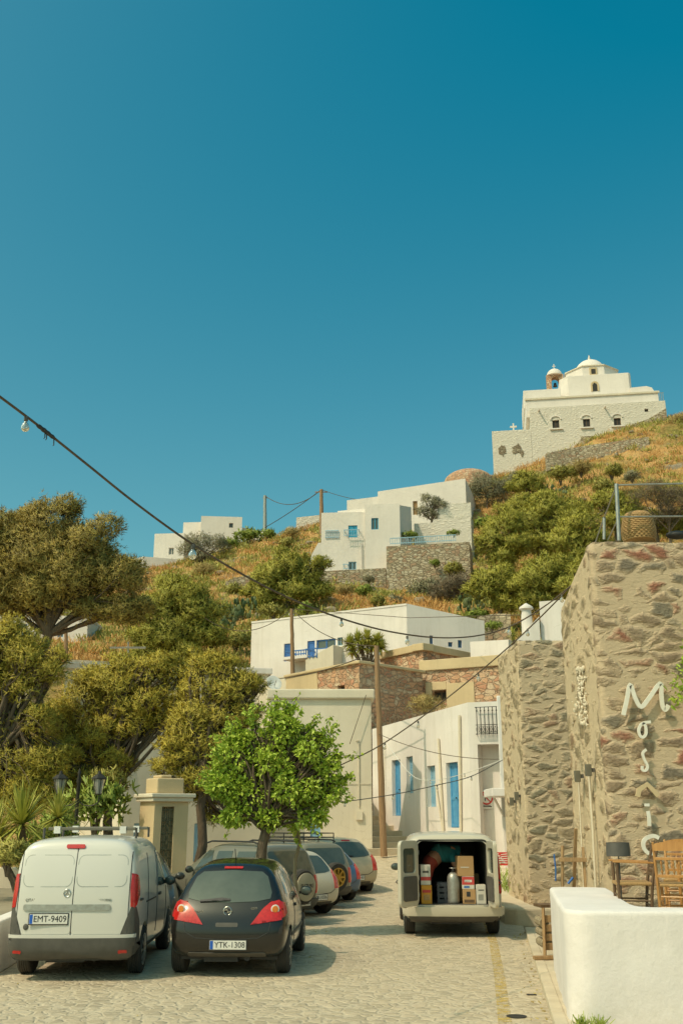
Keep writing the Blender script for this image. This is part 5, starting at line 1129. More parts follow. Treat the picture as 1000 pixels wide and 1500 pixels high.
for i, q in enumerate(c3[1:5]): bulb(q, .8, ['small bulb of the lower string in front of the cream house', 'small bulb of the lower string at the first blue door', 'small bulb of the lower string before the middle shutter', 'small bulb of the lower string by the house corner'][i], 'string bulbs')
for i, q in enumerate(c4[1:4]): bulb(q, .7, ['small bulb of the drooping string at the high shutter', 'small bulb at the lowest dip of the drooping string', 'small bulb of the drooping string before the corner door'][i], 'string bulbs')
tp = MB(); a, b_ = W(55, 622.5, 8.12), W(80, 642, 8.34)
tp.tube([a.lerp(b_, k / 8) for k in range(9)], [.014, .02, .017, .022, .018, .021, .016, .02, .013], 8)
for t in (.45, .55, .98): q = a.lerp(b_, t); tp.tube([q, q - Vector((-.004, 0, .05 + .02 * t)), q - Vector((.006, 0, .075))], [.006, .005, .003], 5)
tag(tp.build('cable_wrap', M_['black'], smooth=60), 'ragged black tape and ties wrapped round the festoon cable near its bulb', 'tape')
# ------------------------------------------------------------------ vehicles
def loft(stations, crown):
    """stations: 6 (y, half width, z) per station from rear to front; returns a closed MB"""
    mb = MB(); rings = []
    for st, cr in zip(stations, crown):
        L = [(-w, y, z) for y, w, z in st]; y5, w5, z5 = st[5]; y0, w0, z0 = st[0]
        top = [(f * w5, y5, z5 + cr * (1 - f * f)) for f in (-.55, 0, .55)]
        Rr = [(w, y, z) for y, w, z in st[::-1]]; bot = [(f * w0, y0, z0) for f in (.5, 0, -.5)]
        rings.append(L + top + Rr + bot)
    n_ = len(rings[0]); vs = [p for r in rings for p in r]; fs = []
    for i in range(len(rings) - 1):
        for k in range(n_):
            k2 = (k + 1) % n_; fs.append((i * n_ + k, i * n_ + k2, (i + 1) * n_ + k2, (i + 1) * n_ + k))
    mb.add(vs, fs)
    for end, sgn in ((0, -1), (len(rings) - 1, 1)):
        r = rings[end]; b0 = end * n_; rows = []
        rows.append([b0 + 0, b0 + n_ - 1, b0 + n_ - 2, b0 + n_ - 3, b0 + 14 - 0])
        rows[0][4] = b0 + 14
        for k in range(1, 5):
            Lp, Rp = r[k], r[14 - k]; row = [b0 + k]
            for f in (-.5, 0, .5):
                mb.v.append((Lp[0] + (Rp[0] - Lp[0]) * (f + 1) / 2, Lp[1] + sgn * (.05 * (1 - f * f)), Lp[2])); row.append(len(mb.v) - 1)
            row.append(b0 + 14 - k); rows.append(row)
        rows.append([b0 + 5, b0 + 6, b0 + 7, b0 + 8, b0 + 9])
        for k in range(5):
            for j in range(4): mb.f.append((rows[k][j], rows[k][j + 1], rows[k + 1][j + 1], rows[k + 1][j])); mb.m.append(0)
    return mb
def finish_body(mb, wheels, wr, name, mat, par, cut=None, sub=2):
    """smooth the lofted shell, cut the wheel arches (and a cargo bay), and keep a BVH to lay panes and lamps on"""
    me = mb.mesh('b'); bm = bmesh.new(); bm.from_mesh(me); bmesh.ops.recalc_face_normals(bm, faces=bm.faces); bm.to_mesh(me); bm.free()
    o = bpy.data.objects.new('b', me); C.objects.link(o); md = o.modifiers.new('s', 'SUBSURF'); md.levels = sub; md.render_levels = sub
    dg = bpy.context.evaluated_depsgraph_get(); me2 = bpy.data.meshes.new_from_object(o.evaluated_get(dg)); bpy.data.objects.remove(o)
    bm = bmesh.new(); bm.from_mesh(me2); bvh = BVHTree.FromBMesh(bm); bm.free()
    o = bpy.data.objects.new('b', me2); C.objects.link(o); tmp = []
    cm = MB()
    for x, y in wheels:
        s = 1 if x > 0 else -1; cm.lathe([(wr, -.30), (wr, .5)], 28, (x, y, wheels_z), (s, 0, 0))
    if cut: x0, x1, y0, y1, z0, z1, r = cut; pl = [(x1 - r + r * math.cos(t), z1 - r + r * math.sin(t)) for t in [math.pi / 2 * k / 6 for k in range(7)]] + [(x0 + r - r * math.sin(t), z1 - r + r * math.cos(t)) for t in [math.pi / 2 * k / 6 for k in range(7)]] + [(x0, z0), (x1, z0)]; m2 = MB(); m2.prism(pl, y0, y1); cm.add([(x, y, z) for x, z, y in m2.v], m2.f)
    cme = cm.mesh('c'); bm = bmesh.new(); bm.from_mesh(cme); bmesh.ops.recalc_face_normals(bm, faces=bm.faces); bm.to_mesh(cme); bm.free()
    co = bpy.data.objects.new('c', cme); C.objects.link(co)
    md = o.modifiers.new('x', 'BOOLEAN'); md.operation = 'DIFFERENCE'; md.object = co; md.solver = 'EXACT'; md.use_self = True
    dg = bpy.context.evaluated_depsgraph_get(); me3 = bpy.data.meshes.new_from_object(o.evaluated_get(dg))
    bpy.data.objects.remove(o); bpy.data.objects.remove(co); me3.materials.clear()
    me3.polygons.foreach_set('material_index', [0] * len(me3.polygons)); me3.polygons.foreach_set('use_smooth', [True] * len(me3.polygons)); me3.set_sharp_from_angle(angle=R(38))
    return link(name, me3, mat, par), bvh
def patch(bvh, specs, off=.006, res=.06):
    mb = MB()
    for poly, d in specs:
        bm = bmesh.new(); vv = [bm.verts.new((p[0], p[1], 0)) for p in poly]; bmesh.ops.triangulate(bm, faces=[bm.faces.new(vv)], ngon_method='EAR_CLIP')
        for ax in (0, 1):
            lo, hi = min(p[ax] for p in poly), max(p[ax] for p in poly); k = int((hi - lo) / res)
            for i in range(1, k + 1):
                co = [0, 0, 0]; co[ax] = lo + (hi - lo) * i / (k + 1); no = [0, 0, 0]; no[ax] = 1
                bmesh.ops.bisect_plane(bm, geom=bm.verts[:] + bm.edges[:] + bm.faces[:], plane_co=co, plane_no=no)
        mxw = max(abs(v.x) for v in [bvh.find_nearest(Vector((9, 1.8, .8)))[0]]); bm.verts.index_update(); top = []; low = []
        for v in bm.verts:
            a, b_ = v.co.x, v.co.y
            org, dr = {'rear': ((a, -6, b_), (0, 1, 0)), 'front': ((a, 12, b_), (0, -1, 0)), 'R': ((6, a, b_), (-1, 0, 0)), 'L': ((-6, a, b_), (1, 0, 0)), 'top': ((a, b_, 8), (0, 0, -1))}[d]
            h = bvh.ray_cast(Vector(org), Vector(dr)); loc, nr = h[0], h[1]
            if loc is not None and ((d in 'RL' and abs(loc.x) < mxw * .68) or (d == 'rear' and loc.y > 1.1)): loc = None
            if loc is None:
                g_ = {'rear': (a, .1, b_), 'front': (a, 4, b_), 'R': (.9, max(a, .08), b_), 'L': (-.9, max(a, .08), b_), 'top': (a, b_, 1.4)}[d]; loc, nr, _, _ = bvh.find_nearest(Vector(g_))
            if nr.dot(Vector(dr)) > 0: nr = -nr
            top.append(loc + nr * off); low.append(loc - nr * .012)
        n_ = len(top); fs = []
        for f in bm.faces: fs.append(tuple(v.index for v in f.verts))
        for e in bm.edges:
            if len(e.link_faces) == 1: a, b_ = e.verts[0].index, e.verts[1].index; fs.append((a, b_, b_ + n_, a + n_))
        mb.add(top + low, fs); bm.free()
    return mb
def rrect(x0, x1, z0, z1, r=.05, k=4):
    o = []
    for cx, cz, a0 in ((x1 - r, z0 + r, -90), (x1 - r, z1 - r, 0), (x0 + r, z1 - r, 90), (x0 + r, z0 + r, 180)):
        for i in range(k + 1): t = R(a0 + 90 * i / k); o.append((cx + r * math.cos(t), cz + r * math.sin(t)))
    return o
def line(pts, w):                       # a narrow strip polygon along pts
    pts = [Vector(p) for p in pts]; out = []; n_ = len(pts); L = []; Rr = []
    for i, p in enumerate(pts):
        d = (pts[min(i + 1, n_ - 1)] - pts[max(0, i - 1)]).normalized(); q = Vector((-d.y, d.x)) * w / 2; L.append(tuple(p + q)); Rr.append(tuple(p - q))
    return [Rr[i] for i in range(n_)] + L[::-1]
def segs(pts, w): return [line([a, b_], w) for a, b_ in zip(pts[:-1], pts[1:])]
def mirror(poly): return [(-x, z) for x, z in poly][::-1]
def put(bvh, specs, name, mat, par, off=.006, res=.06, smooth=40):
    return patch(bvh, specs, off, res).build(name, M_[mat] if isinstance(mat, str) else mat, par, smooth=smooth, fix=False)
wheels_z = .3
def wheel(par, x, y, r, w, rim='alloy', spokes=7):
    s = 1 if x > 0 else -1
    pr = [(r * .62, -w / 2), (r * .9, -w / 2), (r * .97, -w * .42), (r, -w * .3)]
    for k in range(4): zc = -w * .24 + w * .16 * k; pr += [(r, zc - .012), (r - .008, zc - .006), (r - .008, zc + .006), (r, zc + .012)]
    pr += [(r, w * .3), (r * .97, w * .42), (r * .9, w / 2), (r * .62, w / 2)]
    t = MB().lathe(pr, 36, (x, y, r), (s, 0, 0)).build('wheel', M_['rubber'], par, smooth=40)
    mb = MB(); mb.lathe([(r * .655, w * .2), (r * .66, w * .5 + .004), (r * .60, w * .5), (r * .58, w * .28), (.02, w * .22)], 30, (x, y, r), (s, 0, 0))
    for k in range(spokes):
        a = 2 * math.pi * k / spokes; ax = x + s * w * .46
        mb.bar((ax, y + .05 * math.cos(a), r + .05 * math.sin(a)), (ax - s * .01, y + r * .62 * math.cos(a), r + r * .62 * math.sin(a)), .03, r * .16, up=(1, 0, 0))
    mb.lathe([(.06, w * .4), (.06, w * .5), (.03, w * .52)], 14, (x, y, r), (s, 0, 0)); mb.build('rim', M_[rim], t, smooth=35)
    return t
def plate(par, c, w, h, txt, nrm_tilt=0.0, band=True):
    """a licence plate centred at c facing -y"""
    x, y, z = c; Mt = Matrix.Translation(c) @ Matrix.Rotation(nrm_tilt, 4, 'X')
    p = MB().box(-w / 2, w / 2, -.004, .012, -h / 2, h / 2).xf(Mt).build('number_plate', M_['plate'], par, bevel=.003)
    MB().box(-w / 2 - .012, w / 2 + .012, .0, .014, -h / 2 - .012, h / 2 + .012).xf(Mt).build('plate_frame', M_['black'], p)
    if band: MB().box(-w / 2 + .004, -w / 2 + .05, -.0055, -.004, -h / 2 + .004, h / 2 - .004).xf(Mt).build('blue_band', M_['plate_blue'], p)
    t = text_mb(txt, h * .92, .001); xs = [v[0] for v in t.v]; sc_ = (w - .085) / (max(xs) - min(xs)); cx = (max(xs) + min(xs)) / 2
    t.v = [((v[0] - cx) * sc_ + .025, v[1] - .006, v[2]) for v in t.v]; t.xf(Mt).build('lettering', M_['black'], p); return p
def mirror_part(par, x, y, z, mat, s):
    mb = MB(); mb.ell((x + s * .10, y, z), (.10, .06, .075), 12, 8); mb.bar((x - s * .02, y, z - .03), (x + s * .06, y, z - .02), .05, .04); o_ = mb.build('wing_mirror', M_[mat], par, smooth=60)
    mb = MB(); mb.ell((x + s * .10, y - .045, z), (.085, .02, .06), 12, 8); mb.build('mirror_glass', M_['glass'], o_, smooth=60); return o_
def ring_emblem(par, c, r, kind):
    x, y, z = c; mb = MB(); mb.tube([(x + r * math.cos(t), y, z + r * math.sin(t)) for t in [2 * math.pi * k / 20 for k in range(21)]], r * .13, 6)
    if kind == 'star':
        for a in (90, 210, 330): mb.bar((x, y, z), (x + r * .95 * math.cos(R(a)), y, z + r * .95 * math.sin(R(a))), r * .16, r * .2)
    else: mb.ribbon([(x - r * 1.25, z + r * .08), (x - .1 * r, z + r * .3), (x + .1 * r, z - r * .3), (x + r * 1.25, z - r * .08)], [r * .1, r * .3, r * .3, r * .1], y - .006, y + .004)
    return mb.build('emblem', M_['chrome'], par, smooth=50)
def under(par, L_, w, z=.3):
    mb = MB(); mb.box(-w, w, .35, L_ - .4, z - .06, z + .02); mb.tube([(-w * .9, .75, z + .0), (w * .9, .75, z + .0)], .05, 8); mb.tube([(w * .4, .2, z - .02), (w * .4, 1.2, z - .02)], .045, 8); mb.box(-w * .5, w * .2, .25, .55, z - .08, z + .05)
    return mb.build('underbody', M_['black'], par)

# --- white panel van, rear doors shut -------------------------------------------------
cv = thing('panel_van', 'white panel van with blank closed rear doors and roof bars, parked at the far left', 'van', (-3.68, 14.65, 0), R(1.8)); cv.scale = (.925, 1, 1)
wheels_z = .32
st = [[(.10, .76, .30), (.02, .86, .34), (.0, .905, .60), (.0, .905, .98), (.04, .88, 1.40), (.12, .82, 1.755)],
      [(.16, .80, .28), (.10, .90, .32), (.09, .925, .60), (.09, .925, .98), (.12, .90, 1.42), (.20, .84, 1.80)],
      [(.6, .82, .26), (.6, .91, .30), (.6, .93, .6), (.6, .93, 1.0), (.6, .905, 1.44), (.62, .845, 1.825)],
      [(1.8, .82, .26), (1.8, .91, .30), (1.8, .93, .6), (1.8, .93, 1.0), (1.8, .90, 1.44), (1.8, .84, 1.83)],
      [(2.7, .82, .26), (2.7, .91, .30), (2.7, .93, .6), (2.7, .93, 1.0), (2.7, .88, 1.38), (2.7, .76, 1.79)],
      [(3.3, .80, .26), (3.3, .90, .30), (3.3, .92, .6), (3.35, .92, .95), (3.4, .86, 1.14), (3.5, .74, 1.18)],
      [(4.1, .76, .26), (4.15, .86, .30), (4.15, .89, .55), (4.15, .86, .82), (4.15, .78, .98), (4.1, .66, 1.02)],
      [(4.4, .6, .28), (4.46, .74, .33), (4.5, .78, .5), (4.46, .74, .72), (4.40, .68, .84), (4.32, .58, .9)]]
whl = [(-.83, .88), (.83, .88), (-.83, 3.62), (.83, 3.62)]
body, bv = finish_body(loft(st, [.05, .05, .05, .05, .04, .03, .03, .02]), whl, .37, 'body', M_['p_white'], cv)
for x, y in whl: wheel(cv, x, y, .32, .21, 'alloy', 10)
under(cv, 4.5, .8)
put(bv, [(rrect(-.93, .93, .25, .56, .05), 'rear')], 'bumper', 'trim', cv, .035, .08)
put(bv, [(rrect(-.97, .97, .555, .60, .02), 'rear')], 'bumper_lip', 'p_white', cv, .03, .08)
for s in (-1, 1):
    T = [(.70, .36), (.90, .36), (.90, .96), (.86, .96), (.845, .62), (.70, .55)]
    put(bv, [(T if s > 0 else mirror(T), 'rear'), ([(.05, .3), (.52, .3), (.46, .52), (.36, .74), (.16, .86), (.05, .98)], 'R' if s > 0 else 'L')], 'corner_trim', 'trim', cv, .008)
    T = [(.845, .95), (.895, .94), (.875, 1.36), (.835, 1.36), (.825, 1.2)]
    put(bv, [(T if s > 0 else mirror(T), 'rear'), ([(.045, .93), (.12, .98), (.28, 1.08), (.30, 1.2), (.22, 1.34), (.06, 1.38)], 'R' if s > 0 else 'L')], 'tail_light', 'red_lens', cv, .014)
    T = rrect(.70, .82, .375, .41, .012); put(bv, [(T if s > 0 else mirror(T), 'rear')], 'reflector', 'red_lens', cv, .042)
# doors: two leaves, seam, raised window blanks
for s, x0, x1 in ((-1, -.815, -.006), (1, .004, .815)):
    d = put(bv, [(rrect(x0, x1, .61, 1.70, .05), 'rear')], 'rear_door', 'p_white', cv, .005)
    xa, xb = (x0 + .05, x1 - .03) if s < 0 else (x0 + .03, x1 - .05)
    oo = rrect(xa, xb, 1.21, 1.62, .09); put(bv, [(q, 'rear') for q in segs(oo + [oo[0]], .010)], 'window_blank', 'galv', d, .0065, .3)
put(bv, [(q, 'rear') for q in segs([(0, .6), (0, 1.76)], .012) + segs([(-.815, .62), (-.815, 1.66)], .010) + segs([(.815, .62), (.815, 1.66)], .010)], 'door_seam', 'black', cv, .007)
put(bv, [(rrect(-.72, .56, .905, .985, .03), 'rear')], 'handle_strip', 'galv', cv, .02)
put(bv, [(rrect(-.18, .10, 1.705, 1.755, .02), 'rear')], 'brake_light', 'red_lens', cv, .02)
y_ = bv.ray_cast(Vector((-.3, -5, .8)), Vector((0, 1, 0)))[0].y
plate(cv, (-.33, y_ - .02, .80), .56, .125, 'EMT-9409')
ring_emblem(cv, (-.09, bv.ray_cast(Vector((-.1, -5, 1.13)), Vector((0, 1, 0)))[0].y - .012, 1.13), .05, 'star')
for tx, x, sz in (('CITAN', -.62, .055), ('MERCEDES', .47, .04)):
    y_ = bv.ray_cast(Vector((x, -5, 1.07)), Vector((0, 1, 0)))[0].y; text_mb(tx, sz, .003).xf(Matrix.Translation((x, y_ - .008, 1.04))).build('badge', M_['chrome'] if x < 0 else M_['galv'], cv)
mb = MB(); y_ = bv.ray_cast(Vector((-.69, -5, .72)), Vector((0, 1, 0)))[0].y; mb.lathe([(.04, 0), (.04, .012), (.02, .02)], 16, (-.66, y_ - .004, .70), (0, -1, 0)); mb.build('lock', M_['trim'], cv)
for s, d in ((1, 'R'), (-1, 'L')):
    put(bv, [([(2.1, 1.10), (2.95, 1.08), (3.05, 1.14), (2.62, 1.58), (2.2, 1.60)], d)], 'side_window', 'glass', cv, .008)
    put(bv, [(q, d) for q in segs([(2.02, .45), (2.02, 1.62), (2.6, 1.68)], .014) + segs([(3.05, .45), (3.12, 1.05)], .014) + segs([(.95, .95), (1.9, .95)], .02) + segs([(1.1, .5), (1.1, 1.62)], .012)], 'door_seam', 'black', cv, .006)
    put(bv, [(rrect(.36, .52, 1.0, 1.03, .01), d), (rrect(2.15, 2.33, .96, 1.0, .015), d)], 'door_handle', 'trim', cv, .03)
    put(bv, [([(1.25, .28), (3.25, .28), (3.25, .36), (1.25, .36)], d)], 'sill', 'trim', cv, .01)
    mirror_part(cv, s * .90, 2.98, 1.13, 'black', s)
put(bv, [([(-.66, 1.16), (.66, 1.16), (.58, 1.66), (-.58, 1.66)], 'front')], 'windscreen', 'glass', cv, .006)
rk = MB()
for y in (.8, 2.0): rk.bar((-.66, y, 1.965), (.72, y, 1.965), .05, .045)
rko = rk.build('roof_rack', M_['lampgrey'], cv, bevel=.01)
for y in (.8, 2.0):
    for x in (-.52, .52):
        MB().box(x - .05, x + .05, y - .035, y + .035, 1.90, 2.0).build('rack_clamp', M_['plate'], rko); MB().tube([(x * 1.4, y, 1.83), (x * 1.4, y, 1.98)], .02, 6).build('rack_foot', M_['trim'], rko)

# --- black three-door hatchback ------------------------------------------------------
def hatch_stations(L_=3.99, W_=.855, H_=1.49):
    k = L_ / 3.99; w = W_ / .855; h = H_ / 1.49
    S = [[(.20, .60, .27), (.08, .74, .31), (.02, .79, .50), (.06, .81, .76), (.17, .76, .97), (.56, .55, 1.415)],
         [(.30, .68, .24), (.20, .80, .29), (.16, .84, .52), (.20, .845, .78), (.30, .80, .985), (.66, .58, 1.445)],
         [(.7, .74, .22), (.7, .83, .26), (.7, .86, .54), (.72, .865, .8), (.75, .825, .99), (.95, .60, 1.47)],
         [(1.5, .75, .20), (1.5, .83, .24), (1.5, .86, .54), (1.5, .86, .79), (1.5, .83, .97), (1.55, .61, 1.50)],
         [(2.2, .75, .20), (2.2, .83, .24), (2.2, .86, .54), (2.2, .86, .77), (2.2, .82, .95), (2.15, .60, 1.475)],
         [(2.85, .74, .20), (2.85, .82, .24), (2.85, .855, .52), (2.9, .845, .74), (2.98, .79, .90), (3.02, .69, .97)],
         [(3.55, .68, .21), (3.55, .77, .25), (3.58, .81, .48), (3.58, .78, .67), (3.56, .70, .79), (3.5, .58, .84)],
         [(3.86, .5, .25), (3.92, .62, .30), (3.97, .66, .45), (3.94, .64, .58), (3.88, .58, .68), (3.78, .48, .74)]]
    return [[(y * k, a * w, z * h) for y, a, z in s] for s in S]
def hatch(par, paint, plate_txt, dims=(3.99, .855, 1.49), full=True, light='hockey', rim='alloy'):
    global wheels_z
    wheels_z = .30; k, w, h = dims[0] / 3.99, dims[1] / .855, dims[2] / 1.49
    whl = [(-.76 * w, .66 * k), (.76 * w, .66 * k), (-.76 * w, 3.17 * k), (.76 * w, 3.17 * k)]
    body, bv = finish_body(loft(hatch_stations(*dims), [.04, .04, .04, .04, .04, .04, .04, .02]), whl, .345, 'body', M_[paint], par)
    for x, y in whl: wheel(par, x, y, .30, .195, rim)
    under(par, dims[0], .7 * w, .27)
    X = lambda poly: [(x * w, z * h) for x, z in poly]
    rw_ = [(-.60, 1.02), (-.40, .985), (0, .97), (.40, .985), (.60, 1.02), (.61, 1.10), (.53, 1.30), (.44, 1.365), (0, 1.385), (-.44, 1.365), (-.53, 1.30), (-.61, 1.10)]
    g_ = put(bv, [(X(rw_), 'rear')], 'rear_window', 'glass', par, .006)
    put(bv, [(X(line([(-.42, .985), (-.1, 1.015), (.02, 1.0)], .022)), 'rear')], 'wiper', 'black', g_, .02)
    put(bv, [(X(q), 'rear') for q in segs([(-.66, .93), (-.60, .60), (-.45, .525), (0, .50), (.45, .525), (.60, .60), (.66, .93)], .013)], 'tailgate_seam', 'black', par, .005)
    put(bv, [(X(rrect(-.14, .14, 1.405, 1.43, .01)), 'rear')], 'brake_light', 'red_lens', par, .012)
    T = {'hockey': [(.34, .69), (.50, .79), (.60, .80), (.775, .75), (.755, .97), (.72, 1.0), (.60, .97), (.50, .89)], 'tall': [(.60, .62), (.775, .62), (.75, .96), (.70, 1.05), (.64, 1.0)]}[light]
    for s in (-1, 1):
        P_ = X(T); P_ = P_ if s > 0 else mirror(P_)
        tl = put(bv, [(P_, 'rear'), ([(.08 * k, .76 * h), (.32 * k, .84 * h), (.36 * k, .96 * h), (.16 * k, .99 * h)], 'R' if s > 0 else 'L')], 'tail_light', 'red_lens', par, .012)
        if light == 'hockey':
            lo_ = bv.ray_cast(Vector((s * .68, -5, .89)), Vector((0, 1, 0)))[0]; MB().lathe([(.062, 0), (.062, .012), (.05, .016), (.02, .018)], 18, (lo_.x, lo_.y - .016, lo_.z), (s * .25, -1, 0)).build('lamp_ring', M_['clear'], tl); 
            MB().lathe([(.045, 0), (.04, .006), (.01, .008)], 16, (lo_.x + s * .003, lo_.y - .034, lo_.z), (s * .25, -1, 0)).build('lamp_bulb', M_['amber'], tl)
        d = 'R' if s > 0 else 'L'
        sw = [(1.05, 1.03), (2.55, .97), (2.72, 1.0), (2.28, 1.36), (1.75, 1.42), (1.25, 1.40)]
        put(bv, [([(y * k, z * h) for y, z in sw], d)], 'side_window', 'glass', par, .006)
        put(bv, [([(y * k, z * h) for y, z in [(.62, 1.06), (.98, 1.035), (1.14, 1.39), (.86, 1.34)]], d)], 'quarter_window', 'glass', par, .006)
        put(bv, [([(y * k, z * h) for y, z in q], d) for q in segs([(1.3, 1.0), (1.28, .5), (1.4, .32), (2.55, .30), (2.75, .5), (2.8, .9)], .012)], 'door_seam', 'black', par, .005)
        put(bv, [(rrect(1.4 * k, 1.6 * k, .84 * h, .875 * h, .014), d)], 'door_handle', paint, par, .03)
        put(bv, [([(y * k, z * h) for y, z in [(.95, .46), (2.85, .46), (2.85, .50), (.95, .50)]], d)], 'side_moulding', 'trim', par, .012)
        mirror_part(par, s * .845 * w, 2.42 * k, .99 * h, paint, s)
    put(bv, [(X([(-.62, .99), (.62, .99), (.53, 1.40), (-.53, 1.40)]), 'front')], 'windscreen', 'glass', par, .006)
    put(bv, [(X(rrect(-.56, .56, .275, .335, .03)), 'rear')], 'bumper_grille', 'trim', par, .012)
    y_ = bv.ray_cast(Vector((0, -5, .42)), Vector((0, 1, 0)))[0].y
    plate(par, (0.03 * w, y_ - .022, .435 * h), .52, .115, plate_txt)
    return bv
bc = thing('hatchback', 'glossy black three-door hatchback with red swept tail lights, beside the white panel van', 'car', (-1.60, 14.95, 0), R(-2.5)); bc.scale = (.975, 1, 1)
bv = hatch(bc, 'p_black', 'YTK-1308')
ring_emblem(bc, (0, bv.ray_cast(Vector((0, -5, .86)), Vector((0, 1, 0)))[0].y - .014, .87), .055, 'bolt')
put(bv, [(rrect(-.16, .16, .665, .72, .02), 'rear')], 'number_recess', 'trim', bc, .004)
for tx, x, z, sz in (('CORSA', -.42, .86, .045), ('CDTI', .38, .90, .04)):
    y_ = bv.ray_cast(Vector((x, -5, z)), Vector((0, 1, 0)))[0].y; text_mb(tx, sz, .003).xf(Matrix.Translation((x, y_ - .008, z))).build('badge', M_['chrome'], bc)
mb = MB(); mb.tube([(0, .75, 1.49), (0, .62, 1.68)], .006, 6); mb.build('aerial', M_['black'], bc)

# --- boxy 4x4 with a spare wheel on its back ------------------------------------------
def suv(par, paint, L_=3.75, W_=.80, H_=1.68, spare='cover', plate_txt='', rack=False, txt=''):
    global wheels_z
    wheels_z = .35; k, w, h = L_ / 3.75, W_ / .80, H_ / 1.68
    S = [[(.14, .64, .36), (.04, .74, .40), (.0, .78, .58), (.0, .785, .90), (.05, .76, 1.08), (.22, .64, 1.60)],
         [(.22, .68, .34), (.12, .77, .38), (.10, .80, .58), (.10, .80, .92), (.14, .775, 1.10), (.30, .66, 1.635)],
         [(.7, .70, .32), (.7, .78, .36), (.7, .805, .6), (.7, .805, .92), (.7, .78, 1.10), (.75, .67, 1.66)],
         [(1.5, .70, .32), (1.5, .78, .36), (1.5, .805, .6), (1.5, .805, .92), (1.5, .78, 1.08), (1.5, .67, 1.67)],
         [(2.0, .70, .32), (2.0, .78, .36), (2.0, .80, .6), (2.0, .80, .92), (2.0, .77, 1.07), (2.0, .65, 1.645)],
         [(2.55, .70, .32), (2.55, .78, .36), (2.55, .80, .6), (2.6, .79, .90), (2.62, .75, 1.02), (2.65, .68, 1.07)],
         [(3.4, .68, .33), (3.4, .75, .37), (3.42, .77, .58), (3.42, .75, .82), (3.4, .69, .92), (3.38, .6, .95)],
         [(3.62, .55, .36), (3.68, .66, .40), (3.72, .70, .55), (3.70, .68, .74), (3.66, .62, .84), (3.6, .54, .88)]]
    S = [[(y * k, a * w, z * h) for y, a, z in s] for s in S]
    whl = [(-.72 * w, .78 * k), (.72 * w, .78 * k), (-.72 * w, 2.98 * k), (.72 * w, 2.98 * k)]
    body, bv = finish_body(loft(S, [.03] * 8), whl, .40, 'body', M_[paint], par)
    for x, y in whl: wheel(par, x, y, .35, .22, 'alloy', 6)
    under(par, L_, .66 * w, .36)
    X = lambda poly: [(x * w, z * h) for x, z in poly]
    put(bv, [(X(rrect(-.58, .58, 1.10, 1.53, .07)), 'rear')], 'rear_window', 'glass', par, .008)
    put(bv, [(X(rrect(-.80, .80, .36, .54, .04)), 'rear')], 'bumper', 'trim', par, .05)
    for s in (-1, 1):
        T = X([(.64, .64), (.765, .64), (.75, 1.02), (.66, 1.02)]); d = 'R' if s > 0 else 'L'
        put(bv, [(T if s > 0 else mirror(T), 'rear'), ([(.05, .64 * h), (.12, .64 * h), (.14, 1.02 * h), (.06, 1.02 * h)], d)], 'tail_light', 'red_lens', par, .012)
        for a, b_ in ((.38, .98), (1.08, 1.62), (1.70, 2.28)):
            Z = [(a * k, 1.11 * h), (b_ * k, 1.09 * h), ((b_ - (.28 if b_ > 2 else .02)) * k, 1.52 * h), ((a + .06) * k, 1.53 * h)]; put(bv, [(Z, d)], 'side_window', 'glass', par, .007)
        put(bv, [([(y * k, z * h) for y, z in q], d) for q in segs([(1.65, 1.05), (1.65, .45), (2.45, .43), (2.5, .9)], .014) + segs([(1.03, 1.05), (1.1, .6)], .014)], 'door_seam', 'black', par, .006)
        put(bv, [([(y * k, z * h) for y, z in [(1.15, .44), (2.6, .44), (2.6, .56), (1.15, .56)]], d)], 'side_moulding', 'trim', par, .014)
        mirror_part(par, s * .80 * w, 2.28 * k, 1.12 * h, 'black', s)
        MB().tube([(s * .60 * w, .45 * k, 1.69 * h), (s * .60 * w, .6 * k, 1.73 * h), (s * .60 * w, 1.9 * k, 1.73 * h), (s * .60 * w, 2.05 * k, 1.69 * h)], .018, 8).build('roof_rail', M_['black'], par, smooth=40)
    put(bv, [(X([(-.58, 1.10), (.58, 1.10), (.52, 1.56), (-.52, 1.56)]), 'front')], 'windscreen', 'glass', par, .006)
    sz_ = .80 * h; cx = .12
    r = .345; y0 = -.03
    t = MB().lathe([(.1, -.10), (r * .9, -.10), (r, -.07), (r, .06), (r * .9, .10), (r * .62, .10), (r * .60, .04), (.05, .04)], 34, (cx, y0 - .11, sz_), (0, -1, 0)).build('spare_wheel', M_['rubber'], par, smooth=40)
    if spare == 'cover':
        MB().lathe([(r * .80, .095), (r * .80, .125), (r * .74, .135), (.02, .145)], 30, (cx, y0 - .11, sz_), (0, -1, 0)).build('wheel_cover', M_['p_beige'], t, smooth=40)
        if txt: text_mb(txt, .11, .002).xf(Matrix.Translation((cx, y0 - .262, sz_ + .02))).build('lettering', M_['black'], t)
    else:
        mb = MB(); mb.lathe([(r * .62, .02), (r * .64, .105), (r * .56, .10), (r * .5, .05), (.02, .06)], 28, (cx, y0 - .11, sz_), (0, -1, 0))
        for q in range(8):
            a = 2 * math.pi * q / 8; mb.bar((cx, y0 - .19, sz_), (cx + r * .6 * math.cos(a), y0 - .2, sz_ + r * .6 * math.sin(a)), .03, .04)
        mb.build('rim', M_['gold'], t, smooth=40)
    if plate_txt: plate(par, (.30 * w, -.06, .47 * h), .32, .14, plate_txt, band=True)
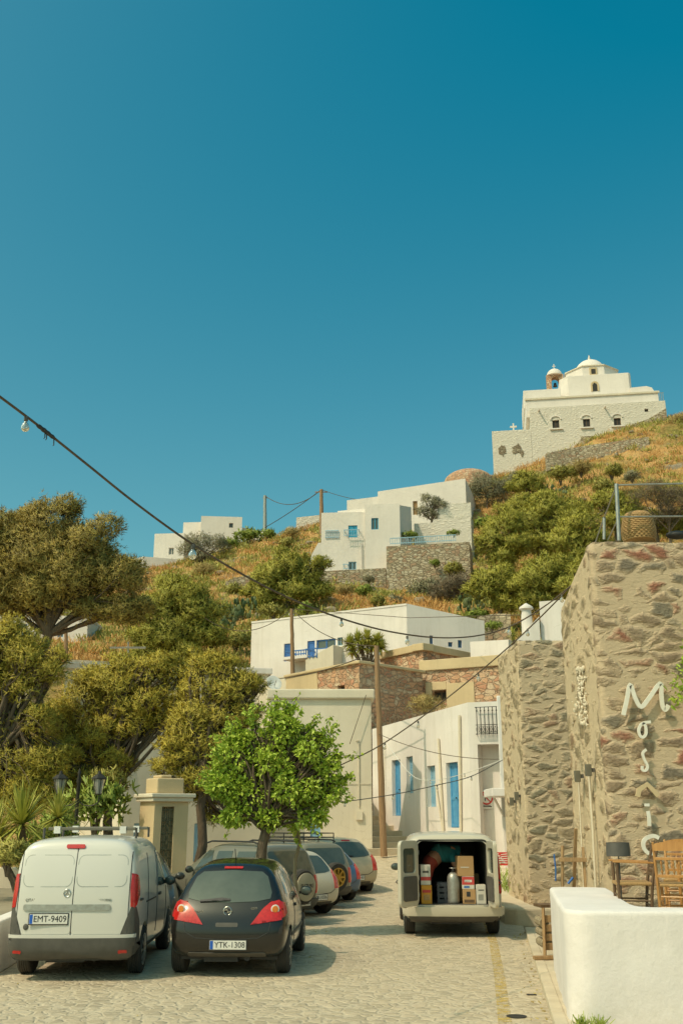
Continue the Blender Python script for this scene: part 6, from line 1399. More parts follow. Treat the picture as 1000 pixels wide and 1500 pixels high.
    if rack:
        mb = MB(); z = 1.80 * h
        for x in (-.5, -.25, 0, .25, .5): mb.tube([(x, .5, z), (x, 1.7, z)], .012, 6)
        for y in (.5, .9, 1.3, 1.7): mb.tube([(-.55, y, z), (.55, y, z)], .014, 6)
        for zz in (z + .1,): mb.tube([(-.56, .48, zz), (.56, .48, zz), (.56, 1.72, zz), (-.56, 1.72, zz), (-.56, .48, zz)], .014, 6)
        for x in (-.56, .56):
            for y in (.48, 1.1, 1.72): mb.tube([(x, y, z - .14), (x, y, z + .1)], .013, 6)
        mb.build('roof_rack', M_['black'], par)
    return bv
HD = R(50)
def rear_c(px, py, hw, ang=HD):          # rear centre from the photo's right rear corner on the ground
    q = G(px, py, road_z(22)); return (q.x - math.cos(ang) * hw, q.y - math.sin(ang) * hw, 0)
def rearY(px, Y, hw, ang): X = px_at(px, Y); return (X - math.cos(ang) * hw, Y - math.sin(ang) * hw, road_z(Y))
def px_at(px, Y): return W(px, 1330, Y).x
sv = thing('off_road_car', 'dark grey-green boxy off-road car with a covered spare wheel, parked askew behind the mulberry', 'car', rearY(468, 22.6, .80, R(48)), R(48))
suv(sv, 'p_grey', 3.75, .80, 1.60, spare='cover', plate_txt='IKY 4253', txt='SUZUKI')
wc_ = thing('hatchback', 'small white hatchback with dark rear window between the two off-road cars', 'car', rearY(503, 24.6, .82, R(44)), R(44))
hatch(wc_, 'p_cream', 'YZB-1036', (3.6, .80, 1.40), light='tall')
sv2 = thing('off_road_car', 'pale sage off-road car with roof rack and golden spare wheel', 'car', rearY(518, 26.6, .82, R(40)), R(40))
suv(sv2, 'p_wagon', 3.9, .80, 1.55, 'gold', '', True)
bl_ = thing('hatchback', 'dull blue hatchback parked between the sage off-road car and the beige wagon', 'car', rearY(534, 28.4, .8, R(36)), R(36))
hatch(bl_, 'p_blue', 'INB-2218', (3.8, .80, 1.36), light='tall')
bw = thing('hatchback', 'large beige hatchback at the far end of the parked row', 'car', rearY(558, 30.2, .84, R(30)), R(30))
hatch(bw, 'p_beige', 'YTE-5540', (4.1, .85, 1.50), light='tall')
dk = thing('hatchback', 'dark car whose nose shows between the white panel van and the black hatchback', 'car', (-4.95, 24.2, 0), R(197))
hatch(dk, 'p_dark', 'IPN-7731', (3.9, .83, 1.45), light='tall')

# --- delivery van with both rear doors open -------------------------------------------
dv = thing('delivery_van', 'cream white delivery van with rear doors swung open, loaded with boxes', 'van', (2.09, 19.9, 0), R(-1.5))
wheels_z = .32
st2 = [[(y, w * .985, z) for y, w, z in s] for s in st]
whl = [(-.80, .80), (.80, .80), (-.80, 3.55), (.80, 3.55)]
body, bv = finish_body(loft(st2, [.05, .05, .05, .05, .04, .03, .03, .02]), whl, .37, 'body', M_['p_cream'], dv, (-.665, .665, -.4, 2.3, .57, 1.70, .12))
for x, y in whl: wheel(dv, x, y, .32, .20, 'alloy', 8)
under(dv, 4.4, .8, .30)
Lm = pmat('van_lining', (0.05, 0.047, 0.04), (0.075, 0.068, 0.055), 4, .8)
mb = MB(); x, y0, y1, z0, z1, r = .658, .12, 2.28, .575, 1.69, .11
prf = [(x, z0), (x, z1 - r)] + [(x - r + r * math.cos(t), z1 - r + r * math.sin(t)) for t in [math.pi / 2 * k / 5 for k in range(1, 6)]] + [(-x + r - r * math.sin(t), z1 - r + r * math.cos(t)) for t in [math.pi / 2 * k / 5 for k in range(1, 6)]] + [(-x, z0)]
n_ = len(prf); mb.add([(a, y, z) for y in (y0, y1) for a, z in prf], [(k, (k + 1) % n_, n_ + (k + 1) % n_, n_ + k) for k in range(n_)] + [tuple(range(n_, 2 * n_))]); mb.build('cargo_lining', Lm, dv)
put(bv, [(rrect(-.92, .92, .40, .545, .05), 'rear')], 'bumper', 'p_cream', dv, .07, .08); put(bv, [(rrect(-.88, .88, .27, .40, .03), 'rear')], 'bumper_skirt', 'trim', dv, .03, .08)
mb = MB(); fr = [(x + .03, .58), (x + .03, z1 - r)] + [(x + .03 - r + r * math.cos(t), z1 + .03 - r + r * math.sin(t)) for t in [math.pi / 2 * k / 5 for k in range(1, 6)]] + [(-x - .03 + r - r * math.sin(t), z1 + .03 - r + r * math.cos(t)) for t in [math.pi / 2 * k / 5 for k in range(1, 6)]] + [(-x - .03, .58)]
P_ = []
for a, z in fr:
    h_ = bv.ray_cast(Vector((a, -5, z)), Vector((0, 1, 0)))[0]; P_.append((a, (h_.y if h_ else .1) - .004, z))
mb.tube(P_, .018, 8); mb.build('door_seal', M_['black'], dv)
mb = MB(); mb.box(-.64, .64, -.02, .14, .545, .572); mb.build('sill', M_['galv'], dv, bevel=.006)
for s in (-1, 1):
    T = [(.80, .78), (.885, .77), (.86, 1.42), (.81, 1.44), (.79, 1.2)]; d = 'R' if s > 0 else 'L'
    put(bv, [(T if s > 0 else mirror(T), 'rear'), ([(.045, .76), (.12, .82), (.17, 1.1), (.14, 1.42), (.06, 1.45)], d)], 'tail_light', 'red_lens', dv, .014)
    put(bv, [([(2.1, 1.10), (2.95, 1.08), (3.05, 1.14), (2.62, 1.58), (2.2, 1.60)], d)], 'side_window', 'glass', dv, .008)
    put(bv, [(q, d) for q in segs([(2.02, .45), (2.02, 1.62)], .014) + segs([(1.05, .5), (1.05, 1.6)], .012)], 'door_seam', 'black', dv, .006)
    mirror_part(dv, s * .90, 2.95, 1.12, 'black', s)
    MB().box(s * .80 - .1, s * .80 + .1, 1.14, 1.16, .12, .42).build('mud_flap', M_['black'], dv)
put(bv, [([(-.66, 1.16), (.66, 1.16), (.58, 1.66), (-.58, 1.66)], 'front')], 'windscreen', 'glass', dv, .006)
def van_door(hx, ang, s):
    """door leaf hinged at (hx, 0); local x runs from hinge outwards, s mirrors its inside"""
    Mx = Matrix.Translation((hx, -.03, 0)) @ Matrix.Rotation(ang, 4, 'Z')
    def rr(x0, x1, z0, z1, r): return rrect(x0, x1, z0, z1, r, 5)
    mb = MB(); o_, i_ = rr(.0, .63, .56, 1.72, .10), rr(.10, .53, 1.15, 1.58, .07); n_ = len(o_)
    for y0, y1 in ((-.035, .035),):
        vs = [(a, y, z) for y in (y0, y1) for ring in (o_, i_) for a, z in ring]
        fs = []
        for k in range(n_):
            k2 = (k + 1) % n_; fs += [(k, k2, n_ + k2, n_ + k), (2 * n_ + k2, 2 * n_ + k, 3 * n_ + k, 3 * n_ + k2), (k2, k, 2 * n_ + k, 2 * n_ + k2), (n_ + k, n_ + k2, 3 * n_ + k2, 3 * n_ + k)]
        mb.add(vs, fs)
    d = mb.xf(Mx).build('rear_door', M_['p_cream'], dv, bevel=.012, fix=True)
    m2 = MB(); m2.prism(rr(.095, .535, 1.145, 1.585, .07), -.004, .004); m2.v = [(a, z, b_) for a, b_, z in m2.v]; m2.xf(Mx).build('door_window', M_['glass'], d, fix=True)
    yi = .04 * s; m2 = MB(); m2.prism(rr(.09, .55, .66, 1.09, .05), 0, .02); m2.v = [(a, yi + (z if s > 0 else -z), b_) for a, b_, z in m2.v]; m2.xf(Mx).build('door_card', M_['trim'], d, fix=True)
    m2 = MB(); m2.tube([(.56, -yi * 1.1, .95), (.60, -yi * 2.2, 1.0), (.56, -yi * 1.1, 1.06)], .012, 6); m2.xf(Mx).build('door_handle', M_['black'], d); m2 = MB()
    for z in (.75, 1.05, 1.5): m2.box(-.03, .03, -.03, .03, z - .04, z + .04)
    m2.xf(Mx).build('hinge', M_['galv'], d)
van_door(-.67, R(236), 1); van_door(.67, R(-84), -1)

# load in the van: each box its own thing
DM = dv.matrix_basis = Matrix.Translation(dv.location) @ Matrix.Rotation(R(-1.5), 4, 'Z')
def dvw(x, y, z): return tuple(DM @ Vector((x, y, z)))
card = pmat('cardboard', (0.44, 0.27, 0.12), (0.38, 0.22, 0.095), 3, .85, .1, 60)
def box(name, label, cat, x, y, z, w, d, h, m, extras=()):
    t = thing(name, label, cat, dvw(x, y, z), R(random.uniform(-5, 5)), 'boxes loaded in the delivery van')
    MB().box(-w / 2, w / 2, 0, d, 0, h).build('carton', m, t, bevel=.006)
    for (x0, x1, z0, z1, mm) in extras: MB().box(x0 * w, x1 * w, -.003, -.0005, z0 * h, z1 * h).build('print', mm, t)
    MB().box(-w / 2 - .001, w / 2 + .001, d * .42, d * .58, h - .02, h + .0015).build('tape', M_['rush'], t); return t
fz = .577; random.seed(2)
org_ = pmat('orange_print', (0.62, 0.30, 0.03), (0.5, 0.22, 0.02), 9, .7); wh_ = pmat('white_carton', (0.62, 0.58, 0.50), None, 4, .8); pk_ = pmat('red_print', (0.55, 0.06, 0.05), None, 4, .7)
box('cardboard_box', 'orange printed carton at the bottom left inside the van', 'box', -.49, .16, fz, .20, .3, .33, org_, ((-.4, .4, .6, .75, pk_), (-.3, .3, .2, .5, M_['rush'])))
box('cardboard_box', 'grey-white carton with a red stripe standing on the orange carton', 'box', -.50, .18, fz + .334, .19, .28, .36, wh_, ((-.5, .5, .22, .4, pk_), (-.3, .3, .6, .7, M_['trim'])))
box('cardboard_box', 'plain brown carton with a black hole mark at the bottom right of the load', 'box', .31, .18, fz, .24, .3, .255, card, ((-.2, .1, .5, .85, M_['black']), (-.4, .4, .1, .3, M_['wood_dark'])))
box('cardboard_box', 'red and white printed carton in the middle of the right-hand stack', 'box', .30, .20, fz + .259, .23, .28, .225, wh_, ((-.5, .5, .35, .98, pk_), (-.3, .3, .55, .75, M_['plate']), (-.35, .1, .1, .25, M_['blue_deep'])))
box('cardboard_box', 'tall plain brown carton on top of the right-hand stack', 'box', .27, .22, fz + .488, .30, .3, .36, card, ((-.35, .2, .42, .47, wh_),))
box('cardboard_box', 'small white carton beside the right-hand stack by the door', 'box', .535, .16, fz, .18, .26, .34, wh_, ((-.3, .3, .7, .75, M_['trim']), (-.3, .2, .2, .5, M_['galv'])))
box('cardboard_box', 'brown carton deep in the van behind the gas bottle', 'box', .33, .9, fz, .5, .4, .5, card)
pc = thing('plastic_crate', 'dark plastic crate on the van floor left of the steel keg', 'crate', dvw(-.13, .3, fz))
mb = MB()
for z in (0, .1, .2, .30): mb.box(-.15, .15, 0, .03, z, z + .07); mb.box(-.15, .15, .3, .33, z, z + .07); mb.box(-.15, -.12, .03, .3, z, z + .07); mb.box(.12, .15, .03, .3, z, z + .07)
for x in (-.13, 0, .13): mb.box(x - .02, x + .02, -.004, 0, 0, .37)
mb.build('crate_body', pmat('navy_plastic', (0.03, 0.035, 0.045), None, 4, .5), pc)
kg = thing('steel_keg', 'tall shiny steel cylinder standing at the van sill', 'cylinder', dvw(.03, .20, fz))
MB().lathe([(.10, 0), (.11, .01), (.115, .05), (.115, .42), (.11, .47), (.085, .52), (.05, .55), (.02, .555)], 28, (0, .12, 0)).build('tank', M_['galv'], kg, smooth=40)
MB().lathe([(.025, .55), (.03, .58), (.015, .61)], 12, (0, .12, 0)).build('valve', M_['black'], kg); MB().tube([(.06 * math.cos(t), .12 + .06 * math.sin(t), .63) for t in [2 * math.pi * k / 14 for k in range(15)]], .008, 5).build('collar', M_['galv'], kg)
# the man bending over inside the van
def skin_body(name, joints, edges, mat, par, sub=2, root=0):
    me = bpy.data.meshes.new(name); me.from_pydata([j[0] for j in joints], edges, []); o = bpy.data.objects.new(name, me); C.objects.link(o)
    sk = o.modifiers.new('k', 'SKIN'); lay = me.skin_vertices[0] if me.skin_vertices else None
    if lay is None:
        bm = bmesh.new(); bm.from_mesh(me); bm.verts.layers.skin.verify(); bm.to_mesh(me); bm.free(); lay = me.skin_vertices[0]
    for i, j in enumerate(joints):
        r = j[1]; lay.data[i].radius = r if hasattr(r, '__len__') else (r, r); lay.data[i].use_root = i == root
    md = o.modifiers.new('s', 'SUBSURF'); md.levels = sub; md.render_levels = sub
    dg = bpy.context.evaluated_depsgraph_get(); me2 = bpy.data.meshes.new_from_object(o.evaluated_get(dg)); bpy.data.objects.remove(o)
    me2.materials.clear(); me2.polygons.foreach_set('use_smooth', [True] * len(me2.polygons)); return link(name, me2, mat, par)
skin_m = pmat('skin', (0.42, 0.21, 0.125), (0.36, 0.17, 0.10), 8, .55); teal = pmat('teal_shirt', (0.015, 0.16, 0.165), (0.02, 0.12, 0.13), 6, .85, .3, 12); redm = pmat('red_trousers', (0.36, 0.055, 0.03), (0.28, 0.04, 0.025), 6, .85, .3, 12)
ps = thing('person', 'person in a teal shirt and red trousers bending over inside the open delivery van', 'person', dvw(-.25, .78, fz)); ps.scale = (1.14,) * 3
# local: x right, y forward into the van; the hips are at the left, the back is level and the head leans to the right
J = [((-.12, .0, .64), .135), ((.02, .04, .76), .14), ((.20, .08, .80), .155), ((.33, .12, .76), .10), ((.41, .15, .74), .055), ((.47, .16, .70), .085), ((.53, .17, .64), .085),
     ((-.14, -.10, .60), .10), ((-.20, -.16, .34), .075), ((-.18, -.10, .06), .05), ((-.18, -.20, .035), .04),
     ((-.14, .12, .60), .10), ((-.16, .20, .33), .075), ((-.20, .26, .06), .05), ((-.18, .16, .035), .04),
     ((.26, -.06, .72), .062), ((.34, -.12, .52), .045), ((.42, -.08, .36), .034), ((.26, .26, .72), .062), ((.36, .30, .52), .045), ((.44, .24, .36), .034)]
Ed = [(0, 1), (1, 2), (2, 3), (3, 4), (4, 5), (5, 6), (0, 7), (7, 8), (8, 9), (9, 10), (0, 11), (11, 12), (12, 13), (13, 14), (3, 15), (15, 16), (16, 17), (3, 18), (18, 19), (19, 20)]
skin_body('body', J, Ed, skin_m, ps)
skin_body('trousers', [((-.03, .01, .71), .145), ((-.13, .0, .63), .152), ((-.14, -.10, .585), .115), ((-.20, -.16, .34), .092), ((-.185, -.11, .09), .07), ((-.14, .12, .585), .115), ((-.16, .20, .33), .092), ((-.20, .25, .09), .07)], [(0, 1), (1, 2), (2, 3), (3, 4), (1, 5), (5, 6), (6, 7)], redm, ps, root=1)
skin_body('shirt', [((-.06, .01, .70), .158), ((.06, .05, .785), .16), ((.20, .08, .815), .17), ((.32, .12, .775), .118), ((.26, -.06, .72), .078), ((.32, -.11, .60), .066), ((.26, .26, .72), .078), ((.33, .29, .60), .066)], [(0, 1), (1, 2), (2, 3), (3, 4), (4, 5), (3, 6), (6, 7)], teal, ps, root=2)
for px_, py_, pz_ in ((.42, -.08, .36), (.44, .24, .36)):
    mb = MB(); mb.ell((px_ + .025, py_, pz_ - .04), (.03, .042, .05), 10, 8)
    for k in range(4): y = py_ - .03 + .02 * k; mb.tube([(px_ + .03, y, pz_ - .07), (px_ + .045, y, pz_ - .11 - .008 * (k in (1, 2))), (px_ + .035, y, pz_ - .14 - .01 * (k in (1, 2)))], [.0095, .009, .006], 7)
    mb.tube([(px_ + .0, py_ - .035, pz_ - .05), (px_ + .0, py_ - .06, pz_ - .085), (px_ + .01, py_ - .06, pz_ - .11)], [.011, .01, .007], 7); mb.build('hand', skin_m, ps, smooth=60)
mb = MB(); mb.ell((.475, .165, .715), (.105, .10, .085), 14, 10); mb.xf(Matrix.Identity(4)).build('hair', pmat('dark_hair', (0.03, 0.02, 0.014), None, 20, .7, .5, 60), ps, smooth=60)
mb = MB(); mb.ell((.56, .08, .61), (.02, .02, .03), 8, 6); mb.ell((.59, .17, .60), (.022, .02, .02), 8, 6); mb.build('face', skin_m, ps, smooth=60)
for yy in (-.16, .20):
    MB().ell((-.18, yy, .035), (.05, .12, .04), 12, 8).build('shoe', M_['black'], ps, smooth=60)
# ------------------------------------------------------------------ vegetation
def blades(cent, dirs, ln, wd, rng, droop=0.0, out=None):
    """thin four-cornered blades growing from cent along dirs, their faces turned outwards"""
    n_ = len(cent); d = dirs / np.linalg.norm(dirs, axis=1, keepdims=True)
    a = np.cross(d, rng.normal(size=(n_, 3)) * (1 if out is None else .45) + (0 if out is None else out)); a /= np.linalg.norm(a, axis=1, keepdims=True) + 1e-9
    if out is not None:
        s = np.sign((np.cross(a, d) * out).sum(1, keepdims=True)); s[s == 0] = 1; a = a * s
    ln = ln * (0.6 + 0.8 * rng.random((n_, 1))); w = wd * (0.7 + 0.6 * rng.random((n_, 1)))
    tip = cent + d * ln; tip[:, 2] -= droop * ln[:, 0]
    v = np.stack([cent - a * w * .5, cent + a * w * .5, tip + a * w * .22, tip - a * w * .22], 1).reshape(-1, 3)
    return v, np.arange(n_ * 4).reshape(-1, 4)
def soft_normals(me, nrm):
    """leaf masses shade by the side of the crown they grow on"""
    me.polygons.foreach_set('use_smooth', [True] * len(me.polygons)); me.normals_split_custom_set_from_vertices(nrm.tolist())
def needle_crown(name, clumps, per, ln, wd, seed, per_tuft=6, shell_=0.55, up=0.35):
    """clumps: (x, y, z, rx, ry, rz); tufts of needles fill each clump, thicker towards its outside"""
    rng = np.random.default_rng(seed); cs = []; ds = []; os_ = []; cc = np.mean([c[:3] for c in clumps], 0)
    for (x, y, z, rx, ry, rz) in clumps:
        n_ = max(8, int(per * (rx * ry + rx * rz + ry * rz) / 3)); u = rng.normal(size=(n_, 3)); u /= np.linalg.norm(u, axis=1, keepdims=True)
        rad = shell_ + (1 - shell_) * rng.random((n_, 1)) ** .6; rad *= 1 + .18 * rng.normal(size=(n_, 1)); keep = (u[:, 2] > -.55) | (rng.random(n_) < .45)
        u, rad = u[keep], rad[keep]; c = np.array([x, y, z]) + u * rad * np.array([rx, ry, rz])
        c = np.repeat(c, per_tuft, 0); uu = np.repeat(u, per_tuft, 0) * .55 + rng.normal(size=(len(c), 3)) * .8; uu[:, 2] += up; g_ = np.array([x, y, z]) - cc; g_ /= np.linalg.norm(g_) + .3; ou = np.repeat(u, per_tuft, 0) + g_ * .35 + np.array([0, 0, .25]) + rng.normal(size=uu.shape) * .3; ou /= np.linalg.norm(ou, axis=1, keepdims=True); os_.append(ou)
        cs.append(c); ds.append(uu)
    ou = np.concatenate(os_); v, f = blades(np.concatenate(cs), np.concatenate(ds), ln, wd, rng, 0, ou); me = npmesh(name, v, f); soft_normals(me, np.repeat(ou, 4, 0)); return me
def leaf_crown(name, pts, nrm, size, seed, ratio=.62):
    """broad folded leaves: two halves meeting at a raised midrib"""
    rng = np.random.default_rng(seed); n_ = len(pts); d = nrm + rng.normal(size=(n_, 3)) * .5; d[:, 2] -= .55; d /= np.linalg.norm(d, axis=1, keepdims=True)
    a = np.cross(d, nrm + rng.normal(size=(n_, 3)) * .35 + 1e-3); a /= np.linalg.norm(a, axis=1, keepdims=True); up = np.cross(a, d); s_ = np.sign((up * nrm).sum(1, keepdims=True)); s_[s_ == 0] = 1; a = a * s_; up = up * s_
    s = size * (.55 + .8 * rng.random((n_, 1))); w = s * ratio * .5; fold = up * w * .35
    b_, m_, t = pts, pts + d * s * .5 - up * s * .04, pts + d * s - up * s * .12
    l1, l2 = pts + d * s * .22 + a * w * .9 + fold, pts + d * s * .6 + a * w * .8 + fold; r1, r2 = pts + d * s * .22 - a * w * .9 + fold, pts + d * s * .6 - a * w * .8 + fold
    v = np.stack([b_, l1, l2, m_, t, r1, r2], 1).reshape(-1, 3); i = np.arange(n_)[:, None] * 7
    f = np.concatenate([i + np.array([[0, 1, 2, 3]]), i + np.array([[3, 2, 4, 4]])[:, :4], i + np.array([[0, 3, 6, 5]]), i + np.array([[3, 4, 4, 6]])], 0)
    me = bpy.data.meshes.new(name); q = [tuple(r) if len(set(r)) == 4 else tuple(dict.fromkeys(r)) for r in f.tolist()]
    me.from_pydata(v.tolist(), [], q); me.update(); on = nrm + rng.normal(size=nrm.shape) * .45; return me
def limb(mb, a, b_, r0, r1, rnd, k=6, sag=.12):
    a, b_ = Vector(a), Vector(b_); L = (b_ - a).length; pts = [a]; off = Vector((rnd.uniform(-1, 1), rnd.uniform(-1, 1), rnd.uniform(-.3, 1))) * L * sag
    for i in range(1, k + 1):
        t = i / k; pts.append(a.lerp(b_, t) + off * math.sin(math.pi * t) + Vector((rnd.uniform(-1, 1), rnd.uniform(-1, 1), rnd.uniform(-1, 1))) * L * .02 * (i < k))
    mb.tube(pts, [r0 + (r1 - r0) * (i / k) ** .8 for i in range(k + 1)], 8); return pts
def make_tree(name, label, cat, base, trunk_top, clumps, mat, bark='bark', r=.16, per=70, ln=.22, wd=.035, seed=1, fork=None, dead=0, group=None, per_tuft=6, fine=True):
    """base: world point; clumps and trunk_top in world; crown and trunk are parts"""
    t = thing(name, label, cat, tuple(base), 0, group); b0 = Vector(base); rnd = random.Random(seed)
    cl = [(x - b0.x, y - b0.y, z - b0.z, a, b_, c) for x, y, z, a, b_, c in clumps]; top = Vector(trunk_top) - b0
    mb = MB(); tr = limb(mb, (0, 0, -.2), top, r, r * .62, rnd, 8, .06)
    for x, y, z, a, b_, c in cl:
        e = Vector((x, y, z - c * .25)); s = tr[-1] if rnd.random() < .7 else tr[-3]; L = limb(mb, s, e, r * .42, r * .13, rnd)
        for q in range(5 if fine else 2):
            g_ = Vector((x, y, z)) + Vector((rnd.gauss(0, a * .5), rnd.gauss(0, b_ * .5), rnd.gauss(.1, c * .4))); limb(mb, L[rnd.choice((3, 4, 5))], g_, r * .1, r * .025, rnd, 4)
    for q in range(dead):                     # bare grey twigs under the crown
        x, y, z, a, b_, c = rnd.choice(cl); e = Vector((x, y, z)) + Vector((rnd.gauss(0, a * .8), rnd.gauss(0, b_ * .8), -c * rnd.uniform(.3, 1.0))); limb(mb, tr[-1].lerp(Vector((x, y, z)), .5), e, r * .08, r * .02, rnd, 4)
    mb.build('trunk', M_[bark], t, smooth=60); link('crown', needle_crown('crown', cl, per * 4.4, ln * .58, wd * .58, seed, per_tuft), mat, t); return t
def px_clumps(lst, Y, rnd, sub=5, flat=.72, dy=.5, split=.5):
    """photo-placed leaf masses (px, py, radius px) at distance Y, each broken into smaller uneven masses"""
    out = []
    for it in lst:
        px, py, rp = it[:3]; yy = Y + (it[3] if len(it) > 3 else 0); p = W(px, py, yy); s = (p - Vector((0, 0, EYE))).length / FPX * rp * 1.03
        out.append((p.x, p.y, p.z, s * .74, s * .74, s * .62))
        for k in range(sub):
            a = rnd.uniform(0, 6.283); e = rnd.uniform(-.5, .95); q = Vector((math.cos(a) * math.cos(e), math.sin(a) * math.cos(e), math.sin(e) * .85)) * s * rnd.uniform(.5, .85)
            f = rnd.uniform(.28, .48); out.append((p.x + q.x, p.y + q.y * dy * 1.4, p.z + q.z, s * f, s * f, s * f * flat))
    return out
rnd = random.Random(11)
# the big pines of the left side
YA = 44.0
cl = px_clumps([(75, 765, 48), (130, 800, 52), (40, 820, 60), (-30, 820, 60), (105, 855, 58), (175, 850, 46), (185, 895, 34), (60, 880, 46), (0, 880, 44), (135, 895, 30), (90, 810, 46), (55, 790, 40), (10, 790, 50), (150, 830, 40), (80, 845, 50), (20, 850, 50)], YA, rnd, 6)
make_tree('pine_tree', 'largest dark pine with a bare-twigged underside at the upper left', 'pine tree', (W(70, 990, YA).x, YA, 4.6), W(75, 880, YA), cl, L_PINE_D, r=.30, per=210, ln=.30, wd=.045, seed=21, dead=70)
YB = 27.0
cl = px_clumps([(20, 960, 52), (60, 985, 40), (-20, 985, 50), (35, 1010, 38), (85, 965, 18), (10, 1130, 60), (-20, 1070, 50), (40, 1165, 45), (75, 1120, 35), (5, 1185, 40), (60, 1060, 36), (30, 940, 36), (0, 935, 40)], YB, rnd, 6)
make_tree('pine_tree', 'golden green pine cut by the left edge, behind the lamp post', 'pine tree', (W(-30, 1290, YB).x, YB, .2), W(-10, 1030, YB), cl, L_PINE, r=.20, per=340, ln=.17, wd=.026, seed=22, dead=40)
YC = 29.0
cl = px_clumps([(170, 1000, 44), (225, 990, 40), (120, 1030, 46), (80, 1065, 44), (200, 1035, 46), (250, 1020, 34), (150, 1075, 46), (110, 1100, 44), (60, 1105, 36), (165, 1120, 36), (120, 1145, 34), (90, 1150, 34), (205, 1065, 34), (255, 985, 34), (265, 1040, 30), (235, 1055, 26), (30, 1160, 40), (70, 1175, 34), (60, 1140, 30), (180, 975, 26), (140, 1000, 34)], YC, rnd, 6)
make_tree('pine_tree', 'wide golden pine with a bent branch, above the white panel van', 'pine tree', (W(150, 1290, YC).x, YC, .2), W(150, 1120, YC), cl, L_PINE, r=.17, per=330, ln=.18, wd=.027, seed=23, dead=60)
YD = 28.0
cl = px_clumps([(300, 1000, 44), (345, 1010, 42), (285, 1045, 42), (330, 1050, 44), (365, 1045, 22), (290, 1090, 38), (325, 1095, 34), (270, 1070, 32), (265, 1110, 26), (240, 1125, 26), (320, 1135, 28), (300, 975, 30), (340, 980, 28), (305, 1150, 24), (280, 1140, 22), (370, 1005, 22), (255, 1090, 26), (300, 1170, 26, .8), (335, 1165, 28, .8), (275, 1160, 20, .8), (362, 1140, 24, .8), (345, 1195, 20, .8), (310, 1200, 18, .8)], YD, rnd, 6)
make_tree('pine_tree', 'golden-topped pine with a dark straight trunk behind the mulberry', 'pine tree', (W(288, 1290, YD).x, YD, .2), W(293, 1110, YD), cl, L_PINE, r=.16, per=330, ln=.18, wd=.027, seed=24, dead=60)
mb = MB(); r2 = random.Random(6)
YE = 58.0
cl = px_clumps([(260, 870, 42), (235, 900, 40), (290, 895, 40), (262, 930, 44), (225, 935, 34), (300, 930, 32), (215, 960, 28), (275, 960, 36)], YE, rnd, 6)
make_tree('pine_tree', 'rounded olive-green pine below the ridge house', 'pine tree', (W(262, 990, YE).x, YE, hill_z(W(262, 990, YE).x, YE)), W(262, 930, YE), cl, L_PINE_G, r=.25, per=120, ln=.36, wd=.055, seed=25, fine=False)
YF = 74.0
cl = px_clumps([(420, 830, 34), (395, 850, 34), (450, 845, 30), (425, 870, 36), (385, 880, 26), (470, 825, 16), (465, 870, 24), (375, 865, 20)], YF, rnd, 6)
make_tree('pine_tree', 'spreading hillside pine left of the stepped cream house', 'pine tree', (W(420, 895, YF).x, YF, hill_z(W(420, 895, YF).x, YF)), W(420, 865, YF), cl, L_PINE_G, r=.22, per=95, ln=.42, wd=.07, seed=26, fine=False)
# right-hand hill pines
hillp = [('pine with a broad top right of the olive terrace', 735, 790, [(735, 775, 28), (715, 800, 26), (755, 800, 28), (735, 825, 26)], 78), ('largest green pine on the slope under the church', 790, 820, [(800, 740, 30), (775, 765, 32), (820, 770, 34), (795, 795, 34), (840, 745, 22)], 82),
         ('low spreading pine above the white parapet wall', 730, 870, [(730, 850, 30), (705, 865, 24), (755, 860, 28), (740, 885, 26)], 66), ('dense pine behind the plain white house top', 800, 870, [(800, 835, 34), (775, 855, 30), (825, 860, 30), (790, 880, 28)], 64),
         ('yellow-green pine left of the roof rail', 850, 800, [(855, 770, 32), (830, 795, 28), (870, 800, 30), (850, 825, 30)], 72), ('dark narrow pine beside the stone building corner', 845, 860, [(850, 835, 22), (840, 860, 22), (855, 880, 20)], 56),
         ('small pine on the dry slope under the church wall', 770, 705, [(772, 702, 18), (758, 715, 16), (785, 715, 16)], 100), ('yellowish pine behind the pipe rail', 900, 740, [(890, 735, 26), (915, 745, 26), (905, 765, 26), (930, 765, 24)], 84), ('green pine behind the basket', 960, 770, [(955, 765, 24), (985, 775, 24), (1010, 765, 26)], 80),
         ('pine crown half hidden between the two broad hill pines', 765, 745, [(762, 740, 24), (745, 752, 20), (785, 738, 18)], 90)]
for i, (lb, tx, ty, cc, Y) in enumerate(hillp):
    bx = W(tx, ty, Y).x; cl = px_clumps(cc, Y, rnd, 6); bz = hill_z(bx, Y)
    make_tree('pine_tree', lb, 'pine tree', (bx, Y, bz), W(tx, sum(c[1] for c in cc) / len(cc), Y), cl, L_PINE_G, r=.2, per=88 if Y > 70 else 110, ln=.42, wd=.07, seed=40 + i, fine=False, group='pines on the hillside')
def olive(label, lst, Y, seed, mat=L_OLIVE, tx=None, per=70, ln=.3, wd=.06, r=.14, name='olive_tree', cat='olive tree'):
    cl = px_clumps(lst, Y, rnd, 6, .85); mx = sum(c[0] for c in lst) / len(lst); my = max(c[1] + c[2] for c in lst); bx = W(tx or mx, my, Y).x
    make_tree(name, label, cat, (bx, Y, min(hill_z(bx, Y), W(mx, my, Y).z)), W(mx, my - 20, Y), cl, mat, 'bark', r, per, ln, wd, seed, fine=False, per_tuft=4)
olive('grey-green olive tree against the church terrace wall', [(705, 712, 24), (690, 725, 18), (722, 725, 20), (735, 712, 16)], 106, 61)
olive('second olive tree at the foot of the terrace wall, right of the first', [(755, 705, 20), (740, 725, 18), (765, 725, 16)], 108, 62)
olive('small leaning olive tree in front of the long white house', [(628, 735, 16), (618, 750, 12), (645, 740, 12), (632, 755, 12)], 93, 63, per=90)
